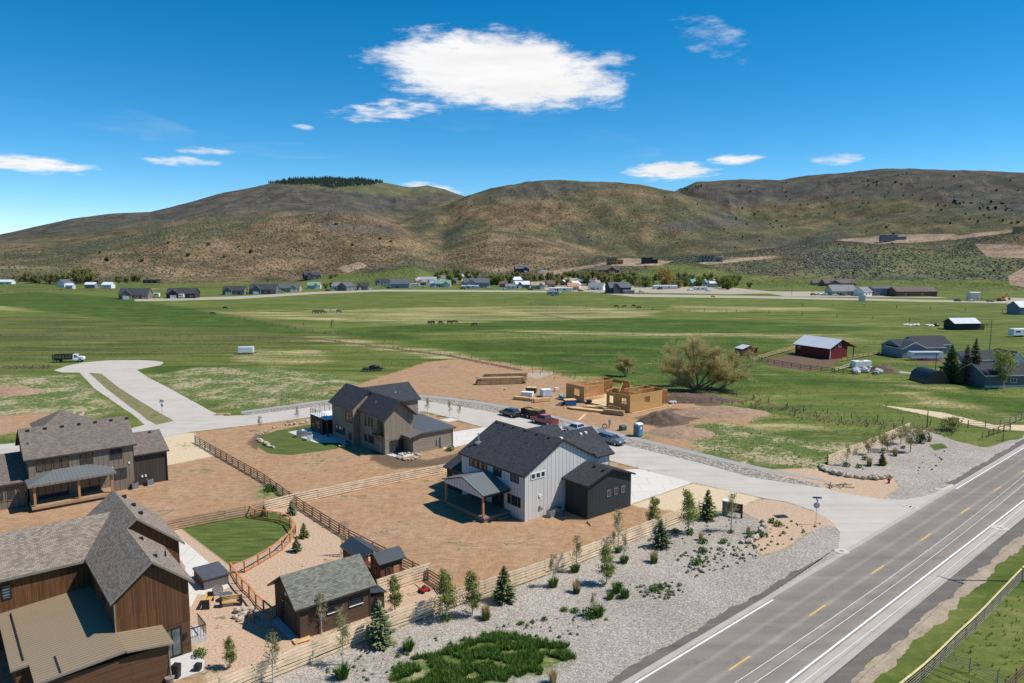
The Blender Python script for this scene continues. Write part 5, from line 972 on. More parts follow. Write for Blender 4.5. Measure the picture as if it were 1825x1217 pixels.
def trailer(label, loc, ang, L_, W_, H_, z0, m_, name='trailer', cat='trailer', group=None, box=True, wheels=(-0.5, 0.5), ribs=True):
    t = thing(name, label, cat, loc, ang, group)
    if box:
        b = MB(); b.box(-L_ / 2, -W_ / 2, z0, L_ / 2, W_ / 2, z0 + H_); o = b.build('body', m_, t); bevel_obj(o, min(0.12, H_ * .12))
    for x in wheels:
        for s in (-1, 1): wheel(t, x, s * (W_ / 2 - 0.02), 0.36, 0.2)
    b = MB(); b.obox((L_ / 2, -.4, z0), (L_ / 2 + 1.0, 0, .45), 0.08, 0.1); b.obox((L_ / 2, .4, z0), (L_ / 2 + 1.0, 0, .45), 0.08, 0.1); b.box(-L_ / 2, -W_ / 2 + .05, z0 - .12, L_ / 2, W_ / 2 - .05, z0); b.build('chassis', black, t); return t
t = trailer('black dump trailer loaded with scrap lumber at the kerb', G(950, 744), aS, 4.6, 2.1, 0.9, 0.6, black, 'dump_trailer', box=False)
b = MB(); b.box(-2.3, -1.05, .6, 2.3, 1.05, .72); b.box(-2.3, -1.05, .72, 2.3, -.98, 1.7); b.box(-2.3, .98, .72, 2.3, 1.05, 1.7); b.box(-2.3, -.98, .72, -2.23, .98, 1.7); b.box(2.23, -.98, .72, 2.3, .98, 1.7)
for k in range(7): b.box(-2.2 + k * .7, -1.09, .72, -2.12 + k * .7, -1.05, 1.7); b.box(-2.2 + k * .7, 1.05, .72, -2.12 + k * .7, 1.09, 1.7)
b.build('trailer_bed', black, t)
t = thing('scrap_lumber_pile', 'tangle of pale scrap lumber heaped in the black dump trailer', 'lumber', G(950, 744), aS); b = MB(); rq = random.Random(4)
for k in range(26):
    a = rq.uniform(-.5, .5); x, y, z = rq.uniform(-1.4, 1.4), rq.uniform(-.5, .5), 1.15 + rq.uniform(0, .75); L_ = rq.uniform(.4, 1.0); b.obox((x - L_ * math.cos(a), y - L_ * math.sin(a) * .5, z), (x + L_ * math.cos(a), y + L_ * math.sin(a) * .5, z + rq.uniform(-.15, .15)), .18, .05)
b.box(-2.1, -.9, .73, 2.1, .9, 1.25); b.build('boards', lum, t)
t = trailer('small white enclosed cargo trailer alone on the grass beyond the cul-de-sac', G(439, 631), R(8), 4.6, 2.2, 1.9, .5, whp, 'cargo_trailer'); boxpart(t, 'rear_door', white, (-2.34, -.9, .6, -2.31, .9, 2.2))
t = trailer('long white horse trailer in front of the grey farmhouse', G(1648, 641.5), R(2), 9.5, 2.4, 2.0, .6, whp, 'horse_trailer', wheels=(-1.2, -.2)); boxpart(t, 'stripe_window', black, (-4, -1.23, 1.9, 3.6, -1.2, 2.15))
t = trailer('flat black utility trailer with a dark load on the grass by the dirt road', G(664, 661), R(6), 5.4, 2.1, .25, .6, black, 'flatbed_trailer', wheels=(-.9, 0))
t = thing('load_crate', 'dark tarped load riding on the flat black utility trailer', 'load', (t.location.x + .6, t.location.y, .86), R(6)); b = MB(); b.ball((0, 0, .3), (1.5, .8, .5), 3, 8, 5, .2); b.build('tarp', black, t)
# flatbed stake truck by the cul-de-sac
t = thing('stake_bed_truck', 'white cab truck with black stake bed parked left of the cul-de-sac', 'truck', G(124, 645), R(14)); b = shell([(4.0, .6), (4.05, 1.2), (3.85, 1.5), (2.9, 1.65), (2.4, 2.3), (1.2, 2.35), (1.1, .6)], [.95, 1, 1, 1, .85, .85, 1]); o = b.build('cab', whp, t, fix=True); bevel_obj(o, .08)
b = MB(); sidepanel(b, [(2.75, 1.65), (2.35, 2.15), (1.6, 2.18), (1.6, 1.6)], lambda z: 1.0 - max(0, z - 1.5) * .2, .02); b.build('side_windows', glass, t); b = MB(); b.poly([(2.93, -.9, 1.68), (2.93, .9, 1.68), (2.45, .8, 2.25), (2.45, -.8, 2.25)]); b.build('windscreen', glass, t)
b = MB(); b.box(-4.2, -1.15, .95, 1.0, 1.15, 1.15)
for s in (-1.15, 1.1):
    for z in (1.3, 1.6, 1.9, 2.15): b.box(-4.2, s, z, 1.0, s + .05, z + .2)
    for k in range(7): b.box(-4.2 + k * .85, s - .03, 1.1, -4.1 + k * .85, s + .08, 2.35)
b.build('stake_bed', black, t)
for x in (3.0, -2.6, -3.4):
    for s in (-1, 1): wheel(t, x, s * .95, .48, .28)
def rv(label, loc, ang, L_=7.5, W_=2.5, H_=2.6, m_=None, name='camper', group='campers parked in the valley'):
    t = thing(name, label, 'camper', loc, ang, group); b = MB(); b.box(-L_ / 2, -W_ / 2, .55, L_ / 2, W_ / 2, .55 + H_); o = b.build('body', m_ or white, t); bevel_obj(o, .18)
    boxpart(t, 'side_windows', glass, (-L_ * .35, -W_ / 2 - .02, 1.8, -L_ * .1, -W_ / 2 + .02, 2.4), (L_ * .1, -W_ / 2 - .02, 1.8, L_ * .35, -W_ / 2 + .02, 2.4)); b = MB()
    for x in (-.8, .2):
        for s in (-1, 1): b.tube([(x, s * (W_ / 2 - .2), .38), (x, s * (W_ / 2), .38)], .38, 10)
    b.build('wheels', tyre, t); return t
rv('white camper at the right edge beyond the tin roofed shed', G(1816, 600), R(10)); rv('silver camper parked in the pasture below the village', G(985.5, 527), R(3), 9, m_=greymetal); rv('white camper parked on the slope by the hillside road', on_hill(969, 487), R(10), 8)
rv('white camper between the first two black roofed houses', G(275, 530), R(5)); rv('long white camper before the second black roofed house', G(318, 531.5), R(2), 8.5); rv('white travel trailer left of the green roofed house', G(740, 511), R(5), 8)
for (px, py, lab, m_) in [(1450, 526, 'dark red car first in the row before the tan farmhouse', redp), (1461, 526, 'white van in the row of cars before the tan farmhouse', whp), (1472, 526.3, 'pale car in the middle of the row before the tan farmhouse', silv), (1487, 526.5, 'white car last in the row before the tan farmhouse', whp), (1502, 527, 'dark car under the tan farmhouse gable', blk), (1707, 537, 'dark car on the valley road left of the cream kiosk', blk), (1730, 537, 'silver car beside the cream kiosk on the valley road', silv), (1765, 538, 'blue-grey car right of the cream kiosk on the valley road', gun)]:
    car(lab, G(px, py), R(4), m_, 'suv', 'cars in the far valley', name='far_car')
for i, (px, py, m_) in enumerate([(448, 524, whp), (500, 521, silv), (535, 519, whp), (585, 519, redp), (660, 517, silv), (693, 514, blk), (757, 512, whp), (775, 513, silv), (825, 515, blk), (872, 514, whp), (900, 517, silv), (945, 517, blk), (1035, 519, redp), (1085, 521, silv), (1143, 521, whp), (1176, 516, blk), (1230, 518, whp), (1262, 519, silv)]):
    car('small far off car parked along the village edge', G(px, py), R(rnd.uniform(-10, 30)), m_, 'suv', 'cars along the village edge', name='far_car')
# ---------------- utility poles and overhead lines ----------------
def pole(label, loc, h=11.0, ang=0.0, group='utility poles', r=.14, arm=True):
    t = thing('utility_pole', label, 'utility pole', loc, ang, group); b = MB(); b.tube([(0, 0, -.3), (0, 0, h)], [r, r * .65], 8); b.build('shaft', postwood, t)
    if arm:
        boxpart(t, 'crossarm', postwood, (-1.2, -.06, h - .5, 1.2, .06, h - .38)); b = MB()
        for x in (-1.1, -.4, 1.1): b.tube([(x, 0, h - .38), (x, 0, h - .15)], .05, 6)
        b.build('insulators', greypipe, t)
    return t
pb_ = G(1838, 1036); pole('wooden power pole just right of the highway, its arm reaching into view', pb_, 11.0, HANG + R(90))
def cable(label, p, q, sag=1.2, r=0.014, m_=None):
    b = MB(); p, q = Vector(p), Vector(q); n = 26; mid = (p + q) / 2; pts = [p.lerp(q, i / n) - Vector((0, 0, sag * 4 * (i / n) * (1 - i / n))) for i in range(n + 1)]
    b.tube([x - p for x in pts], r, 4); o = b.build('power_line', m_ or plain('aluminium_wire', (0.75, 0.75, 0.74), 0.5, var=0.02), None); o.location = p; return tag(o, label, 'cable', 'overhead power lines')
top_ = Vector((pb_.x, pb_.y, 10.7)); ndir = Vector((hd.x, hd.y, 0)); side_ = Vector((hn.x, hn.y, 0))
for k, (off, lab) in enumerate(((-1.1, 'overhead line, left one of the close pair above the highway'), (-0.45, 'overhead line, right one of the close pair above the highway'), (1.1, 'overhead line above the right shoulder of the highway'))):
    cable(lab, top_ + side_ * off - ndir * 70 + Vector((0, 0, 0.3)), top_ + side_ * off, 0.9); cable(lab + ', far span', top_ + side_ * off, top_ + side_ * off + ndir * 75, 0.9)
for (px, py, lab, h, a_) in [(1763, 632, 'power pole standing between the two dark spruces', 11, 0), (1666, 678, 'short pole beside the black arched shed', 7, 1), (1511, 528, 'pole before the tan farmhouse', 8, 1), (1533, 527, 'pole between tan farmhouse and white gabled house', 8, 1), (1749, 536, 'pole right of the cream kiosk', 9, 1), (1411, 526, 'pole left of the row of farm cars', 8, 1), (1652, 762, 'thin pole at the top of the gravel mound', 3.2, 1)]:
    pole(lab, G(px, py), h, R(30), r=.12, arm=not a_)
# ---------------- street furniture and small things ----------------
signblue = plain('street_sign_blue', (0.035, 0.16, 0.22), 0.4, var=0.05); signred = plain('stop_sign_back', (0.45, 0.43, 0.42), 0.4, var=0.08); stopred = plain('stop_sign_red', (0.45, 0.02, 0.02), 0.4, var=0.04)
def street_sign(label, loc, ang, h=3.3):
    t = thing('street_sign', label, 'street sign', loc, ang); b = MB(); b.tube([(0, 0, 0), (0, 0, h)], .04, 8); b.build('pole', pipe_m, t)
    b = MB(); n = 8; z = h - .95; r_ = .38
    b.tube([(0.05, 0, z), (0.07, 0, z)], r_, 8); o = b.build('stop_plate', signred, t); b = MB(); b.tube([(0.071, 0, z), (0.075, 0, z)], r_ * .95, 8); b.build('red_face', stopred, o)
    boxpart(t, 'name_blade', signblue, (-.5, -.012, h - .38, .5, .012, h - .16)); boxpart(t, 'name_blade', signblue, (-.012, -.5, h - .1, .012, .5, h + .12)); return t
street_sign('stop sign with blue street name blades at the highway corner', G(1454, 935), HANG + R(40)); street_sign('stop sign with blue street name blades at the cul-de-sac corner', G(289, 740), R(60), 3.0)
t = thing('entrance_sign', 'dark timber neighbourhood sign hung on a grey stone pillar', 'sign', G(1293, 917), R(-38)); stone = planks('stacked_stone', (0.36, 0.34, 0.31), (0.22, 0.20, 0.18), (0.08, 0.075, 0.07), row=.14, length=.4, gap=.02)
boxpart(t, 'pillar', stone, (-.32, -.32, 0, .32, .32, 1.75)); boxpart(t, 'cap', white, (-.4, -.4, 1.75, .4, .4, 1.87)); dkw = plain('dark_sign_wood', (0.045, 0.035, 0.028), 0.7)
boxpart(t, 'sign_post', dkw, (1.9, -.1, 0, 2.1, .1, 1.75)); b = MB(); [b.box(.32, -.06, .55 + k * .3, 1.9, .06, .8 + k * .3) for k in range(4)]; b.build('sign_board', dkw, t); boxpart(t, 'brass_band', plain('brass_letters', (0.45, 0.33, 0.12), .35, metal=.7), (.5, -.075, 1.0, 1.75, -.06, 1.08))
t = thing('fire_hydrant', 'red fire hydrant below the stone edging of the gravel mound', 'hydrant', G(1584, 861)); hyd = plain('hydrant_red', (0.40, 0.02, 0.02), .45)
b = MB(); b.tube([(0, 0, 0), (0, 0, .08), (0, 0, .08), (0, 0, .6), (0, 0, .6), (0, 0, .68), (0, 0, .8)], [.2, .2, .13, .13, .17, .17, .05], 10); b.build('barrel', hyd, t); b = MB(); b.tube([(-.25, 0, .5), (.25, 0, .5)], .07, 8); b.build('side_outlet', hyd, t); b = MB(); b.tube([(0, -.25, .42), (0, 0, .42)], .09, 8); b.build('pumper_outlet', hyd, t)
t = thing('portable_toilet', 'blue portable toilet with white roof beside the pavement', 'portable toilet', G(1137, 777), R(42)); pbl = plain('toilet_blue', (0.055, 0.21, 0.36), .5); pgr = plain('toilet_grey', (0.16, 0.19, 0.22), .5)
b = MB(); b.box(-.58, -.58, .1, .58, .58, 2.1); b.build('cabin', pgr, t); boxpart(t, 'door', pbl, (-.5, -.62, .15, .5, -.58, 2.05)); boxpart(t, 'side_panel', pbl, (.58, -.5, .15, .61, .5, 2.05)); b = MB(); b.prism([(-.62, 2.1), (.62, 2.1), (.62, 2.16), (.3, 2.36), (-.3, 2.36), (-.62, 2.16)], -.62, .62, 'x'); b.build('roof', white, t, fix=True); boxpart(t, 'skid', black, (-.6, -.6, 0, .6, .6, .1)); boxpart(t, 'door_sign', white, (-.2, -.64, 1.35, .2, -.62, 1.65))
def utilbox(name, label, cat, px, py, dims, m_, lid=True, ang=.5):
    t = thing(name, label, cat, G(px, py), ang); w_, d_, h_ = dims; b = MB(); b.box(-w_ / 2, -d_ / 2, 0, w_ / 2, d_ / 2, h_ * .88); b.build('cabinet', m_, t); b = MB(); b.prism([(-d_ / 2 - .03, h_ * .88), (d_ / 2 + .03, h_ * .88), (d_ / 2 - .05, h_), (-d_ / 2 + .05, h_)], -w_ / 2 - .03, w_ / 2 + .03, 'x'); b.build('lid', m_, t, fix=True); return t
grn = plain('transformer_green', (0.035, 0.10, 0.065), .5); utilbox('transformer_box', 'dark green transformer box between meter post and portable toilet', 'transformer', 1110, 766.5, (1.1, .9, .9), grn)
t = thing('meter_pedestal', 'grey temporary power meter post at the edge of the building site', 'meter post', G(1085.5, 763), .4); boxpart(t, 'post', postwood, (-.06, -.06, 0, .06, .06, 1.6)); boxpart(t, 'meter_box', greymetal, (-.2, -.2, .7, .2, -.06, 1.5))
t = thing('spare_coil', 'black coil of pipe lying by the meter post', 'coil', G(1078, 764)); b = MB(); b.tube([(.4 * math.cos(a), .15, .45 + .4 * math.sin(a)) for a in np.linspace(0, 6.28, 17)], .09, 6); b.build('coil_ring', black, t)
utilbox('waste_skip', 'blue waste box topped with a plywood sheet by the framed house', 'skip', 1015.5, 722, (2.4, 1.7, 1.2), plain('skip_blue', (0.02, 0.10, 0.28), .5), ang=.2); boxpart(thing('plywood_sheet', 'plywood sheet lying on the blue waste box', 'plywood', G(1015.5, 722), .2), 'board', lum, (-1.25, -.9, 1.21, 1.25, .9, 1.27))
def lumber_stack(label, loc, ang, L_, rows, n, m_, seed=0, wd=.24, hh=.09, jit=.25):
    t = thing('lumber_stack', label, 'lumber', loc, ang, 'lumber stacks on the building site'); rr = random.Random(seed)
    for k in range(rows):
        b = MB()
        for i in range(n): o = rr.uniform(-jit, jit); b.box(-L_ / 2 + o, i * wd - n * wd / 2, .12 + k * (hh + .012), L_ / 2 + o, i * wd - n * wd / 2 + wd * .94, .12 + k * (hh + .012) + hh)
        b.build('board_layer', m_, t)
    b = MB(); [b.box(x, -n * wd / 2, 0, x + .12, n * wd / 2, .12) for x in (-L_ * .35, L_ * .3)]; b.build('bearers', postwood, t); return t
lumw = plain('weathered_lumber', (0.42, 0.27, 0.14), .8, var=.3, scale=1.0)
lumber_stack('long stack of roof joists on the bare dirt, in front', G(893, 684), R(8), 11, 9, 8, lumw, 1, .25, .16, .8); lumber_stack('long stack of roof joists on the bare dirt, behind the other', G(900, 676), R(8), 10, 9, 6, lumw, 2, .25, .16, .8)
lumber_stack('low lumber stack left of the wrapped pallets', G(934, 713), R(-25), 4.5, 6, 5, lum, 3, jit=.15); lumber_stack('plank stack nearest the pickup, below wrapped pallets', G(966, 716), R(25), 4.0, 7, 3, lum, 4, jit=.05); lumber_stack('beams stacked flat against the framed house front', G(1094, 739), R(-28), 4.2, 5, 3, lumw, 5, .3, .16, .1); lumber_stack('loose lumber row along the framed house front', G(1050, 732), R(-28), 9, 2, 5, lum, 6, .3, .14, 1.2); lumber_stack('scattered planks before the framed house entrance', G(1070, 727), R(-20), 5.5, 2, 6, lum, 7, .3, .1, 1.0)
b = MB(); b.obox((-3.2, 0, .06), (3.2, 0, .06), .5, .08); o = b.build('long_plank', lum); o.location = G(1037, 744); o.rotation_euler = (0, 0, ang_px((1027, 753), (1047, 735))); tag(o, 'single long pale plank lying alone on the dirt near the street', 'plank')
b = MB(); b.obox((-2.4, 0, .06), (2.4, 0, .06), .4, .08); o = b.build('long_plank', lum); o.location = G(1006, 724); o.rotation_euler = (0, 0, ang_px((1001, 715), (1010, 732))); tag(o, 'pale plank leaning off the blue waste box', 'plank')
def bundle(name, label, cat, px, py, dims, m_, m2, ang=.35):
    t = thing(name, label, cat, G(px, py), ang, 'wrapped pallets on the building site'); w_, d_, h_ = dims; b = MB(); b.box(-w_ / 2, -d_ / 2, .12, w_ / 2, d_ / 2, h_); o = b.build('load', m_, t); bevel_obj(o, .06); boxpart(t, 'pallet', lumw, (-w_ / 2, -d_ / 2, 0, w_ / 2, d_ / 2, .12)); boxpart(t, 'top_cover', m2, (-w_ / 2 - .01, -d_ / 2 - .01, h_ - .02, w_ / 2 + .01, d_ / 2 + .01, h_ + .03)); return t
bundle('wrapped_pallet', 'tall pallet wrapped in pale blue-white plastic', 'pallet', 973, 706, (2.3, 1.8, 1.6), plain('wrap_blue', (0.52, 0.58, 0.64), .4, var=.2), white); bundle('wrapped_pallet', 'low white wrapped bundle beside the green lumber pack', 'pallet', 940, 706, (2.6, 1.6, 1.0), white, white, -.3); bundle('lumber_pack', 'green wrapped lumber pack with plywood on top', 'lumber pack', 947, 700, (2.4, 1.6, 1.3), grn, lum, -.2); bundle('wrapped_pallet', 'small white box standing alone behind the pallets', 'pallet', 992, 697, (.9, .7, .8), white, white)
for (px, py, lab) in ((945, 714, 'black and white debris bag next to the low lumber stack'), (1000, 709, 'heap of white wrap and scraps left of the framed house'), (1197, 719, 'white scrap bags behind the framed house')):
    t = thing('debris_heap', lab, 'debris', G(px, py)); rr = random.Random(px)
    b = MB(); [b.ball((rr.uniform(-.8, .8), rr.uniform(-.6, .6), .3 + rr.uniform(0, .2)), (rr.uniform(.3, .55), rr.uniform(.3, .5), rr.uniform(.2, .4)), k, 7, 5, .25) for k in range(5)]; b.build('bags', silv if px != 945 else greymetal, t)
boxpart(thing('cardboard_box', 'black bin standing at the framed house entrance', 'bin', G(1050, 720), .3), 'box_body', black, (-.45, -.45, 0, .45, .45, .9)); boxpart(thing('leaning_board', 'brown sheet leaning on the framed house corner', 'board', G(1096, 735), U39), 'board', lumw, (-.3, -1.6, 0, -.15, 1.6, 1.3))
# dirt piles
def mound(label, px, py, rx, ry, h, m_, seed, name='dirt_pile', cat='dirt pile', n=26):
    b = MB(); rr = np.random.RandomState(seed); c = G(px, py); xs = np.linspace(-1, 1, n); V_ = []
    for j, y in enumerate(xs):
        for i, x in enumerate(xs):
            r = math.hypot(x, y); f = max(0, 1 - r * r) ** 1.1; V_.append((x * rx, y * ry, h * f * (0.75 + 0.5 * float(fbm(np.array([x * 2.5 + seed]), np.array([y * 2.5]), 4)[0] + .5)) + rr.uniform(-.04, .04) * (f > 0) - (0.06 if f <= 0 else 0)))
    b.v = V_; b.f = [[j * n + i, j * n + i + 1, (j + 1) * n + i + 1, (j + 1) * n + i] for j in range(n - 1) for i in range(n - 1)]; b.m = [0] * len(b.f)
    o = b.build(name, m_, None, smooth=True); o.location = (c.x, c.y, 0); return tag(o, label, cat)
dk = plain('dark_excavated_soil', (0.12, 0.08, 0.055), .95, var=.4, scale=1.5, bmp=.6, fine=8); md = plain('brown_excavated_soil', (0.30, 0.195, 0.125), .95, var=.3, scale=1.2, bmp=.6, fine=6)
mound('dark pile of dug earth behind the portable toilet', 1182, 752, 5.0, 3.2, 2.1, dk, 2); mound('long dark bank of dug earth below the big willow', 1235, 715, 11, 2.6, 1.6, dk, 3); mound('brown graded bank right of the framed house', 1285, 736, 10, 5, 1.2, md, 4); mound('brown soil heap left of the gunmetal vehicle, near the wrapped pallets', 1006, 722, 2.0, 1.2, .6, dk, 5); mound('brown ridge of graded soil sloping toward the pavement', 1215, 772, 6, 4.5, .9, md, 6)
mound('dark heap of gravel beside the debris near the corral', 1573, 662, 4.5, 3, 1.9, dk, 7); mound('brown mound behind the tan house roof at the far left', 5, 700, 9, 5, 1.6, md, 8)
# rocks
rockm = plain('pale_boulder', (0.42, 0.35, 0.27), .9, var=.3, scale=1.2, bmp=.5, fine=5); RK = []
for s in range(4):
    b = MB(); b.ball((0, 0, .35), (.5, .42, .38), s + 10, 9, 6, .22); RK.append(b)
def rocks(group, label, pts, smin, smax, seed=1, m_=None, cat='boulder', name='boulder'):
    rr = random.Random(seed); base = []
    for k in range(3): base.append(RK[k].build(name, m_ or rockm, None, smooth=False))
    for i, (x, y) in enumerate(pts):
        o = base[i] if i < 3 else base[i % 3].copy()
        if i >= 3: C.objects.link(o)
        s = rr.uniform(smin, smax); o.location = (x, y, 0); o.rotation_euler = (rr.uniform(-.2, .2), rr.uniform(-.2, .2), rr.uniform(0, 6.28)); o.scale = (s * rr.uniform(.85, 1.25), s, s * rr.uniform(.7, 1.05)); tag(o, label, cat, group)
def along(pts, step, jit=.15, seed=1, double=0):
    rr = random.Random(seed); P_ = resample([Vector(G(x, y)[:2]) for x, y in pts], step); return [(p.x + rr.uniform(-jit, jit), p.y + rr.uniform(-jit, jit)) for p in P_] + [(p.x + rr.uniform(-jit, jit), p.y + .5 + rr.uniform(-jit, jit)) for p in P_[:double]]
rocks('boulders edging the gravel mound', 'pale boulder in the curved stone edging of the gravel mound', along([(1463, 832), (1469, 839), (1483, 844), (1500, 848), (1520, 851), (1545, 854), (1565, 854), (1587, 851)], .62, .12, 1), .75, 1.1)
rocks('boulders of the planter by the timber house', 'pale boulder ringing the small planter before the timber house', along([(708, 816), (722, 820), (735, 820), (747, 815), (745, 810), (730, 809), (714, 812), (708, 816)], .62, .1, 2), .5, .75)
rocks('boulders along the left side of the round lawn', 'pale boulder in the row along the near left edge of the round lawn', along([(460, 784), (468, 789), (478, 796), (490, 799)], .6, .15, 3), .55, .85)
rocks('boulders along the back of the round lawn', 'pale boulder in the row behind the round lawn, nearest the street', along([(512, 757), (525, 757), (540, 755), (550, 752)], .8, .3, 4), .5, .8)
rocks('boulders on the left curve of the round lawn', 'small pale boulder on the far left curve of the round lawn', along([(464, 776), (473, 770), (485, 764), (494, 762)], .9, .1, 5), .35, .55)
rocks('boulders by the timber house wall', 'grey boulder in the shade between round lawn and timber house', along([(604, 797), (614, 797), (616, 790), (608, 783)], .7, .15, 6), .5, .8)
rocks('boulders edging pink and grey gravel', 'pale boulder along the edge between pink and grey gravel near the entrance sign', along([(1322, 967), (1336, 966), (1348, 961), (1356, 953), (1362, 940), (1358, 931)], .75, .2, 7), .6, .95)
rocks('rocks heaped in the brown house yard', 'tan rock in the loose heap beside the fire pit chair', [(G(430 + rnd.uniform(-8, 14), 1093 + rnd.uniform(-8, 14))[0], G(430, 1093 + rnd.uniform(-8, 14))[1]) for _ in range(14)], .45, .8)
rocks('rubble stones behind the tan house', 'pale rubble stone in the heap beyond the tan house ridge', [tuple(G(rnd.uniform(103, 150), rnd.uniform(738, 751))[:2]) for _ in range(22)], .8, 1.5)
rocks('rubble by the corral', 'pale broken slab in the debris heap east of the red barn corral', [tuple(G(rnd.uniform(1523, 1568), rnd.uniform(660, 667))[:2]) for _ in range(26)], 1.2, 2.2, m_=silv if False else plain('concrete_rubble', (0.48, 0.46, 0.43), .9, var=.3))
rocks('loose stones on the pasture edge', 'pale stone lying alone at the edge of the building site', [tuple(G(*p)[:2]) for p in ((850, 642), (872, 650), (1326, 731), (1333, 733), (1340, 752), (1539, 836), (1225, 739), (760, 633), (900, 695))], .35, .7)
# covers
def disc(name, label, cat, px, py, r_, m_, z=.03, group=None):
    b = MB(); b.tube([(0, 0, 0), (0, 0, .006)], r_, 20); o = b.build(name, m_); o.location = G(px, py) + Vector((0, 0, z)); return tag(o, label, cat, group)
padm = plain('white_concrete_collar', (0.50, 0.45, 0.38), .8)
for px, py, r_, lab in ((1500, 982.5, .75, 'white concrete manhole collar at the street mouth'), (1782, 941, .95, 'white concrete manhole collar beyond the far edge line of the highway'), (1616, 901.5, .55, 'left white valve collar of the touching pair at the street mouth'), (1629, 904.5, .55, 'right white valve collar of the touching pair at the street mouth'), (1674, 872, .55, 'pale manhole collar at the tip of the gravel mound')):
    o = disc('manhole_collar', lab, 'manhole', px, py, r_, padm); b = MB(); b.tube([(0, 0, .006), (0, 0, .012)], r_ * .3, 14); c = b.build('lid', greypipe, o)
boxpart(thing('drain_grate', 'dark square drain grate in the pink gravel', 'drain', G(1392, 920.5), R(10)), 'grate', black, (-.75, -.5, 0, .75, .5, .05))
t = thing('scrap_metal', 'dark twisted scrap and boards at the end of the cobble ditch', 'scrap', G(1487, 866)); rr = random.Random(2); b = MB()
for k in range(10): a = rr.uniform(0, 3); x, y = rr.uniform(-1.8, 1.8), rr.uniform(-.9, .9); b.obox((x - .8 * math.cos(a), y - .6 * math.sin(a), .08 + k * .02), (x + .8 * math.cos(a), y + .6 * math.sin(a), .12 + k * .025), .12, .05)
b.build('scrap_bars', postwood, t)
t = thing('scrap_lumber', 'brown scrap boards at the foot of the dirt road corner', 'scrap', G(395, 739)); b = MB(); [b.obox((rr.uniform(-2, 0), rr.uniform(-.8, .8), .1), (rr.uniform(0, 2), rr.uniform(-.8, .8), .15), .3, .08) for k in range(7)]; b.build('boards', lumw, t)
# hot tub, benches, fire table, chair, bins
ta = at(OD, 0, 0); sp = Vector((-29.36, 66.63, 0)); t = thing('swim_spa', 'grey hot tub with a ribbed dark cover on the brown house patio', 'hot tub', sp, U39); grp = planks('spa_panel', (0.16, 0.145, 0.135), (0.15, 0.135, 0.125), (0.06, 0.055, 0.05), row=.25, length=9, gap=.012, vertical=True)
b = MB(); b.box(.1, .1, 0, 2.4, 3.4, .98); b.build('cabinet', grp, t); b = MB()
for k in range(3): b.box(-.02, -.02 + k * 1.18, .98, 2.52, 1.13 + k * 1.18, 1.13)
o = b.build('cover', plain('spa_cover', (0.085, 0.085, 0.095), .5, var=.15), t); bevel_obj(o, .05)
t = thing('patio_disc', 'round grey stone tabletop leaning on the hot tub', 'stone disc', G(388.5, 1059), .3); b = MB(); b.tube([(0, 0, .45), (0, -.06, .48)], .5, 20); b.build('disc', stone, t)
t = thing('fire_table', 'round grey fire table between the two log benches', 'fire table', G(403, 1069)); b = MB(); b.tube([(0, 0, 0), (0, 0, .5)], [.35, .4], 16); b.build('base', greymetal, t); b = MB(); b.tube([(0, 0, .5), (0, 0, .57)], .58, 20); b.build('table_top', plain('slate_top', (0.10, 0.11, 0.12), .5), t)
def logbench(label, px, py, ang):
    t = thing('log_bench', label, 'bench', G(px, py), ang, 'log benches'); yl = plain('varnished_log', (0.55, 0.34, 0.12), .5, var=.2)
    for x in (-.85, .85): boxpart(t, 'end_post', black, (x - .1, -.3, 0, x + .1, .3, .85))
    b = MB(); [b.tube([(-.85, y, .42), (.85, y, .42)], .07, 8) for y in (-.2, -.04, .12)]; b.build('seat', yl, t); b = MB(); [b.tube([(-.85, .24, z), (.85, .24, z)], .06, 8) for z in (.55, .7, .85)]; b.build('backrest', yl, t)
logbench('yellow log bench standing sideways by the patio steps', 371, 1078, R(100)); logbench('yellow log bench with black ends facing the fire table', 412, 1079, R(15))
t = thing('garden_chair', 'grey slatted garden chair by the rock heap', 'chair', G(454, 1108), R(150)); gm = plain('chair_grey', (0.16, 0.145, 0.14), .7); b = MB(); [b.box(-.3, -.3 + k * .15, .38, .3, -.19 + k * .15, .42) for k in range(4)]; b.build('seat', gm, t); b = MB(); [b.obox((-.24 + k * .16, .3, .4), (-.26 + k * .17, .55, 1.05), .12, .03) for k in range(4)]; b.build('backrest', gm, t)
for x, y in ((-.28, -.28), (.28, -.28), (-.28, .28), (.28, .28)): boxpart(t, 'leg', gm, (x - .03, y - .03, 0, x + .03, y + .03, .4))
def bin_(name, label, px, py, w_, h_, m_): t = thing(name, label, 'bin', G(px, py), U39); b = MB(); b.tube([(0, 0, 0), (0, 0, h_)], [w_ * .8, w_], 4); b.build('bin_body', m_, t); b = MB(); b.tube([(0, 0, h_), (0, 0, h_ + .06)], [w_ * 1.05, w_ * .9], 4); b.build('lid', m_, t); return t
bin_('wheelie_bin', 'tall black bin on the brown house entrance slab', 315, 1208, .38, 1.05, black); bin_('storage_box', 'low black box at the outer corner of the entrance slab', 353, 1195, .34, .5, black)
t = thing('plant_pot', 'grey pot with a shovel beside the tall black bin', 'pot', G(303, 1215)); b = MB(); b.tube([(0, 0, 0), (0, 0, .4)], [.25, .36], 14); b.build('pot', greypipe, t); b = MB(); b.obox((.1, 0, .2), (-.1, .2, 1.3), .04, .04); b.build('shovel_handle', postwood, t)
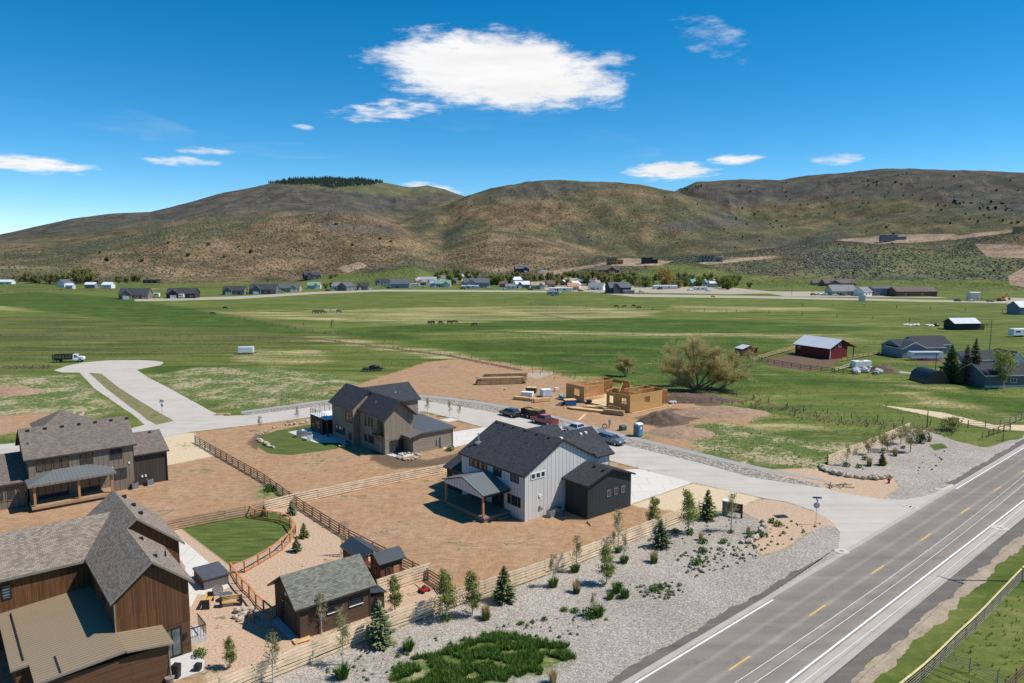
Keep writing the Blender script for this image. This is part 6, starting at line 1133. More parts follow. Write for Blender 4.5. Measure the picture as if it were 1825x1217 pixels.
t = thing('lawn_mower', 'red and black lawn mower parked in the fenced pen corner', 'lawn mower', G(756, 1054), .8); b = MB(); b.box(-.45, -.3, .15, .45, .3, .38); o = b.build('deck', hyd, t); bevel_obj(o, .05); b = MB(); b.ball((0, 0, .48), (.22, .2, .15), 1); b.build('engine', black, t); b = MB(); b.obox((-.4, -.25, .35), (-1.0, -.2, 1.0), .04, .04); b.obox((-.4, .25, .35), (-1.0, .2, 1.0), .04, .04); b.obox((-1.0, -.22, 1.0), (-1.0, .22, 1.0), .04, .04); b.build('handle', black, t)
for x in (-.35, .35):
    for y in (-.33, .33): b = MB(); b.tube([(x, y - .05, .14), (x, y + .05, .14)], .14, 10); b.build('wheel', tyre, t)
# ornamental windmill
t = thing('garden_windmill', 'slim metal lattice windmill tower beside the chicken coop', 'windmill', G(615, 990)); b = MB(); H_ = 3.4
for sx, sy in ((-1, -1), (1, -1), (1, 1), (-1, 1)): b.obox((sx * .45, sy * .45, 0), (sx * .06, sy * .06, H_), .04, .04)
for k in range(1, 7):
    z = k * .5; r_ = .45 - .39 * z / H_
    for (p, q) in (((-1, -1), (1, -1)), ((1, -1), (1, 1)), ((1, 1), (-1, 1)), ((-1, 1), (-1, -1))): b.obox((p[0] * r_, p[1] * r_, z), (q[0] * r_, q[1] * r_, z), .025, .025); b.obox((p[0] * r_, p[1] * r_, z), (q[0] * (r_ + .05), q[1] * (r_ + .05), z - .45), .02, .02)
b.build('tower', lumw, t); b = MB()
for k in range(10): a = k * .628; b.poly([(0.0, -.1, H_), (.05 * math.cos(a), -.1, H_ + .05 * math.sin(a)), (.45 * math.cos(a + .12), -.14, H_ + .45 * math.sin(a + .12)), (.45 * math.cos(a - .12), -.08, H_ + .45 * math.sin(a - .12))])
b.build('fan', greymetal, t)
t = thing('gas_grill', 'covered grey barbecue on the round lawn patio, the left one', 'barbecue', G(538, 778), .3); b = MB(); b.box(-.9, -.4, 0, .9, .4, 1.0); o = b.build('cabinet', greymetal, t); b = MB(); b.ball((0, 0, 1.0), (.7, .38, .4), 1); b.build('hood', greymetal, t)
t = thing('pizza_oven', 'grey patio oven right of the covered barbecue', 'oven', G(552, 784), .3); b = MB(); b.box(-.5, -.4, 0, .5, .4, .9); b.build('stand', white, t); b = MB(); b.box(-.4, -.35, .9, .4, .35, 1.35); b.build('oven_box', greymetal, t)
t = thing('drain_pipe', 'black drain pipe snaking over dirt from the dark garage corner', 'pipe', G(1047, 930)); b = MB(); b.tube([(0, 0, .05), (-.05, -.5, .06), (.15, -.9, .05), (.2, -1.4, .05)], .07, 6); b.build('pipe', black, t)
t = thing('tree_stakes_bundle', 'small yellow timber pallet beside the garden shed corner', 'timber', G(538, 1142), .6); b = MB(); [b.box(-.7, -.4 + k * .2, .1, .7, -.25 + k * .2, .18) for k in range(4)]; b.box(-.6, -.4, 0, -.5, .4, .1); b.box(.5, -.4, 0, .6, .4, .1); b.build('slats', lum, t)
# ---------------- vegetation ----------------
bark = plain('grey_bark', (0.16, 0.125, 0.095), .95, var=.3, scale=4); palebark = plain('pale_aspen_bark', (0.50, 0.46, 0.38), .9, var=.25, scale=4); twigm = None
spruce_m = foliage('spruce_needles', (0.06, 0.08, 0.025), (0.30, 0.32, 0.11), trans=.15); bluespr = foliage('blue_spruce_needles', (0.06, 0.08, 0.04), (0.26, 0.29, 0.13), trans=.1)
aspen_m = foliage('aspen_leaves', (0.11, 0.15, 0.03), (0.36, 0.38, 0.10), trans=.35); olive_m = foliage('olive_leaves', (0.15, 0.15, 0.045), (0.38, 0.35, 0.13), trans=.35); dkgreen = foliage('dark_green_leaves', (0.022, 0.05, 0.014), (0.075, 0.13, 0.03), trans=.2)
grass_m = foliage('tuft_grass', (0.035, 0.09, 0.012), (0.13, 0.23, 0.04), trans=.25); sage_m = foliage('sage_leaves', (0.075, 0.10, 0.05), (0.20, 0.23, 0.12), trans=.15); strawm = foliage('straw_grass', (0.38, 0.27, 0.12), (0.66, 0.50, 0.26), trans=.3); rustm = foliage('brown_spruce_needles', (0.05, 0.04, 0.018), (0.15, 0.105, 0.045), trans=.1); twigm = foliage('willow_twigs', (0.40, 0.34, 0.13), (0.66, 0.57, 0.26), trans=.35, scale=.3); yellowm = foliage('golden_willow_leaves', (0.24, 0.15, 0.03), (0.48, 0.33, 0.09), trans=.3)
def leafquad(b, c, s, rr, flat=0.5):
    n = Vector((rr.gauss(0, 1), rr.gauss(0, 1), rr.gauss(0, 1) + flat)).normalized(); a = n.orthogonal().normalized(); a.rotate(Matrix.Rotation(rr.uniform(0, 6.28), 3, n)); d = n.cross(a)
    s2 = s * rr.uniform(.5, .9); b.poly([c - a * s - d * s2 * .3, c - d * s2, c + a * s, c + d * s2])
def conifer(name, label, cat, h, r, m_, seed=0, dens=1.0, bare=.06, loc=(0, 0, 0), group=None):
    rr = random.Random(seed); t = thing(name, label, cat, loc, rr.uniform(0, 6), group); b = MB(); b.tube([(0, 0, -.1), (0, 0, h * .5), (0, 0, h * .97)], [h * .018 + .02, h * .012, .008], 6); b.build('trunk', bark, t)
    b = MB(); z = h * bare; 
    while z < h * .98:
        f = 1 - z / h; rad = r * (f ** .8) * (1 if z > h * .12 else .8) + .03; nb = max(4, int(11 * dens * (0.4 + f)))
        for k in range(nb):
            a = rr.uniform(0, 6.283); L_ = rad * rr.uniform(.6, 1.12); dz = L_ * rr.uniform(-.22, .0); d = Vector((math.cos(a), math.sin(a), 0)); n = Vector((-d.y, d.x, 0)); segs = max(2, int(L_ / (r * .22)))
            for q in range(segs):
                u = (q + .4) / segs; c = d * L_ * u + Vector((0, 0, z + dz * u + L_ * .12 * u * u)); w_ = r * .13 * (1.15 - .6 * u) * rr.uniform(.8, 1.3)
                l_ = L_ / segs * .9; b.poly([c - d * l_ * .5, c + n * w_ + Vector((0, 0, -w_ * .5)), c + d * l_ + Vector((0, 0, rr.uniform(-.05, .05) * r)), c - n * w_ + Vector((0, 0, -w_ * .5))])
                if rr.random() < .5: b.poly([c - d * l_ * .3, c + d * l_ * .8, c + d * l_ * .3 + Vector((0, 0, -w_ * 1.2))])
        z += h * .052 / max(dens * .8, .5) * rr.uniform(.8, 1.2)
    b.poly([(0.03, 0, h * .93), (-.03, 0, h * .93), (0, 0, h * 1.02)]); b.build('crown', m_, t); return t
def limbs(b, p, d, L_, r, depth, rr, tips, spread=.6, up=.25, n=(2, 4), seg=3, sides=5, keep=None):
    pts = [p]; q = p; dd = d.copy()
    for i in range(seg):
        dd = (dd + Vector((rr.gauss(0, .13), rr.gauss(0, .13), rr.gauss(0, .1) + up * .12))).normalized(); q = q + dd * L_ / seg; pts.append(q)
    b.tube(pts, [r * (1 - .55 * i / seg) for i in range(seg + 1)], sides if depth > 1 else 3, cap=False)
    if depth == 0: tips += pts[1:]; return
    for k in range(rr.randint(*n)):
        i = rr.randint(1, seg); ax = Vector((rr.gauss(0, 1), rr.gauss(0, 1), rr.gauss(0, .6))); nd = (dd + ax.normalized() * spread * rr.uniform(.6, 1.3) + Vector((0, 0, up * .4))).normalized()
        limbs(b, pts[i], nd, L_ * rr.uniform(.55, .8), r * .5, depth - 1, rr, tips, spread, up, n, seg, sides)
    if depth == 1: tips.append(q)
def broadleaf(name, label, cat, h, r, m_, bm_, seed=0, leaves=700, ls=.14, loc=(0, 0, 0), group=None, narrow=False, stems=1, bare=.25, clear=.2):
    rr = random.Random(seed); t = thing(name, label, cat, loc, 0, group); b = MB(); tips = []
    for s in range(stems):
        a = rr.uniform(0, 6.28); o = Vector((math.cos(a), math.sin(a), 0)) * (.12 * r if stems > 1 else 0); top = Vector((rr.uniform(-.1, .1) * r, rr.uniform(-.1, .1) * r, h * .96)) + o * 3
        b.tube([o + Vector((0, 0, -.1)), o.lerp(top, .35), o.lerp(top, .7), top], [h * .016 + .015, h * .012 + .01, h * .007, .008], 6, cap=False); nb = int((34 if narrow else 26) / stems ** .5)
        for k in range(nb):
            u = clear + (1 - clear) * (k + rr.random()) / nb * .95; p = o.lerp(top, u); a = rr.uniform(0, 6.28); prof_ = math.sin(math.pi * min(1, (1.08 - u) / (1.08 - clear)) ** .8) ** .7 if not narrow else (1.15 - u) ** .6
            d = Vector((math.cos(a), math.sin(a), .9 if narrow else .55)).normalized(); limbs(b, p, d, r * prof_ * .85 + .1, h * .004 + .004, 1, rr, tips, .9, .2, (3, 4), 2, 3)
    b.build('trunk', bm_, t); b = MB(); hh = h
    for k in range(leaves):
        c = rr.choice(tips); j = r * .17; leafquad(b, Vector((c.x + rr.gauss(0, j), c.y + rr.gauss(0, j), max(c.z + rr.gauss(0, j), h * clear * .6))), ls * rr.uniform(.6, 1.25), rr)
    b.build('crown', m_, t); return t
def tuft(name, label, cat, h, r, m_, seed=0, n=90, loc=(0, 0, 0), group=None, m2=None, blade=.05):
    rr = random.Random(seed); b = MB()
    for k in range(n):
        a = rr.uniform(0, 6.28); q = math.sqrt(rr.random()) * r * .45; L_ = h * rr.uniform(.55, 1.1); base = Vector((math.cos(a) * q, math.sin(a) * q, 0)); a2 = a + rr.gauss(0, .5); out_ = Vector((math.cos(a2), math.sin(a2), 0)) * r * rr.uniform(.2, .75); n_ = Vector((-math.sin(a2), math.cos(a2), 0)) * blade
        mid = base + out_ * .45 + Vector((0, 0, L_ * .65)); tip = base + out_ + Vector((0, 0, L_ * .95)); b.poly([base - n_, base + n_, mid + n_ * .8, mid - n_ * .8]); b.poly([mid - n_ * .8, mid + n_ * .8, tip])
    o = b.build(name, m_, None); o.location = loc; return tag(o, label, cat, group)
def bushy(name, label, cat, h, r, m_, seed=0, n=260, ls=.09, loc=(0, 0, 0), group=None):
    rr = random.Random(seed); b = MB(); lobes = [(Vector((rr.uniform(-.5, .5) * r, rr.uniform(-.5, .5) * r, h * rr.uniform(.3, .6))), rr.uniform(.45, .75)) for _ in range(6)]
    for k in range(n):
        c, q = rr.choice(lobes); v_ = Vector((rr.gauss(0, 1), rr.gauss(0, 1), rr.gauss(0, 1))).normalized() * q * rr.uniform(.6, 1.0); p = c + Vector((v_.x * r, v_.y * r, v_.z * h * .7)); p.z = max(p.z, .03); leafquad(b, p, ls * rr.uniform(.6, 1.3), rr)
    o = b.build(name, m_, None); o.location = loc; return tag(o, label, cat, group)
def cp(o, px, py, label, scale=1.0, rz=None, z=0.0):
    """another plant like o, standing at a photo pixel"""
    p = G(px, py) if not isinstance(px, Vector) else px
    n = dup(o, (p.x, p.y, z), rnd.uniform(0, 6.28) if rz is None else rz, label, None, (scale * rnd.uniform(.92, 1.08), scale * rnd.uniform(.92, 1.08), scale)); return n
gb_ = 'trees planted in the gravel beds'
# near spruces
S1 = conifer('spruce_tree', 'largest dark spruce beside the near fence below the garden shed', 'tree', 3.9, 1.6, bluespr, 1, 1.3, loc=G(677, 1148), group=gb_)
S2 = conifer('spruce_tree', 'green spruce in the middle of the near fence row, right of two young aspens', 'tree', 3.5, 1.45, spruce_m, 2, 1.3, loc=G(899, 1071), group=gb_)
cp(S2, 1261, 925, 'well shaped green spruce just left of the entrance sign', 1.08); cp(S1, 1178, 975, 'broad dark spruce in front of a taller aspen, left of the entrance sign', .83); cp(S2, 1572, 829, 'squat dark spruce on the gravel mound beside a straw grass clump', .62)
gy = 'small spruces in the brown house yard'
for px, py, sc_, lab in ((471, 920, .42, 'small yellow-green spruce inside the top curve of the dog fence'), (520, 918, .50, 'small blue spruce in the corner by the fence junction'), (542, 958, .52, 'small spruce outside the right bulge of the dog fence'), (529, 983, .48, 'small spruce nearest to the dog fence lower curve, below the other one'), ):
    cp(S1 if px in (520, 529) else S2, px, py, lab, sc_)['group'] = gy
A1 = broadleaf('aspen_tree', 'leafy young aspen close to the fence corner of the mower pen', 'tree', 4.4, .85, aspen_m, palebark, 3, 3000, .078, loc=G(796, 1105), group=gb_, narrow=True, clear=.1)
A2 = broadleaf('aspen_tree', 'young aspen with a leafy base, left of the mid fence spruce', 'tree', 3.9, .7, aspen_m, palebark, 4, 2600, .075, loc=G(842, 1097), group=gb_, narrow=True, clear=.08)
A3 = broadleaf('aspen_tree', 'thin sparse young tree with bare pale trunk by the near fence end', 'tree', 3.9, .6, olive_m, palebark, 5, 750, .06, loc=G(611, 1185), group=gb_, narrow=True, clear=.3)
cp(A2, 1165, 946, 'aspen rising behind the broad dark spruce near the white house fence', 1.0); cp(A1, 1227, 951, 'tall aspen between the broad spruce and the well shaped spruce', 1.15); cp(A3, 1303, 946, 'sparse young tree right in front of the entrance sign', 1.15); cp(A2, 1081, 1041, 'leafy aspen standing alone in the grey gravel, below the thin fence tree', .95)
cp(A3, 1102, 984, 'thin reddish young tree against the fence, left of the broad dark spruce', 1.2); cp(A3, 1112, 1002, 'low sparse sapling with a green base, just right of the leafy lone aspen', .75); cp(A3, 1027, 1018, 'thin bare sapling over a green clump against the near fence', .95); cp(A3, 986, 1045, 'sparse sapling over a dark green clump, left of a straw clump', .85); cp(A3, 1058, 1097, 'tiny bare sapling in the widest green clump of the gravel bed', .55)
cp(A3, 573, 1130, 'pale trunked sapling in front of the garden shed wall, left one', .95); cp(A3, 607, 1150, 'sapling by the near fence in front of the garden shed windows', .85); cp(A2, 704, 1092, 'bushy green sapling in the mower pen behind the near fence', .85); cp(A2, 411, 1190, 'yellow-green bush like sapling by the lower left fence', .62); cp(A3, 487, 1217, 'bare twiggy sapling at the bottom edge near the fence', 1.0)
# gravel mound trees
D1 = broadleaf('ornamental_tree', 'round green leafed tree, tallest on the gravel mound', 'tree', 3.7, 1.25, olive_m, bark, 6, 1700, .085, loc=G(1622, 806), group=gb_, clear=.35)
cp(D1, 1605, 791, 'smaller olive tree behind the tallest one at the top end of the slatted fence', .75); cp(D1, 1581, 806, 'thin crowned tree in the middle of the gravel mound above a straw clump', .72); cp(D1, 1572, 801, 'slim tree against the slatted fence middle', .6); cp(D1, 1547, 810, 'thin crowned tree at the slatted fence, left of the middle ones', .7); cp(A3, 1508.5, 829, 'bare upright sapling before the low end of the slatted fence', .85)
D2 = bushy('round_bush', 'dark green round bush near the top of the gravel mound', 'bush', 2.3, 1.1, dkgreen, 7, 700, .12, G(1642, 789), gb_)
gs = 'shrubs in the gravel beds'
B1 = bushy('shrub', 'green shrub at the foot of the sapling below the low slatted fence end', 'shrub', .75, .7, grass_m, 8, 240, .09, G(1510, 831), gs)
T1 = tuft('grass_clump', 'green grass clump by the near fence, left of a straw clump', 'grass clump', .95, .75, grass_m, 9, 170, G(727, 1160), gs, blade=.03)
T2 = tuft('straw_grass_clump', 'straw coloured grass clump between the leafy base aspen and mid fence spruce', 'grass clump', 1.35, .55, strawm, 10, 170, G(866, 1101), 'straw grass clumps', blade=.022)
def cps(src, lst):
    for px, py, s_, lab in lst: cp(src, px, py, lab, s_)
cps(T2, [(1027, 1055, 1.0, 'straw coloured grass clump in the gravel below the thin fence sapling'), (1165, 1001, 1.05, 'straw grass clump in the gravel below the broad dark spruce'), (1249, 962, .8, 'pinkish straw grass clump between two aspens and low green patches'), (1595, 811, 1.0, 'straw clump right of the middle tree on the gravel mound'), (1549, 829, 1.0, 'straw clump beside a boulder on the gravel mound'), (1657, 787, .9, 'straw clump right of the dark round bush'), (1333, 951, .7, 'straw tuft above the boulders by the entrance sign'), (985, 1217, .9, 'yellow grass clump at the very bottom edge')])
cps(T1, [(1028, 1057, .7, 'green skirt of the straw clump below the thin fence sapling'), (986, 1045, 1.05, 'dark green clump under the sparse sapling by the fence'), (1025, 1019, 1.0, 'dark green clump under the thin bare fence sapling'), (610, 1208, 1.25, 'wide green clump in the gravel at the bottom left of the bed'), (1088, 1067, .75, 'small green clump left of a pair of tall clumps'), (1100, 1055, 1.1, 'tall green clump, left of the pair below the lone aspen'), (1113, 1065, 1.0, 'tall green clump, right of the pair below the lone aspen'), (1066, 1098, 1.1, 'green clump right of the widest clump of the gravel bed'), (1102, 984, .8, 'green clump at the foot of the reddish fence sapling'), (1112, 1003, .9, 'green clump at the foot of the low sparse sapling'), (1166, 1003, .75, 'green skirt of the straw clump below the broad spruce'), (1549, 831, .8, 'green skirt of the straw clump beside the mound boulder'), (1596, 813, .6, 'green skirt of the straw clump right of the middle mound tree'), (866, 1104, .8, 'green skirt of the straw clump left of the mid fence spruce')])
B2 = bushy('shrub', 'widest green shrub alone in the gravel bed', 'shrub', .8, 1.15, grass_m, 11, 420, .1, G(1057, 1099), gs)
cps(B1, [(1026, 1090, .65, 'small green shrub, nearer of two left of the widest one'), (1007, 1088, .55, 'small green shrub, farther of two left of the widest one'), (1203, 948, .8, 'dark green shrub between fence and broad spruce'), (1227, 952, .9, 'green growth at the foot of the tall aspen'), (1303, 949, .6, 'green growth at the foot of the sapling before the entrance sign'), (1337, 957, 1.1, 'large green shrub left of the boulders by the sign'), (1357, 957, .9, 'green shrub on top of the boulders by the sign'), (1373, 931, .8, 'green shrub in the pink gravel nearest the boulders'), (1386, 938, .9, 'second green shrub in the pink gravel, right of the first'), (1398, 951, .45, 'small green plant in the pink gravel below the drain'), (1543, 819, .95, 'green shrub at the foot of the left mound tree'), (1532, 834, .85, 'dark green shrub left of the mound boulder'), (1608, 799, .7, 'green shrub right of the tallest mound tree base'), (928, 1112, .5, 'small yellow-green shrub below the mid fence spruce'), (948, 1110, .4, 'tiny green shrub right of the yellow-green one'), (972, 1105, .5, 'tiny green shrub, third in the row below the mid fence spruce'), (360, 1168, .9, 'green tuft beside the brown house sliding door'), (797, 1107, .8, 'green growth at the foot of the mower pen aspen'), (711, 1170, .4, 'tiny shrub left of the green bed'), (1573, 803, .7, 'dark shrub at the foot of the slim tree by the fence'), (1240, 1005, 1.0, 'dark green clump left in the weedy gravel patch'), (1253, 967, .9, 'low green mound in the gravel below the tall aspen'), (1254, 984, .95, 'second low green mound below the first one'), (1288, 967, .8, 'low green mound right of the first one'), (1162, 1053, .9, 'green clump left in the lower weed patch'), (1180, 1049, .8, 'green clump right in the lower weed patch'), (480, 876, 1.3, 'grass patch shrub against the fence junction'), (800, 803, 1.2, 'evergreen shrub at the right corner of the timber house garage')])
B3 = bushy('round_bush', 'large bare brown-green bush in the field beside the farm track', 'bush', 3.0, 2.2, olive_m, 12, 900, .16, G(1700, 767))
# trees round the timber house
for px, py, s_, lab in ((679, 808, 1.25, 'bare tree before the timber house balcony'), (530, 752, .75, 'young leafy tree at the street behind the round lawn'), (464, 768, .7, 'bare sapling left of the round lawn'), (762, 738, .85, 'sapling left in the row beyond the timber house'), (802, 742, .8, 'sapling at the pale footpath beyond the timber house'), (818, 745, .7, 'small sapling right of the pale footpath'), (1093, 985, .6, 'scraggy sapling by the fence below the dark garage')):
    cp(A3, px, py, lab, s_)
# big willow, small willow
def willow(label, loc, stems, h, depth, seed, twig, r0, lean=0.0, group=None, ntw=3, leaves=0):
    rr = random.Random(seed); t = thing('bare_willow_tree', label, 'tree', loc, 0, group); b = MB(); tips = []
    for (dx, dz, L_) in stems:
        d = Vector((dx, rr.uniform(-.45, .45), dz)).normalized(); limbs(b, Vector((0, 0, -.1)), d, L_, r0 * rr.uniform(.8, 1.1), depth, rr, tips, .62, .32, (3, 4), 4, 6)
    b.build('trunk', bark, t); b = MB()
    for p in tips:
        for k in range(ntw):
            d = Vector((rr.gauss(0, .7), rr.gauss(0, .7), rr.gauss(.55, .5))).normalized() * rr.uniform(.6, 1.4) * twig; q = p + d * .5 + Vector((0, 0, .05)); e = p + d + Vector((0, 0, -.12 * twig)); s_ = d.cross(Vector((rr.gauss(0, 1), rr.gauss(0, 1), rr.gauss(0, 1)))).normalized() * .032
            b.poly([p - s_, p + s_, q + s_ * .8, q - s_ * .8]); b.poly([q - s_ * .8, q + s_ * .8, e])
    for k in range(leaves): leafquad(b, rr.choice(tips) + Vector((rr.gauss(0, .5), rr.gauss(0, .5), rr.gauss(0, .4))), .09, rr)
    b.build('crown', twigm, t); return t
W1 = willow('huge spreading bare willow leaning over the ditch behind the framed house', G(1243, 694), [(-1.3, .75, 5.5), (-.7, 1.0, 5.8), (-.15, 1.1, 6.2), (.35, 1.1, 6.0), (.85, .85, 6.4), (1.6, .55, 7.2), (-1.7, .35, 4.2), (.1, .9, 5.0), (1.2, .25, 5.0)], 12, 3, 5, 1.8, .26, ntw=10, leaves=3500)
W2 = willow('small bare willow bush left of the huge one', G(1113, 671), [(-.5, 1.2, 2.6), (0, 1.2, 2.8), (.5, 1.2, 2.6), (-.25, 1.3, 3.0), (.3, 1.4, 2.7)], 6, 2, 8, 1.1, .07, ntw=14)
# farm trees
F1 = conifer('spruce_tree', 'broad dark spruce beside the black arched shed', 'tree', 9.8, 3.4, spruce_m, 20, 1.8, loc=G(1694, 681), group='spruces by the farmhouse')
F2 = conifer('spruce_tree', 'tall brownish spruce right of the broad dark one', 'tree', 11.5, 2.9, rustm, 21, 1.8, loc=G(1735, 684), group='spruces by the farmhouse')
F3 = conifer('spruce_tree', 'shorter brownish spruce behind the pair near the farmhouse', 'tree', 8.5, 2.4, rustm, 22, 1.5, loc=G(1722, 668), group='spruces by the farmhouse')
F4 = broadleaf('cottonwood_tree', 'pale green young cottonwood in front of the farthest right house', 'tree', 8.2, 2.3, aspen_m, palebark, 23, 2600, .2, loc=G(1788, 692), clear=.3)
# far trees: prototypes then copies on the valley floor
VC = conifer('conifer_tree', 'dark conifer at the left end of the village behind the white gabled house', 'tree', 9, 2.6, spruce_m, 30, .8, loc=G(190, 508)); VB = broadleaf('village_tree', 'leafy tree left of the white church-like house', 'tree', 9, 4.2, olive_m, bark, 31, 1500, .62, loc=G(100, 506), clear=.15); VG = broadleaf('village_tree', 'fresh green tree in the village', 'tree', 9, 3.6, aspen_m, bark, 32, 1500, .6, loc=G(1245, 513), clear=.1); VY = broadleaf('golden_willow', 'golden leafed willow right of the dark conifers in the village', 'tree', 12.5, 7.5, yellowm, bark, 33, 1900, .62, loc=G(1184, 511), clear=.1)
def many(src, pts, label, smin=.8, smax=1.15, grp=None):
    for px, py, s_ in pts: n = cp(src, px, py, label, s_ * 1.1); n['group'] = grp or label
VG['label'] = 'rounded fresh green tree by the white sheds right of the golden willow'
many(VC, [(178, 507, .8), (184, 508, .9), (196, 508, 1.0), (202, 508, .85), (175, 509, .7)], 'dark conifer in the cluster at the left end of the village', grp='conifers left of the village'); many(VB, [(50, 505, .9), (62, 506, .8), (70, 506, .7), (88, 506, .8), (110, 507, .8), (143, 505, 1.2), (152, 504, 1.25), (160, 506, .9), (238, 503, .6), (246, 503, .7)], 'olive tree in the loose row at the left end of the valley', grp='trees at the left end of the valley'); many(VC, [(83, 507, .7), (130, 508, .6)], 'single dark conifer among olive trees at the left end of the valley', grp='single conifers at the left end')
many(VC, [(806, 508, 1.0), (826, 497, .8), (829, 505, .9), (845, 500, .8), (860, 504, .9), (866, 505, .9), (967, 507, 1.1), (1009, 503, .8), (886, 506, .8)], 'dark conifer standing singly among the village roofs', grp='single conifers among village roofs'); many(VC, [(1133, 512, 1.1), (1139, 512, 1.2), (1145, 512, 1.25), (1151, 512, 1.1), (1158, 512, 1.0), (1164, 511, .95), (1201, 508, 1.15), (1206, 509, 1.1), (1196, 508, .9)], 'dark conifer beside the golden willow', grp='conifers beside the golden willow')
many(VG, [(803, 508, .9), (877, 508, .9), (884, 508, .85), (955, 504, .5), (902, 498, .5), (1095, 503, .8), (1151, 512, .9), (1221, 511, .8), (1290, 514, 1.0), (1301, 514, 1.05), (1297, 516, .9)], 'fresh green tree between the village houses', grp='fresh green village trees'); many(VB, [(780, 500, .8), (788, 498, .9), (796, 497, .9), (815, 497, 1.0), (835, 498, .9), (848, 498, .8), (938, 503, .8), (988, 506, .8), (1000, 504, .7), (1035, 505, .9), (1045, 506, .8), (1070, 505, .9), (1080, 507, 1.0), (1112, 504, .9), (1120, 506, .7), (1240, 498, .6), (1210, 514, .6), (1336, 514, .45), (1020, 500, .9), (1010, 500, .8)], 'olive tree behind the village houses', grp='olive village trees')
cp(VB, 1331, 499, 'big round olive willow right of the village at the foot of the hill', 1.6); many(VG, [(662 + i * 6.2, 490 - (i % 3) * .6 - i * .9, .7 + .1 * (i % 3)) for i in range(8)], 'green tree in the grove at the foot of the brown hill', grp='grove at the foot of the brown hill'); many(VB, [(590, 498, .5), (600, 497, .5), (622, 493, .6), (635, 492, .6), (650, 491, .6)], 'low olive tree left of the hill foot grove', grp='scrub left of the hill foot grove'); many(VC, [(706, 486, .7), (576, 496, .45), (1518, 512, .9)], 'dark conifer beside a solitary far house', grp='conifers beside solitary houses')
for px, py, s_, lab in ((542, 588, .9, 'tiny bare tree on the diagonal pasture fence'), (593, 594, 1.4, 'bare tree where the pasture fences meet')): cp(A3, px, py, lab, s_)
# hillside junipers
J = bushy('juniper', 'dark juniper on the right hillside', 'juniper', 3.0, 1.7, dkgreen, 40, 110, .8, (0, 0, 0), 'junipers scattered on the right hillside'); placed = 0; J2 = None
def junipers(n, poly, label, grp, seed, smin=.6, smax=1.5):
    global placed
    rr = random.Random(seed); xs = [p[0] for p in poly]; ys = [p[1] for p in poly]; k = 0; tries = 0
    while k < n and tries < n * 30:
        tries += 1; x, y = rr.uniform(min(xs), max(xs)), rr.uniform(min(ys), max(ys))
        if sdf(np.array([[x, y]]), poly)[0] < 0: continue
        p = on_hill(x, y)
        if p is None or p.z < 3: continue
        o = J if placed == 0 else J.copy()
        if placed: C.objects.link(o)
        placed += 1; k += 1; s_ = rr.uniform(smin, smax) * (1 + max(0, math.hypot(p.x, p.y) - 1500) / 3500); o.location = (p.x, p.y, p.z - .3); o.rotation_euler = (0, 0, rr.uniform(0, 6)); o.scale = (s_, s_, s_ * rr.uniform(.9, 1.4)); tag(o, label, 'juniper', grp)
junipers(120, [(1215, 342), (1400, 325), (1560, 308), (1825, 312), (1825, 400), (1700, 412), (1560, 420), (1400, 420), (1300, 400), (1240, 370)], 'dark juniper on the right hillside', 'junipers scattered on the right hillside', 1)
junipers(45, [(850, 350), (1000, 330), (1150, 335), (1250, 370), (1380, 410), (1380, 450), (1200, 455), (1050, 440), (900, 400), (780, 400)], 'dark juniper on the central hill', 'junipers scattered on the central hill', 2, .5, 1.2)
junipers(14, [(150, 420), (640, 380), (780, 430), (600, 460), (200, 480)], 'dark juniper on the left brown hill', 'junipers scattered on the left hill', 3, .6, 1.4)
junipers(12, [(1400, 430), (1800, 430), (1800, 495), (1400, 490)], 'dark juniper on the sage covered foothill', 'junipers on the foothill', 4, .5, 1.0)
junipers(26, [(1700, 358), (1790, 362), (1800, 378), (1745, 376), (1695, 366)], 'conifer in the dark cluster high on the right hill', 'conifer cluster high on the right hill', 5, .9, 1.6); junipers(14, [(1200, 338), (1235, 334), (1250, 330), (1250, 338), (1205, 344)], 'conifer on the skyline notch between the hills', 'skyline conifers in the notch', 6, .9, 1.5)
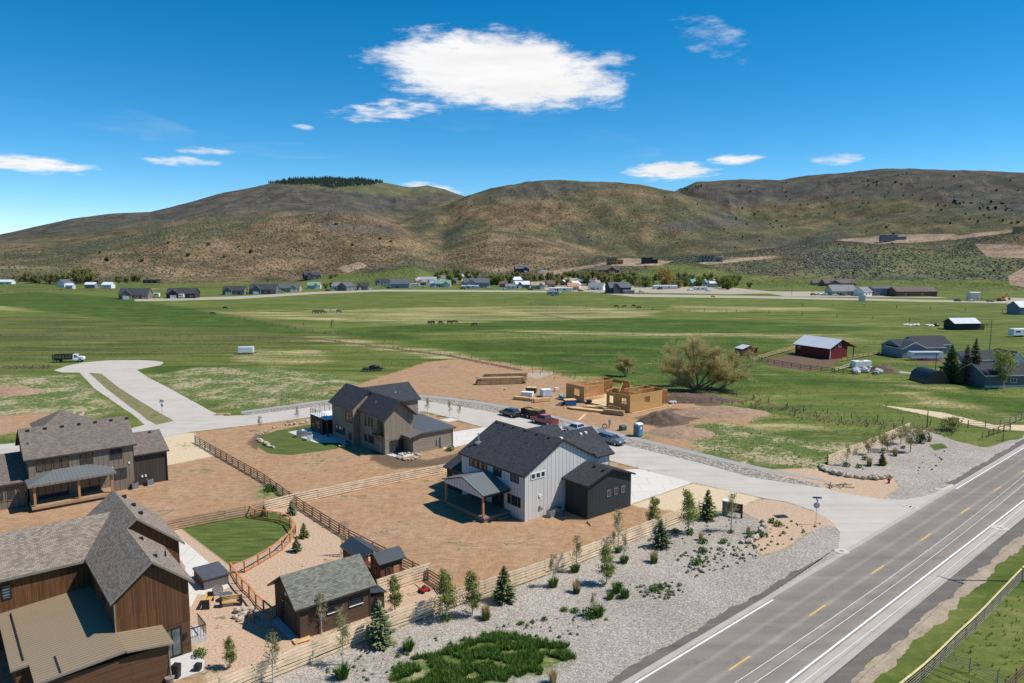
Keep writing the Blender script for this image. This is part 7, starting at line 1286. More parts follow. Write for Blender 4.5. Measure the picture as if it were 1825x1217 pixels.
def scatter_mesh(name, pts, szs, m_, label, cat, kind, shape='cone', seed=0):
    rs = np.random.RandomState(seed); V_, F2 = [], []; k = 0
    for (x, y, z), s_ in zip(pts, szs):
        if shape == 'cone':
            n = 5; a0 = rs.uniform(0, 6); ring = [(x + s_ * .22 * math.cos(a0 + i * 6.283 / n), y + s_ * .22 * math.sin(a0 + i * 6.283 / n), z + s_ * .08) for i in range(n)]
            V_ += ring + [(x, y, z + s_)]; F2 += [[k + i, k + (i + 1) % n, k + n] for i in range(n)]; k += n + 1
        elif shape == 'blob':
            n = 5; a0 = rs.uniform(0, 6); j = rs.uniform(.75, 1.25, 2 * n)
            V_ += [(x + s_ * .5 * j[i] * math.cos(a0 + i * 1.2566), y + s_ * .5 * j[i] * math.sin(a0 + i * 1.2566), z - .1) for i in range(n)] + [(x + s_ * .38 * j[n + i] * math.cos(a0 + i * 1.2566), y + s_ * .38 * j[n + i] * math.sin(a0 + i * 1.2566), z + s_ * .42) for i in range(n)] + [(x, y, z + s_ * .62)]
            F2 += [[k + i, k + (i + 1) % n, k + n + (i + 1) % n, k + n + i] for i in range(n)] + [[k + n + i, k + n + (i + 1) % n, k + 2 * n] for i in range(n)]; k += 2 * n + 1
        else:
            for q in range(6):
                a = rs.uniform(0, 6.28); L_ = s_ * rs.uniform(.6, 1.1); dx, dy = math.cos(a), math.sin(a); w2 = s_ * .09; o_ = s_ * .1
                V_ += [(x + dx * o_ - dy * w2, y + dy * o_ + dx * w2, z - .02), (x + dx * o_ + dy * w2, y + dy * o_ - dx * w2, z - .02), (x + dx * s_ * .55, y + dy * s_ * .55, z + L_)]; F2.append([k, k + 1, k + 2]); k += 3
    me = bpy.data.meshes.new(name); me.from_pydata(V_, [], F2); me.materials.append(m_); o = link(name, me); return tag(o, label, cat, kind=kind)
def hillpts(n, poly, seed):
    rs = random.Random(seed); out = []; xs = [p[0] for p in poly]; ys = [p[1] for p in poly]; C2 = []
    while len(C2) < n: C2.append((rs.uniform(min(xs), max(xs)), rs.uniform(min(ys), max(ys))))
    C2 = np.array(C2); C2 = C2[sdf(C2, poly) > 0]
    for x, y in C2:
        p = on_hill(x, y)
        if p is not None and p.z > 1.5: out.append(tuple(p))
    return out
P_ = hillpts(2600, [(474, 327), (520, 320), (580, 317), (640, 319), (684, 326), (660, 331), (620, 333), (590, 336), (560, 330), (520, 330)], 1); rs = random.Random(2)
scatter_mesh('conifer_forest', P_, [rs.uniform(7, 20) for _ in P_], foliage('far_conifers', (0.016, 0.030, 0.020), (0.035, 0.06, 0.04), trans=0, scale=.02), 'dark conifer forest capping the far left summit', 'forest', 'stuff')
# sagebrush cover on the slopes that face the camera
fx = []
rs_ = np.random.RandomState(5); nS_ = 26000; aa = np.radians(rs_.uniform(-38, 38, nS_)); rad = rs_.uniform(790, 1500, nS_) ** 1.0; ii = np.searchsorted(az_in, aa).clip(0, len(az_in) - 1)
zz = np.array([np.interp(r_, RF, ZF[i]) for r_, i in zip(rad, ii)]); xx, yy = np.sin(aa) * rad, np.cos(aa) * rad
Fq = yy * math.cos(PITCH) - (zz - CAMH) * math.sin(PITCH); Uq = yy * math.sin(PITCH) + (zz - CAMH) * math.cos(PITCH); pq = np.stack([CX + FPX * xx / Fq, CY - FPX * Uq / Fq], 1)
gg = np.maximum.reduce([sdf(pq, pl) for pl in HZ['hgreen'] + HZ['hdirt']]); dn = fbm(xx / 90, yy / 90, 3); ok = (gg < -1.5) & (zz > 2) & (dn > -.25 + rs_.uniform(-.3, .3, nS_)); hs_ = rs_.uniform(1.1, 2.6, nS_)
scatter_mesh('sagebrush', np.stack([xx, yy, zz], 1)[ok], hs_[ok], foliage('sagebrush_leaves', (0.062, 0.068, 0.040), (0.155, 0.155, 0.088), trans=0, scale=.01), 'grey-green sagebrush covering the lower hillsides', 'sagebrush', 'stuff', 'blob', 6)
P_ = hillpts(900, [(1425, 464), (1470, 447), (1530, 450), (1560, 468), (1535, 480), (1440, 478)], 8); rs = random.Random(3); scatter_mesh('oak_brush', P_, [rs.uniform(1.5, 3.4) for _ in P_], foliage('bare_oak_brush', (0.10, 0.078, 0.066), (0.20, 0.16, 0.13), trans=0, scale=.05), 'purple-brown thicket of bare oak brush on the foothill', 'brush', 'stuff', 'blob', 7)
# tufts: green bed in the gravel, weeds on soil, grass at the verges
def inpoly(poly, n, seed):
    rs = np.random.RandomState(seed); Q = np.array([p[:2] for p in poly]); lo_, hi_ = Q.min(0), Q.max(0); pts = rs.uniform(lo_, hi_, (n, 2)); s_ = sdf(pts, poly); nn = fbm(pts[:, 0] * 1.1, pts[:, 1] * 1.1, 3); return pts[s_ + nn * 1.2 > 0.1]
def z0(a): return np.concatenate([a, np.zeros((len(a), 1))], 1)
L = BED; pts = z0(inpoly(L, 15000, 1)); rs = np.random.RandomState(2); nq = fbm(pts[:, 0] * .5, pts[:, 1] * .8, 3); pts = pts[nq > -.12]; scatter_mesh('bed_grass', pts, rs.uniform(.18, .5, len(pts)), grass_m, 'thick green grass growing in the grey gravel bed', 'grass', 'stuff', 'tuft')
pts = np.concatenate([z0(inpoly(pp(*q), n, 3)) for q, n in (([(1195, 990), (1340, 958), (1365, 985), (1300, 1012), (1255, 1035), (1215, 1020)], 300), ([(1120, 1045), (1220, 1038), (1222, 1062), (1150, 1070)], 160), ([(880, 1110), (1080, 1085), (1090, 1130), (900, 1150)], 60), ([(620, 1150), (800, 1130), (700, 1217), (560, 1217)], 60), ([(1360, 925), (1470, 930), (1440, 955), (1390, 975), (1340, 985)], 60), ([(1640, 800), (1690, 800), (1680, 830), (1620, 850)], 40), ([(1100, 960), (1320, 920), (1300, 950), (1100, 1000)], 80))])
scatter_mesh('gravel_weeds', pts, rs.uniform(.12, .42, len(pts)), sage_m, 'low weeds dotted over the gravel beds', 'weeds', 'stuff', 'blob')
pts = np.concatenate([z0(inpoly(pl, n, 9)) for pl, n in ((ZONES['weed'][0], 2600), (ZONES['weed'][1], 3600), (ZONES['weed'][2], 1800), (pp((262, 676), (420, 660), (600, 690), (420, 705), (380, 720)), 3000), (median, 1200), (pp((1215, 733), (1345, 735), (1500, 770), (1640, 790), (1640, 770), (1480, 750), (1320, 722)), 2200))])
scatter_mesh('field_weeds', pts, rs.uniform(.10, .34, len(pts)), foliage('weed_leaves', (0.08, 0.11, 0.03), (0.32, 0.29, 0.12), trans=.2, scale=.15), 'coarse weeds and dry tufts at the edges of bare ground', 'weeds', 'stuff', 'tuft')
vg = [hw(s, 13.0) for s in np.arange(-30, 160, 10)] + [hw(s, 30.0) for s in np.arange(-30, 160, 10)][::-1]; pts = z0(inpoly(vg, 26000, 12)); scatter_mesh('verge_grass', pts, rs.uniform(.12, .42, len(pts)), foliage('verge_grass_blades', (0.045, 0.085, 0.014), (0.30, 0.29, 0.09), trans=.25, scale=.25), 'green pasture grass beyond the roadside pipe fence', 'grass', 'stuff', 'tuft')
def pasture(n, r0, r1, smin, smax, seed):
    rs = np.random.RandomState(seed); a = np.radians(rs.uniform(-36, 36, n)); r = np.sqrt(rs.uniform(r0 ** 2, r1 ** 2, n)); p = np.stack([np.sin(a) * r, np.cos(a) * r], 1); d = fbm(p[:, 0] / 22, p[:, 1] / 9, 3); p = p[d > rs.uniform(-.35, .25, n)]
    for nm in ('soil', 'cream', 'pink', 'grey', 'track', 'dark'):
        for pl in ZONES[nm]: p = p[sdf(p, pl) < .3]
    stp = lo + [hw(36, -1), hw(70, -1)] + hi + pp((376, 733)) + pp(*CUL[1:]) + pp((200, 771), (0, 792), (-60, 800))
    for pl in (stp, [hw(-60, -6), hw(420, -6), hw(420, 13), hw(-60, 13)], pp((1463, 872), (440, 745), (400, 742), (440, 728), (700, 700), (840, 710), (1000, 742), (1340, 826), (1487, 858))): p = p[sdf(p, pl) < .3]
    return z0(p), rs.uniform(smin, smax, len(p))
pq_, sz_ = pasture(26000, 105, 300, .14, .42, 31); scatter_mesh('pasture_tufts', pq_, sz_, foliage('pasture_blades', (0.045, 0.08, 0.016), (0.26, 0.25, 0.08), trans=.2, scale=.1), 'uneven grass tufts over the pastures', 'grass', 'stuff', 'tuft')
dl = []
for ln, wd_, n in (([(0, 597), (150, 599), (350, 600), (470, 604), (560, 603)], 5, 700), ([(560, 603), (660, 616), (800, 634), (930, 660), (1100, 690)], 6, 900), ([(0, 655), (95, 655)], 5, 200), ([(1290, 712), (1400, 735), (1500, 752), (1700, 776)], 7, 700), ([(1290, 700), (1435, 733), (1640, 758)], 3, 300), ([(415, 566), (560, 592), (640, 601)], 4, 350), ([(770, 582), (980, 604), (1060, 610)], 2, 200)):
    dl.append(z0(inpoly(line_strip(ln, wd_), n, 41)))
dl = np.concatenate(dl); scatter_mesh('ditch_weeds', dl, rs.uniform(.3, .8, len(dl)), foliage('ditch_weed_leaves', (0.10, 0.085, 0.035), (0.34, 0.29, 0.14), trans=.2, scale=.1), 'tall dry weeds along ditches and fence lines', 'weeds', 'stuff', 'tuft')
# soil clods and tyre-flung stones on the bare lots
cl = np.concatenate([z0(inpoly(pp(*q), n, 21)) for q, n in (([(540, 870), (800, 850), (1000, 960), (1060, 985), (800, 1070), (620, 930)], 700), ([(860, 650), (1000, 680), (1190, 760), (1250, 800), (1110, 775), (900, 715)], 700), ([(0, 930), (300, 850), (520, 890), (330, 930), (200, 960)], 400), ([(360, 790), (480, 800), (780, 830), (540, 880)], 500), ([(1190, 740), (1330, 740), (1320, 765), (1240, 810)], 400))])
scatter_mesh('soil_clods', cl, rs.uniform(.04, .13, len(cl)), plain('clod_soil', (0.36, 0.235, 0.15), .95, var=.3), 'small clods and stones strewn over the bare soil lots', 'soil', 'stuff', 'blob')
# ---------------- red barn, farm buildings, village ----------------
redw = planks('barn_red_boards', (0.20, 0.026, 0.022), (0.165, 0.022, 0.019), (0.06, 0.01, 0.01), row=.3, length=4, gap=.012, vertical=True, streak=.2); tin = planks('pale_tin_roof', (0.62, 0.64, 0.67), (0.58, 0.60, 0.63), (0.35, 0.36, 0.38), row=.6, length=60, gap=.02, vertical=True, rough=.4, streak=.1, spec=.5)
ob = G(1478.9, 640.8); t = thing('red_barn', 'red barn with pale tin roof standing in the dirt corral', 'barn', ob, R(27))
gable_walls(t, -.6, 8.2, -.3, 13.6, 3.3, 5.9, 'y', redw, ov=.6, r=4.6, rake=.4, ze2=3.9); roof_gable(t, -.6, 11.2, -.5, 13.8, 3.3, 5.9, 'y', [tin, redw], r=4.6, ze2=3.2, th=.15)
boxpart(t, 'corner_trim', white, (-.04, -.04, 0, .12, .1, 3.4)); window(t, '-y', .1, 3.6, 4.8, 3.6, 4.6, white, glass); window(t, '-x', 0, 11.3, 12.1, 2.1, 2.8, white, glass)
for y in (.2, 6.5, 13): boxpart(t, 'lean_to_post', postwood, (10.6, y, 0, 10.85, y + .25, 3.2))
t = thing('small_red_shed', 'small red shed with tin roof at the far corner of the corral', 'shed', G(1337, 634), R(20)); house_part(t, -3, 3, 0, 4, 2.2, 3.2, 'y', redw, [tin, redw], ov=.2, rake=.2)
greyw = planks('grey_lap_siding', (0.26, 0.275, 0.29), (0.25, 0.262, 0.278), (0.12, 0.125, 0.13), row=.2, length=6, gap=.01, streak=.1)
wallc = {k: plain('wall_' + k, c, .8, var=.08, scale=.5) for k, c in dict(white=(0.68, 0.68, 0.66), slate=(0.13, 0.135, 0.14), navy=(0.055, 0.06, 0.07), grey=(0.27, 0.275, 0.28), beige=(0.42, 0.36, 0.28), taupe=(0.20, 0.165, 0.14), brown=(0.13, 0.075, 0.05), tanwood=(0.42, 0.25, 0.11), teal=(0.50, 0.50, 0.45), mauve=(0.26, 0.21, 0.27), black=(0.03, 0.03, 0.033), bluewrap=(0.19, 0.21, 0.235), cream=(0.62, 0.55, 0.40)).items()}
roofc = {k: plain('roof_' + k, c, .8, var=.12, scale=.5) for k, c in dict(black=(0.04, 0.042, 0.048), grey=(0.20, 0.20, 0.20), brown=(0.12, 0.085, 0.07), white=(0.62, 0.63, 0.65), blue=(0.30, 0.34, 0.38), green=(0.17, 0.29, 0.21), teal=(0.13, 0.32, 0.28), orange=(0.46, 0.24, 0.12), slate=(0.09, 0.10, 0.12), tan=(0.36, 0.28, 0.20), red=(0.38, 0.12, 0.08)).items()}
def far_house(px, py, wpx, label, wk, rk, ang=8, d=9, h=3.0, rise=None, gable=True, cross=True, loc=None, cat='house', name='far_house', garage=True, group=None, wing=False):
    p = loc or G(px, py); dist = math.hypot(p.x, p.y); W_ = wpx * dist / FPX * .97; t = thing(name, label, cat, p, R(ang), group); rise = rise or d * .34; h = h * 1.1; wmat, rmat = wallc[wk], roofc[rk]; x0, x1 = -W_ / 2, W_ / 2
    house_part(t, x0 - .4, x1 + .4, -.4, d + .4, h, h + rise, 'x', wmat, [rmat, wmat], ov=.4, rake=.4, th=.22)
    if cross and W_ > 9:
        cw = W_ * .36; cx_ = x0 + W_ * (.72 if (int(px) % 2) else .28); house_part(t, cx_ - cw / 2, cx_ + cw / 2, -2.4, d * .5, h, h + rise * .8, 'y', wmat, [rmat, wmat], ov=.35, rake=.35, th=.22)
        if garage: boxpart(t, 'garage_door', wallc['white' if wk != 'white' else 'beige'], (cx_ - cw * .3, -2.12, 0, cx_ + cw * .3, -2.0, 2.3))
        sp_ = [x0 + W_ * .1, x0 + W_ * .55] if cx_ > (x0 + x1) / 2 else [x0 + W_ * .58, x0 + W_ * .82]
    else: sp_ = [x0 + W_ * .2, x0 + W_ * .6]
    for s in sp_: window(t, '-y', 0, s, s + min(1.8, W_ * .14), 1.0, 2.2, white, glass, fw=.12)
    if W_ > 12: boxpart(t, 'door', black, (sp_[0] + 2.2, -.06, 0, sp_[0] + 3.2, 0.02, 2.1))
    return t
far_house(238, 533, 44, 'taupe house with black roof, first at the left of the village row', 'taupe', 'black', 12, 12); far_house(322, 531.5, 46, 'long black roofed house, second from the left of the village row', 'black', 'black', 5, 11); far_house(416, 525, 36, 'dark roofed taupe house with a front gable, third in the village row', 'taupe', 'black', 5); far_house(468, 524, 45, 'blue-grey house with large black hip-like roof, fourth in the village row', 'slate', 'black', 6, 12, 3.2)
far_house(515, 520, 36, 'beige house with grey roof and white gables right of the large black roofed one', 'beige', 'slate', 6); far_house(559, 515, 22, 'small pale teal house behind the orange construction line', 'teal', 'green', 5, 8); far_house(603, 516.5, 26, 'white house with brown-grey roof left of the dark pair', 'white', 'grey', -8); far_house(625, 518, 22, 'slate blue gabled house in the middle of the left row', 'slate', 'slate', 60, 10, 3.4, cross=False); far_house(646, 517, 20, 'low dark roofed house joined to the slate gabled one', 'slate', 'black', 5)
far_house(680, 508.5, 22, 'small white trimmed house with dark roof behind the row', 'grey', 'black', 0); far_house(690, 511.5, 16, 'white low garage beside the small dark roofed house', 'white', 'black', 0, cross=False); far_house(713, 513.5, 34, 'long grey metal building with dark roof at the row end', 'grey', 'slate', 4, 12, 3.6, cross=False); far_house(763, 506, 28, 'white metal building with pale blue roof', 'white', 'blue', 0, 10, 3.5, cross=False); far_house(775, 511, 18, 'low white shed with blue roof left of the green roofed house', 'white', 'blue', 0, 6, cross=False); far_house(789, 511.5, 28, 'house with pale green roof', 'teal', 'green', 0, 9)
far_house(790, 500, 30, 'low pale roofed shed behind the green roofed house', 'beige', 'grey', 0, 8, cross=False); far_house(850, 513, 46, 'two storey slate blue house with grey walls left of the village centre', 'grey', 'slate', 8, 11, 4.4); far_house(833, 497, 18, 'white house half hidden by the conifers behind the slate blue one', 'white', 'white', 20, 7, cross=False); far_house(838, 514, 30, 'white low trailer home in front of the slate blue house', 'white', 'white', 2, 4, 2.2, .3, cross=False)
far_house(932, 513.5, 26, 'pale grey roofed white house at the village centre left', 'grey', 'white', 8); far_house(923, 504, 18, 'small white gabled house behind the pale grey roofed one', 'white', 'white', 30, cross=False); far_house(897, 512, 14, 'small brown shed left of the village centre', 'taupe', 'brown', 0, 6, cross=False); far_house(911, 515, 20, 'white cabin with low roof at the village front', 'white', 'grey', 0, 5, 2.4, cross=False); far_house(959, 515, 24, 'beige house with tan roof in the village front row', 'beige', 'tan', 4); far_house(978, 512, 24, 'house with brown roof and orange gable in the village centre', 'tanwood', 'brown', 4); far_house(1018, 506, 22, 'beige roofed white house behind the orange roofed one', 'white', 'tan', 2, 8, cross=False); far_house(1030, 513, 16, 'small white house right of the orange roof', 'white', 'white', 40, cross=False)
far_house(1022, 517.5, 20, 'low house with orange roof in the village front', 'beige', 'orange', 0, cross=False); far_house(1000, 519, 42, 'long white mobile home at the pasture edge', 'white', 'white', 2, 4.5, 2.5, .4, cross=False); far_house(1061, 517, 28, 'white gabled house with light grey roof left of the navy barn', 'white', 'grey', -20, 10, 3.0, 3.0, cross=False); far_house(1106, 523, 40, 'large navy barn with slate roof at the village right', 'navy', 'slate', 12, 12, 4.2, cross=True, garage=False, name='navy_barn', cat='barn'); far_house(1121, 523.5, 20, 'low mauve shed in front of the navy barn', 'mauve', 'grey', 5, 4, 2.4, .3, cross=False, name='far_shed', cat='shed')
far_house(1186, 515, 42, 'long low white building behind the golden willow', 'white', 'white', 0, 6, 2.6, .4, cross=False); far_house(1247, 510, 28, 'house with teal roof right of the golden willow', 'beige', 'teal', 5, 10); far_house(1249, 517, 22, 'white trailer home below the teal roofed house', 'white', 'white', 0, 4, 2.4, .3, cross=False); far_house(1226, 491, 20, 'pale roofed shed on the green slope above the teal roof', 'beige', 'white', 0, 8, cross=False); far_house(1272, 511, 14, 'small white shed right of the teal roofed house', 'white', 'white', 0, 6, cross=False); far_house(1277, 494.5, 16, 'small white house alone on the slope left of the round willow', 'white', 'blue', 0, 7, cross=False); far_house(1304, 491, 14, 'white shed behind the round olive willow', 'white', 'white', 0, 6, cross=False)
far_house(122, 511, 14, 'white steep gabled house at the left end of the valley', 'white', 'slate', 70, 9, 3.4, 3.4, cross=False); far_house(123, 515, 11, 'small pale teal shed below the white gabled house', 'teal', 'white', 0, 5, cross=False); far_house(160, 513.5, 16, 'blue-grey shed between conifers and white gabled house', 'bluewrap', 'white', 0, 6, cross=False); far_house(190, 514, 15, 'white arched roof shed below the dark conifers', 'white', 'white', 0, 7, cross=False); far_house(8, 508, 22, 'white low house at the left picture edge', 'white', 'white', 0, 6, cross=False); far_house(9, 501.5, 14, 'red roofed house at the left picture edge', 'beige', 'red', 0, 7, cross=False); far_house(76, 503.5, 12, 'small dark house among the left trees', 'black', 'brown', 0, 6, cross=False); far_house(132, 502.5, 14, 'tan roofed house behind the left trees', 'tanwood', 'tan', 0, 6, cross=False); far_house(170, 505, 11, 'small brown house left of the dark conifers', 'brown', 'brown', 0, 6, cross=False)
far_house(267, 504.5, 22, 'dark flat house at the foot of the left hill', 'black', 'black', 0, 8, 2.8, 1, cross=False); far_house(558, 0, 28, 'dark barn-like house below the brown hill', 'navy', 'black', 30, 11, 4.5, loc=on_hill(558, 498), cross=True, garage=False)
def hh(px, py, *a, **k): return far_house(px, py, *a, loc=on_hill(px, py), **k)
hh(931, 486, 26, 'navy house at the foot of the central hill', 'navy', 'slate', 10, h=4.6); hh(1081, 488, 46, 'large brown lodge with dark brown roof below the hillside lots', 'brown', 'brown', -12, h=3.6, d=14); 
def boxy(px, py, wpx, label, m_, h=6.5, seed=1):
    p = on_hill(px, py); W_ = wpx * math.hypot(p.x, p.y) / FPX; t = thing('hillside_house', label, 'house', p, R(-6)); rr = random.Random(seed); b = MB(); b.box(-W_ / 2, 0, -1, W_ * .15, 9, h); b.build('wall', m_, t); b = MB(); b.box(W_ * .15, 1.5, -1, W_ / 2, 9, h * .7); b.build('wing', m_, t)
    boxpart(t, 'roof', black, (-W_ / 2 - .5, -.6, h, W_ * .15 + .5, 9.5, h + .35)); boxpart(t, 'wing_roof', black, (W_ * .15 + .5, .9, h * .7, W_ / 2 + .5, 9.5, h * .7 + .3))
    for k in range(4): window(t, '-y', 0, -W_ * .44 + k * W_ * .14, -W_ * .36 + k * W_ * .14, h * .55, h * .85, black, glass, fw=.1)
    for k in range(3): window(t, '-y', 0, -W_ * .42 + k * W_ * .18, -W_ * .32 + k * W_ * .18, .4, 2.6, black, glass, fw=.1)
    window(t, '-y', 1.5, W_ * .22, W_ * .4, .8, 2.8, black, glass, fw=.1); return t
boxy(1096, 471.5, 29, 'bare wood sheathed house shell on the hillside lot, the left one', wallc['tanwood'], 8); boxy(1158, 470, 28, 'black wrapped house shell on the hillside lot, the middle one', wallc['black'], 7); boxy(1268, 466.5, 38, 'grey modern house under construction on the hillside, the right one', wallc['grey'], 7); boxy(1593, 430, 38, 'blue wrapped modern house shell high on the foothill', wallc['bluewrap'], 8); boxy(1821, 414.5, 16, 'orange sheathed house shell at the right edge high on the hill', wallc['tanwood'], 7)
far_house(1498, 511, 54, 'brown farmhouse with brown gabled roof behind the grey one', 'taupe', 'brown', 5, 11); far_house(1455, 510, 12, 'small beige shed left of the brown farmhouse', 'beige', 'brown', 0, 6, cross=False); far_house(1505, 526.5, 42, 'tan farmhouse with wide pale grey roof by the valley road', 'beige', 'grey', 4, 12, 3.0, 4.5, cross=False); far_house(1547, 527.5, 21, 'white gabled house with grey roof by the valley road', 'white', 'grey', 30, 9, 3.0, 3.4, cross=False); far_house(1575, 527, 35, 'blue-grey metal workshop by the valley road', 'bluewrap', 'slate', 4, 12, 5.0, 1.2, cross=False, name='metal_workshop', cat='workshop'); far_house(1634, 528.5, 68, 'long brown ranch house with brown roof at the right of the valley road', 'brown', 'brown', 4, 13, 3.4, 3.2, cross=False); far_house(1739, 536, 15, 'cream box building beside the valley road', 'cream', 'white', 4, 5, 5, .3, cross=False, name='cream_kiosk', cat='shed'); far_house(1538, 537, 8, 'small white and brown kiosk alone below the farmhouses', 'white', 'brown', 0, 3, 3.2, .4, cross=False, name='small_kiosk', cat='shed')
far_house(1826, 561, 16, 'white and teal barn cut by the right picture edge', 'bluewrap', 'white', 5, 9, 3.5, cross=False, name='far_shed', cat='shed')
t = thing('tin_roof_shed', 'dark open shed with bright tin roof in the right pasture', 'shed', G(1722, 588), R(6)); b = MB(); house_part(t, -6.0, 6.0, -.8, 7.0, 2.8, 4.8, 'x', wallc['black'], [tin, greymetal], ov=.6, rake=.5, th=.15); boxpart(t, 'side_pen', postwood, (6, 0, 0, 8, .15, 2.3), (6, 4, 0, 8, 4.15, 2.3), (8, 0, 0, 8.15, 4.15, 2.3))
t = thing('grey_farmhouse', 'grey sided farmhouse with dark roof behind the white horse trailer', 'house', G(1661, 636), R(10)); house_part(t, -11, 4.5, -.5, 10, 3.0, 5.2, 'x', greyw, [sh_dark, white], rake=.5, ov=.5); house_part(t, -11.5, -3.0, -1.5, 7, 3.0, 4.9, 'y', greyw, [sh_dark, white], rake=.4); house_part(t, -2, 10.5, 4, 13, 3.2, 5.6, 'x', greyw, [sh_dark, white]); window(t, '-y', -1.1, -9, -7.2, 1.2, 2.3, white, glass, 2); window(t, '-y', 0, -1, .8, 1.2, 2.3, white, glass, 2)
t = thing('white_trim_house', 'grey roofed house with white gable trim behind the pale cottonwood', 'house', G(1768, 660), R(8)); house_part(t, -8, 9, -.5, 8, 3.0, 5.0, 'x', wallc['grey'], [sh_dark, white], ov=.5); house_part(t, 2, 8, -3, 5, 3.0, 5.4, 'y', wallc['white'], [sh_dark, white]); window(t, '-y', 0, -6, -4.5, 1.1, 2.2, white, glass, 2)
t = thing('blue_grey_house', 'blue-grey house with dark roof cut by the right picture edge', 'house', G(1800, 690), R(6)); house_part(t, -7, 14, -.5, 9, 3.0, 5.4, 'x', wallc['slate'], [sh_dark, white], ov=.5); window(t, '-y', 0, 0, 1.6, 1.1, 2.2, white, glass, 2); boxpart(t, 'skirting', concm, (-6.6, -.08, 0, 13.4, 0, .5))
t = thing('arched_shed', 'black arched tarp shed left of the broad dark spruce', 'shed', G(1655, 680), R(95)); b = MB(); n = 10; b.prism([(2.9 * math.cos(math.pi * k / n), 3.3 * math.sin(math.pi * k / n)) for k in range(n + 1)], -3.5, 3.5, 'x'); b.build('tarp_shell', plain('black_tarp', (0.02, 0.022, 0.024), .4, var=.2), t, fix=True); boxpart(t, 'end_wall', wallc['black'], (3.5, -2.4, 0, 3.56, 2.4, 2.2))
t = thing('chest_freezer', 'white appliance box lying by the concrete rubble', 'box', G(1534, 655), .2); b = MB(); b.box(-2.6, -1, .2, 2.6, 1, 2.0); o = b.build('body', white, t); bevel_obj(o, .2); boxpart(t, 'top_vent', greypipe, (-.5, -.4, 2.0, .5, .4, 2.15))
t = thing('orange_excavator', 'rust orange excavator at the right end of the valley road', 'excavator', G(1785, 536), .2); om = plain('machine_orange', (0.45, 0.16, 0.04), .5); b = MB(); b.box(-2, -1.4, .8, 1.6, 1.4, 2.0); b.build('body', om, t); boxpart(t, 'cab', om, (0, -1.3, 2.0, 1.4, 0, 3.2)); boxpart(t, 'track', black, (-2.4, -1.6, 0, 2.2, -1.0, .8)); boxpart(t, 'track', black, (-2.4, 1.0, 0, 2.2, 1.6, .8)); b = MB(); b.obox((1.5, 0, 1.8), (4.0, 0, 4.8), .4, .5); b.obox((4.0, 0, 4.8), (6.0, 0, 1.5), .3, .35); b.build('boom', om, t); boxpart(t, 'bucket', black, (5.5, -.6, .6, 6.5, .6, 1.6))
for px, py, lab in ((1623, 580, 'white tarp heap in the right pasture, the left one'), (1662, 581, 'black and white tarp heap in the right pasture, the right one')):
    t = thing('tarp_heap', lab, 'tarp', G(px, py)); b = MB(); [b.ball((k * 1.6 - 2, 0, .3), (1.3, .9, .5), k + px, 7, 5, .3) for k in range(4 if px < 1640 else 2)]; b.build('tarp', white, t)
    if px > 1640: b = MB(); b.ball((1.5, 0, .5), (1.3, .9, .8), 3, 7, 5, .2); b.build('dark_tarp', black, t)
# ---------------- cattle and horses ----------------
def beast(name, label, cat, loc, ang, m_, s=1.0, graze=True, group=None, horse=False):
    V_ = [(0, 0, 1.05, .36), (.55, 0, 1.08, .37), (-.6, 0, 1.1, .34), (-.95, 0, 1.15, .22), (.95, 0, 1.1, .26)] ; neck = [(1.3, 0, .75, .17), (1.55, 0, .42, .14), (1.68, 0, .2, .09)] if graze else [(1.25, 0, 1.35, .17), (1.5, 0, 1.6, .15), (1.8, 0, 1.45, .09)]
    if horse: V_ = [(a, b_, c + .2, d * .8) for a, b_, c, d in V_]; neck = [(a, b_, c + .1, d * .9) for a, b_, c, d in neck]
    V_ = V_ + neck; E_ = [(0, 1), (0, 2), (2, 3), (1, 4), (4, 5), (5, 6), (6, 7)]
    for (x, par) in ((.65, 1), (-.7, 2)):
        for y in (-.24, .24):
            i = len(V_); kx = .06 if x > 0 else -.12; V_ += [(x, y, .75, .14), (x + kx, y, .42, .075), (x, y, .04, .06)]; E_ += [(par, i), (i, i + 1), (i + 1, i + 2)]
    i = len(V_); V_ += [(-1.15, 0, 1.15, .04), (-1.22, 0, .6, .04)]; E_ += [(3, i), (i, i + 1)]
    me = bpy.data.meshes.new(name); me.from_pydata([v_[:3] for v_ in V_], E_, []); me.materials.append(m_); o = link(name, me); md_ = o.modifiers.new('skin', 'SKIN'); me.skin_vertices[0].data[0].use_root = True
    for k, v_ in enumerate(V_): me.skin_vertices[0].data[k].radius = (v_[3], v_[3])
    sb = o.modifiers.new('smooth', 'SUBSURF'); sb.levels = 1; sb.render_levels = 1; o.location = loc; o.rotation_euler = (0, 0, ang); o.scale = (s,) * 3; return tag(o, label, cat, group)
bc = plain('black_hide', (0.016, 0.014, 0.013), .8); bh = plain('bay_hide', (0.10, 0.05, 0.03), .7); ph = plain('pale_hide', (0.50, 0.42, 0.32), .8)
c0 = beast('black_cow', 'black cow grazing in the row of six on the green pasture', 'cow', G(766.5, 578), R(10), bc, 1.08, True, 'row of black cows on the green pasture')
def cows(pts, label, grp, s_=1.08):
    for i, (x, y) in enumerate(pts): o = c0.copy(); C.objects.link(o); o.location = G(x, y); o.rotation_euler = (0, 0, rnd.choice((0, 3.14)) + rnd.uniform(-.6, .6)); o.scale = (s_,) * 3; tag(o, label, 'cow', grp)
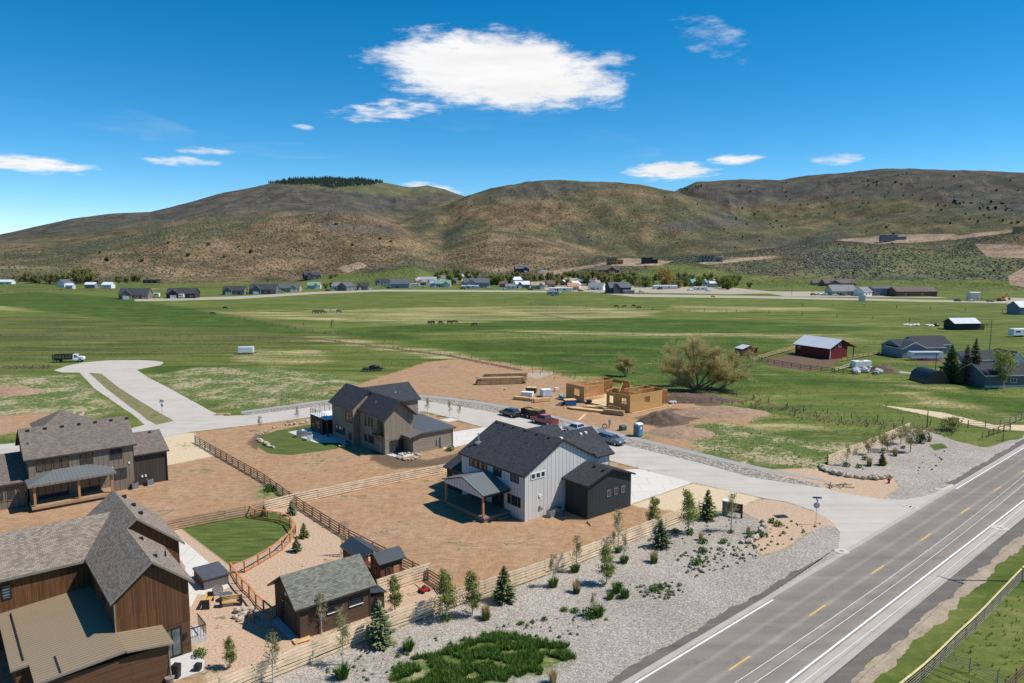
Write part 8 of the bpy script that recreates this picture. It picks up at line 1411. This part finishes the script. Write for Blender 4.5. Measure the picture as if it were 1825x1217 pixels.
cows([(771, 577.5), (785, 578), (801, 577.5), (810, 576.5)], 'black cow grazing in the row of six on the green pasture', 'row of black cows on the green pasture'); cows([(846, 580.8)], 'black cow standing apart at the right end of the row on the green pasture', 'row of black cows on the green pasture'); cows([(1098.5, 548), (1113, 548), (1129, 547.3), (1139, 550.3)], 'black cow in the far group of four behind the straw field', 'far group of four black cows'); cows([(401, 551), (378.5, 561)], 'dark cow alone in the left straw field', 'two lone dark cows in the left field'); cows([(1270, 530.5)], 'black cow near the village road on the right', 'lone cow near the village')
h0 = beast('grazing_horse', 'dark bay horse grazing in the far horse group', 'horse', G(603.5, 559), R(10), bh, 1.2, True, 'horse group in the straw field', True)
for i, (x, y, m_, lab) in enumerate([(560.5, 559, 0, 'dark bay horse grazing in the far horse group'), (565, 558.5, 0, 'dark bay horse grazing in the far horse group'), (570, 558.5, 0, 'dark bay horse grazing in the far horse group'), (575.5, 559.5, 0, 'dark bay horse grazing in the far horse group'), (581.5, 557.5, 1, 'pale horse in the far horse group'), (594, 557.5, 1, 'pale horse in the far horse group')]):
    if m_ and i == 4: h1 = beast('grazing_horse', lab, 'horse', G(x, y), R(20), ph, 1.2, False, 'horse group in the straw field', True); continue
    o = (h1 if m_ else h0).copy(); C.objects.link(o); o.location = G(x, y); o.rotation_euler = (0, 0, rnd.uniform(-.6, .6)); tag(o, lab, 'horse', 'horse group in the straw field')
for lst, src, lab, grp in (([(893, 508, .8), (908, 506, .7), (918, 500, .8), (942, 508, .7), (950, 506, .8), (965, 502, .7), (980, 502, .8), (992, 510, .7), (1012, 511, .6), (1027, 502, .9), (1050, 503, .9), (1060, 503, 1.0), (1075, 508, .8), (1088, 509, .7), (1098, 506, .9), (1127, 503, .9), (1128, 509, .8), (1172, 505, .8), (1215, 505, .9), (1232, 507, .8), (1262, 507, .9), (1282, 512, .8), (1310, 511, .8), (1316, 506, .7)], VB, 'olive tree in the belt of trees behind the village roofs', 'tree belt behind the village'), ([(820, 500, .7), (870, 507, .7), (912, 503, .6), (945, 501, .7), (1040, 501, .8), (1103, 508, .7), (1192, 503, .7)], VG, 'fresh green tree in the belt behind the village roofs', 'fresh trees behind the village'),
    ([(30, 503, .6), (40, 504, .5), (118, 503, .9), (135, 504, .8), (168, 504, .8), (212, 505, .6), (225, 505, .6), (550, 513, .3), (580, 515, .4), (592, 515, .5), (478, 503, .3)], VB, 'low olive tree in the thin line at the foot of the left hill', 'thin tree line at the foot of the left hill')):
    many(src, lst, lab, grp=grp)
rq = random.Random(77)
for i in range(30):
    px = rq.choice([rq.uniform(870, 1095), rq.uniform(1160, 1330), rq.uniform(740, 860)]); py = rq.uniform(503, 509.5)
    far_house(px, py, rq.uniform(9, 19), 'small muted house glimpsed between the village trees', rq.choice(['beige', 'taupe', 'white', 'grey', 'brown', 'cream']), rq.choice(['grey', 'brown', 'tan', 'slate', 'white']), rq.uniform(-30, 40), 7, 2.7, cross=False, group='small houses among the village trees')
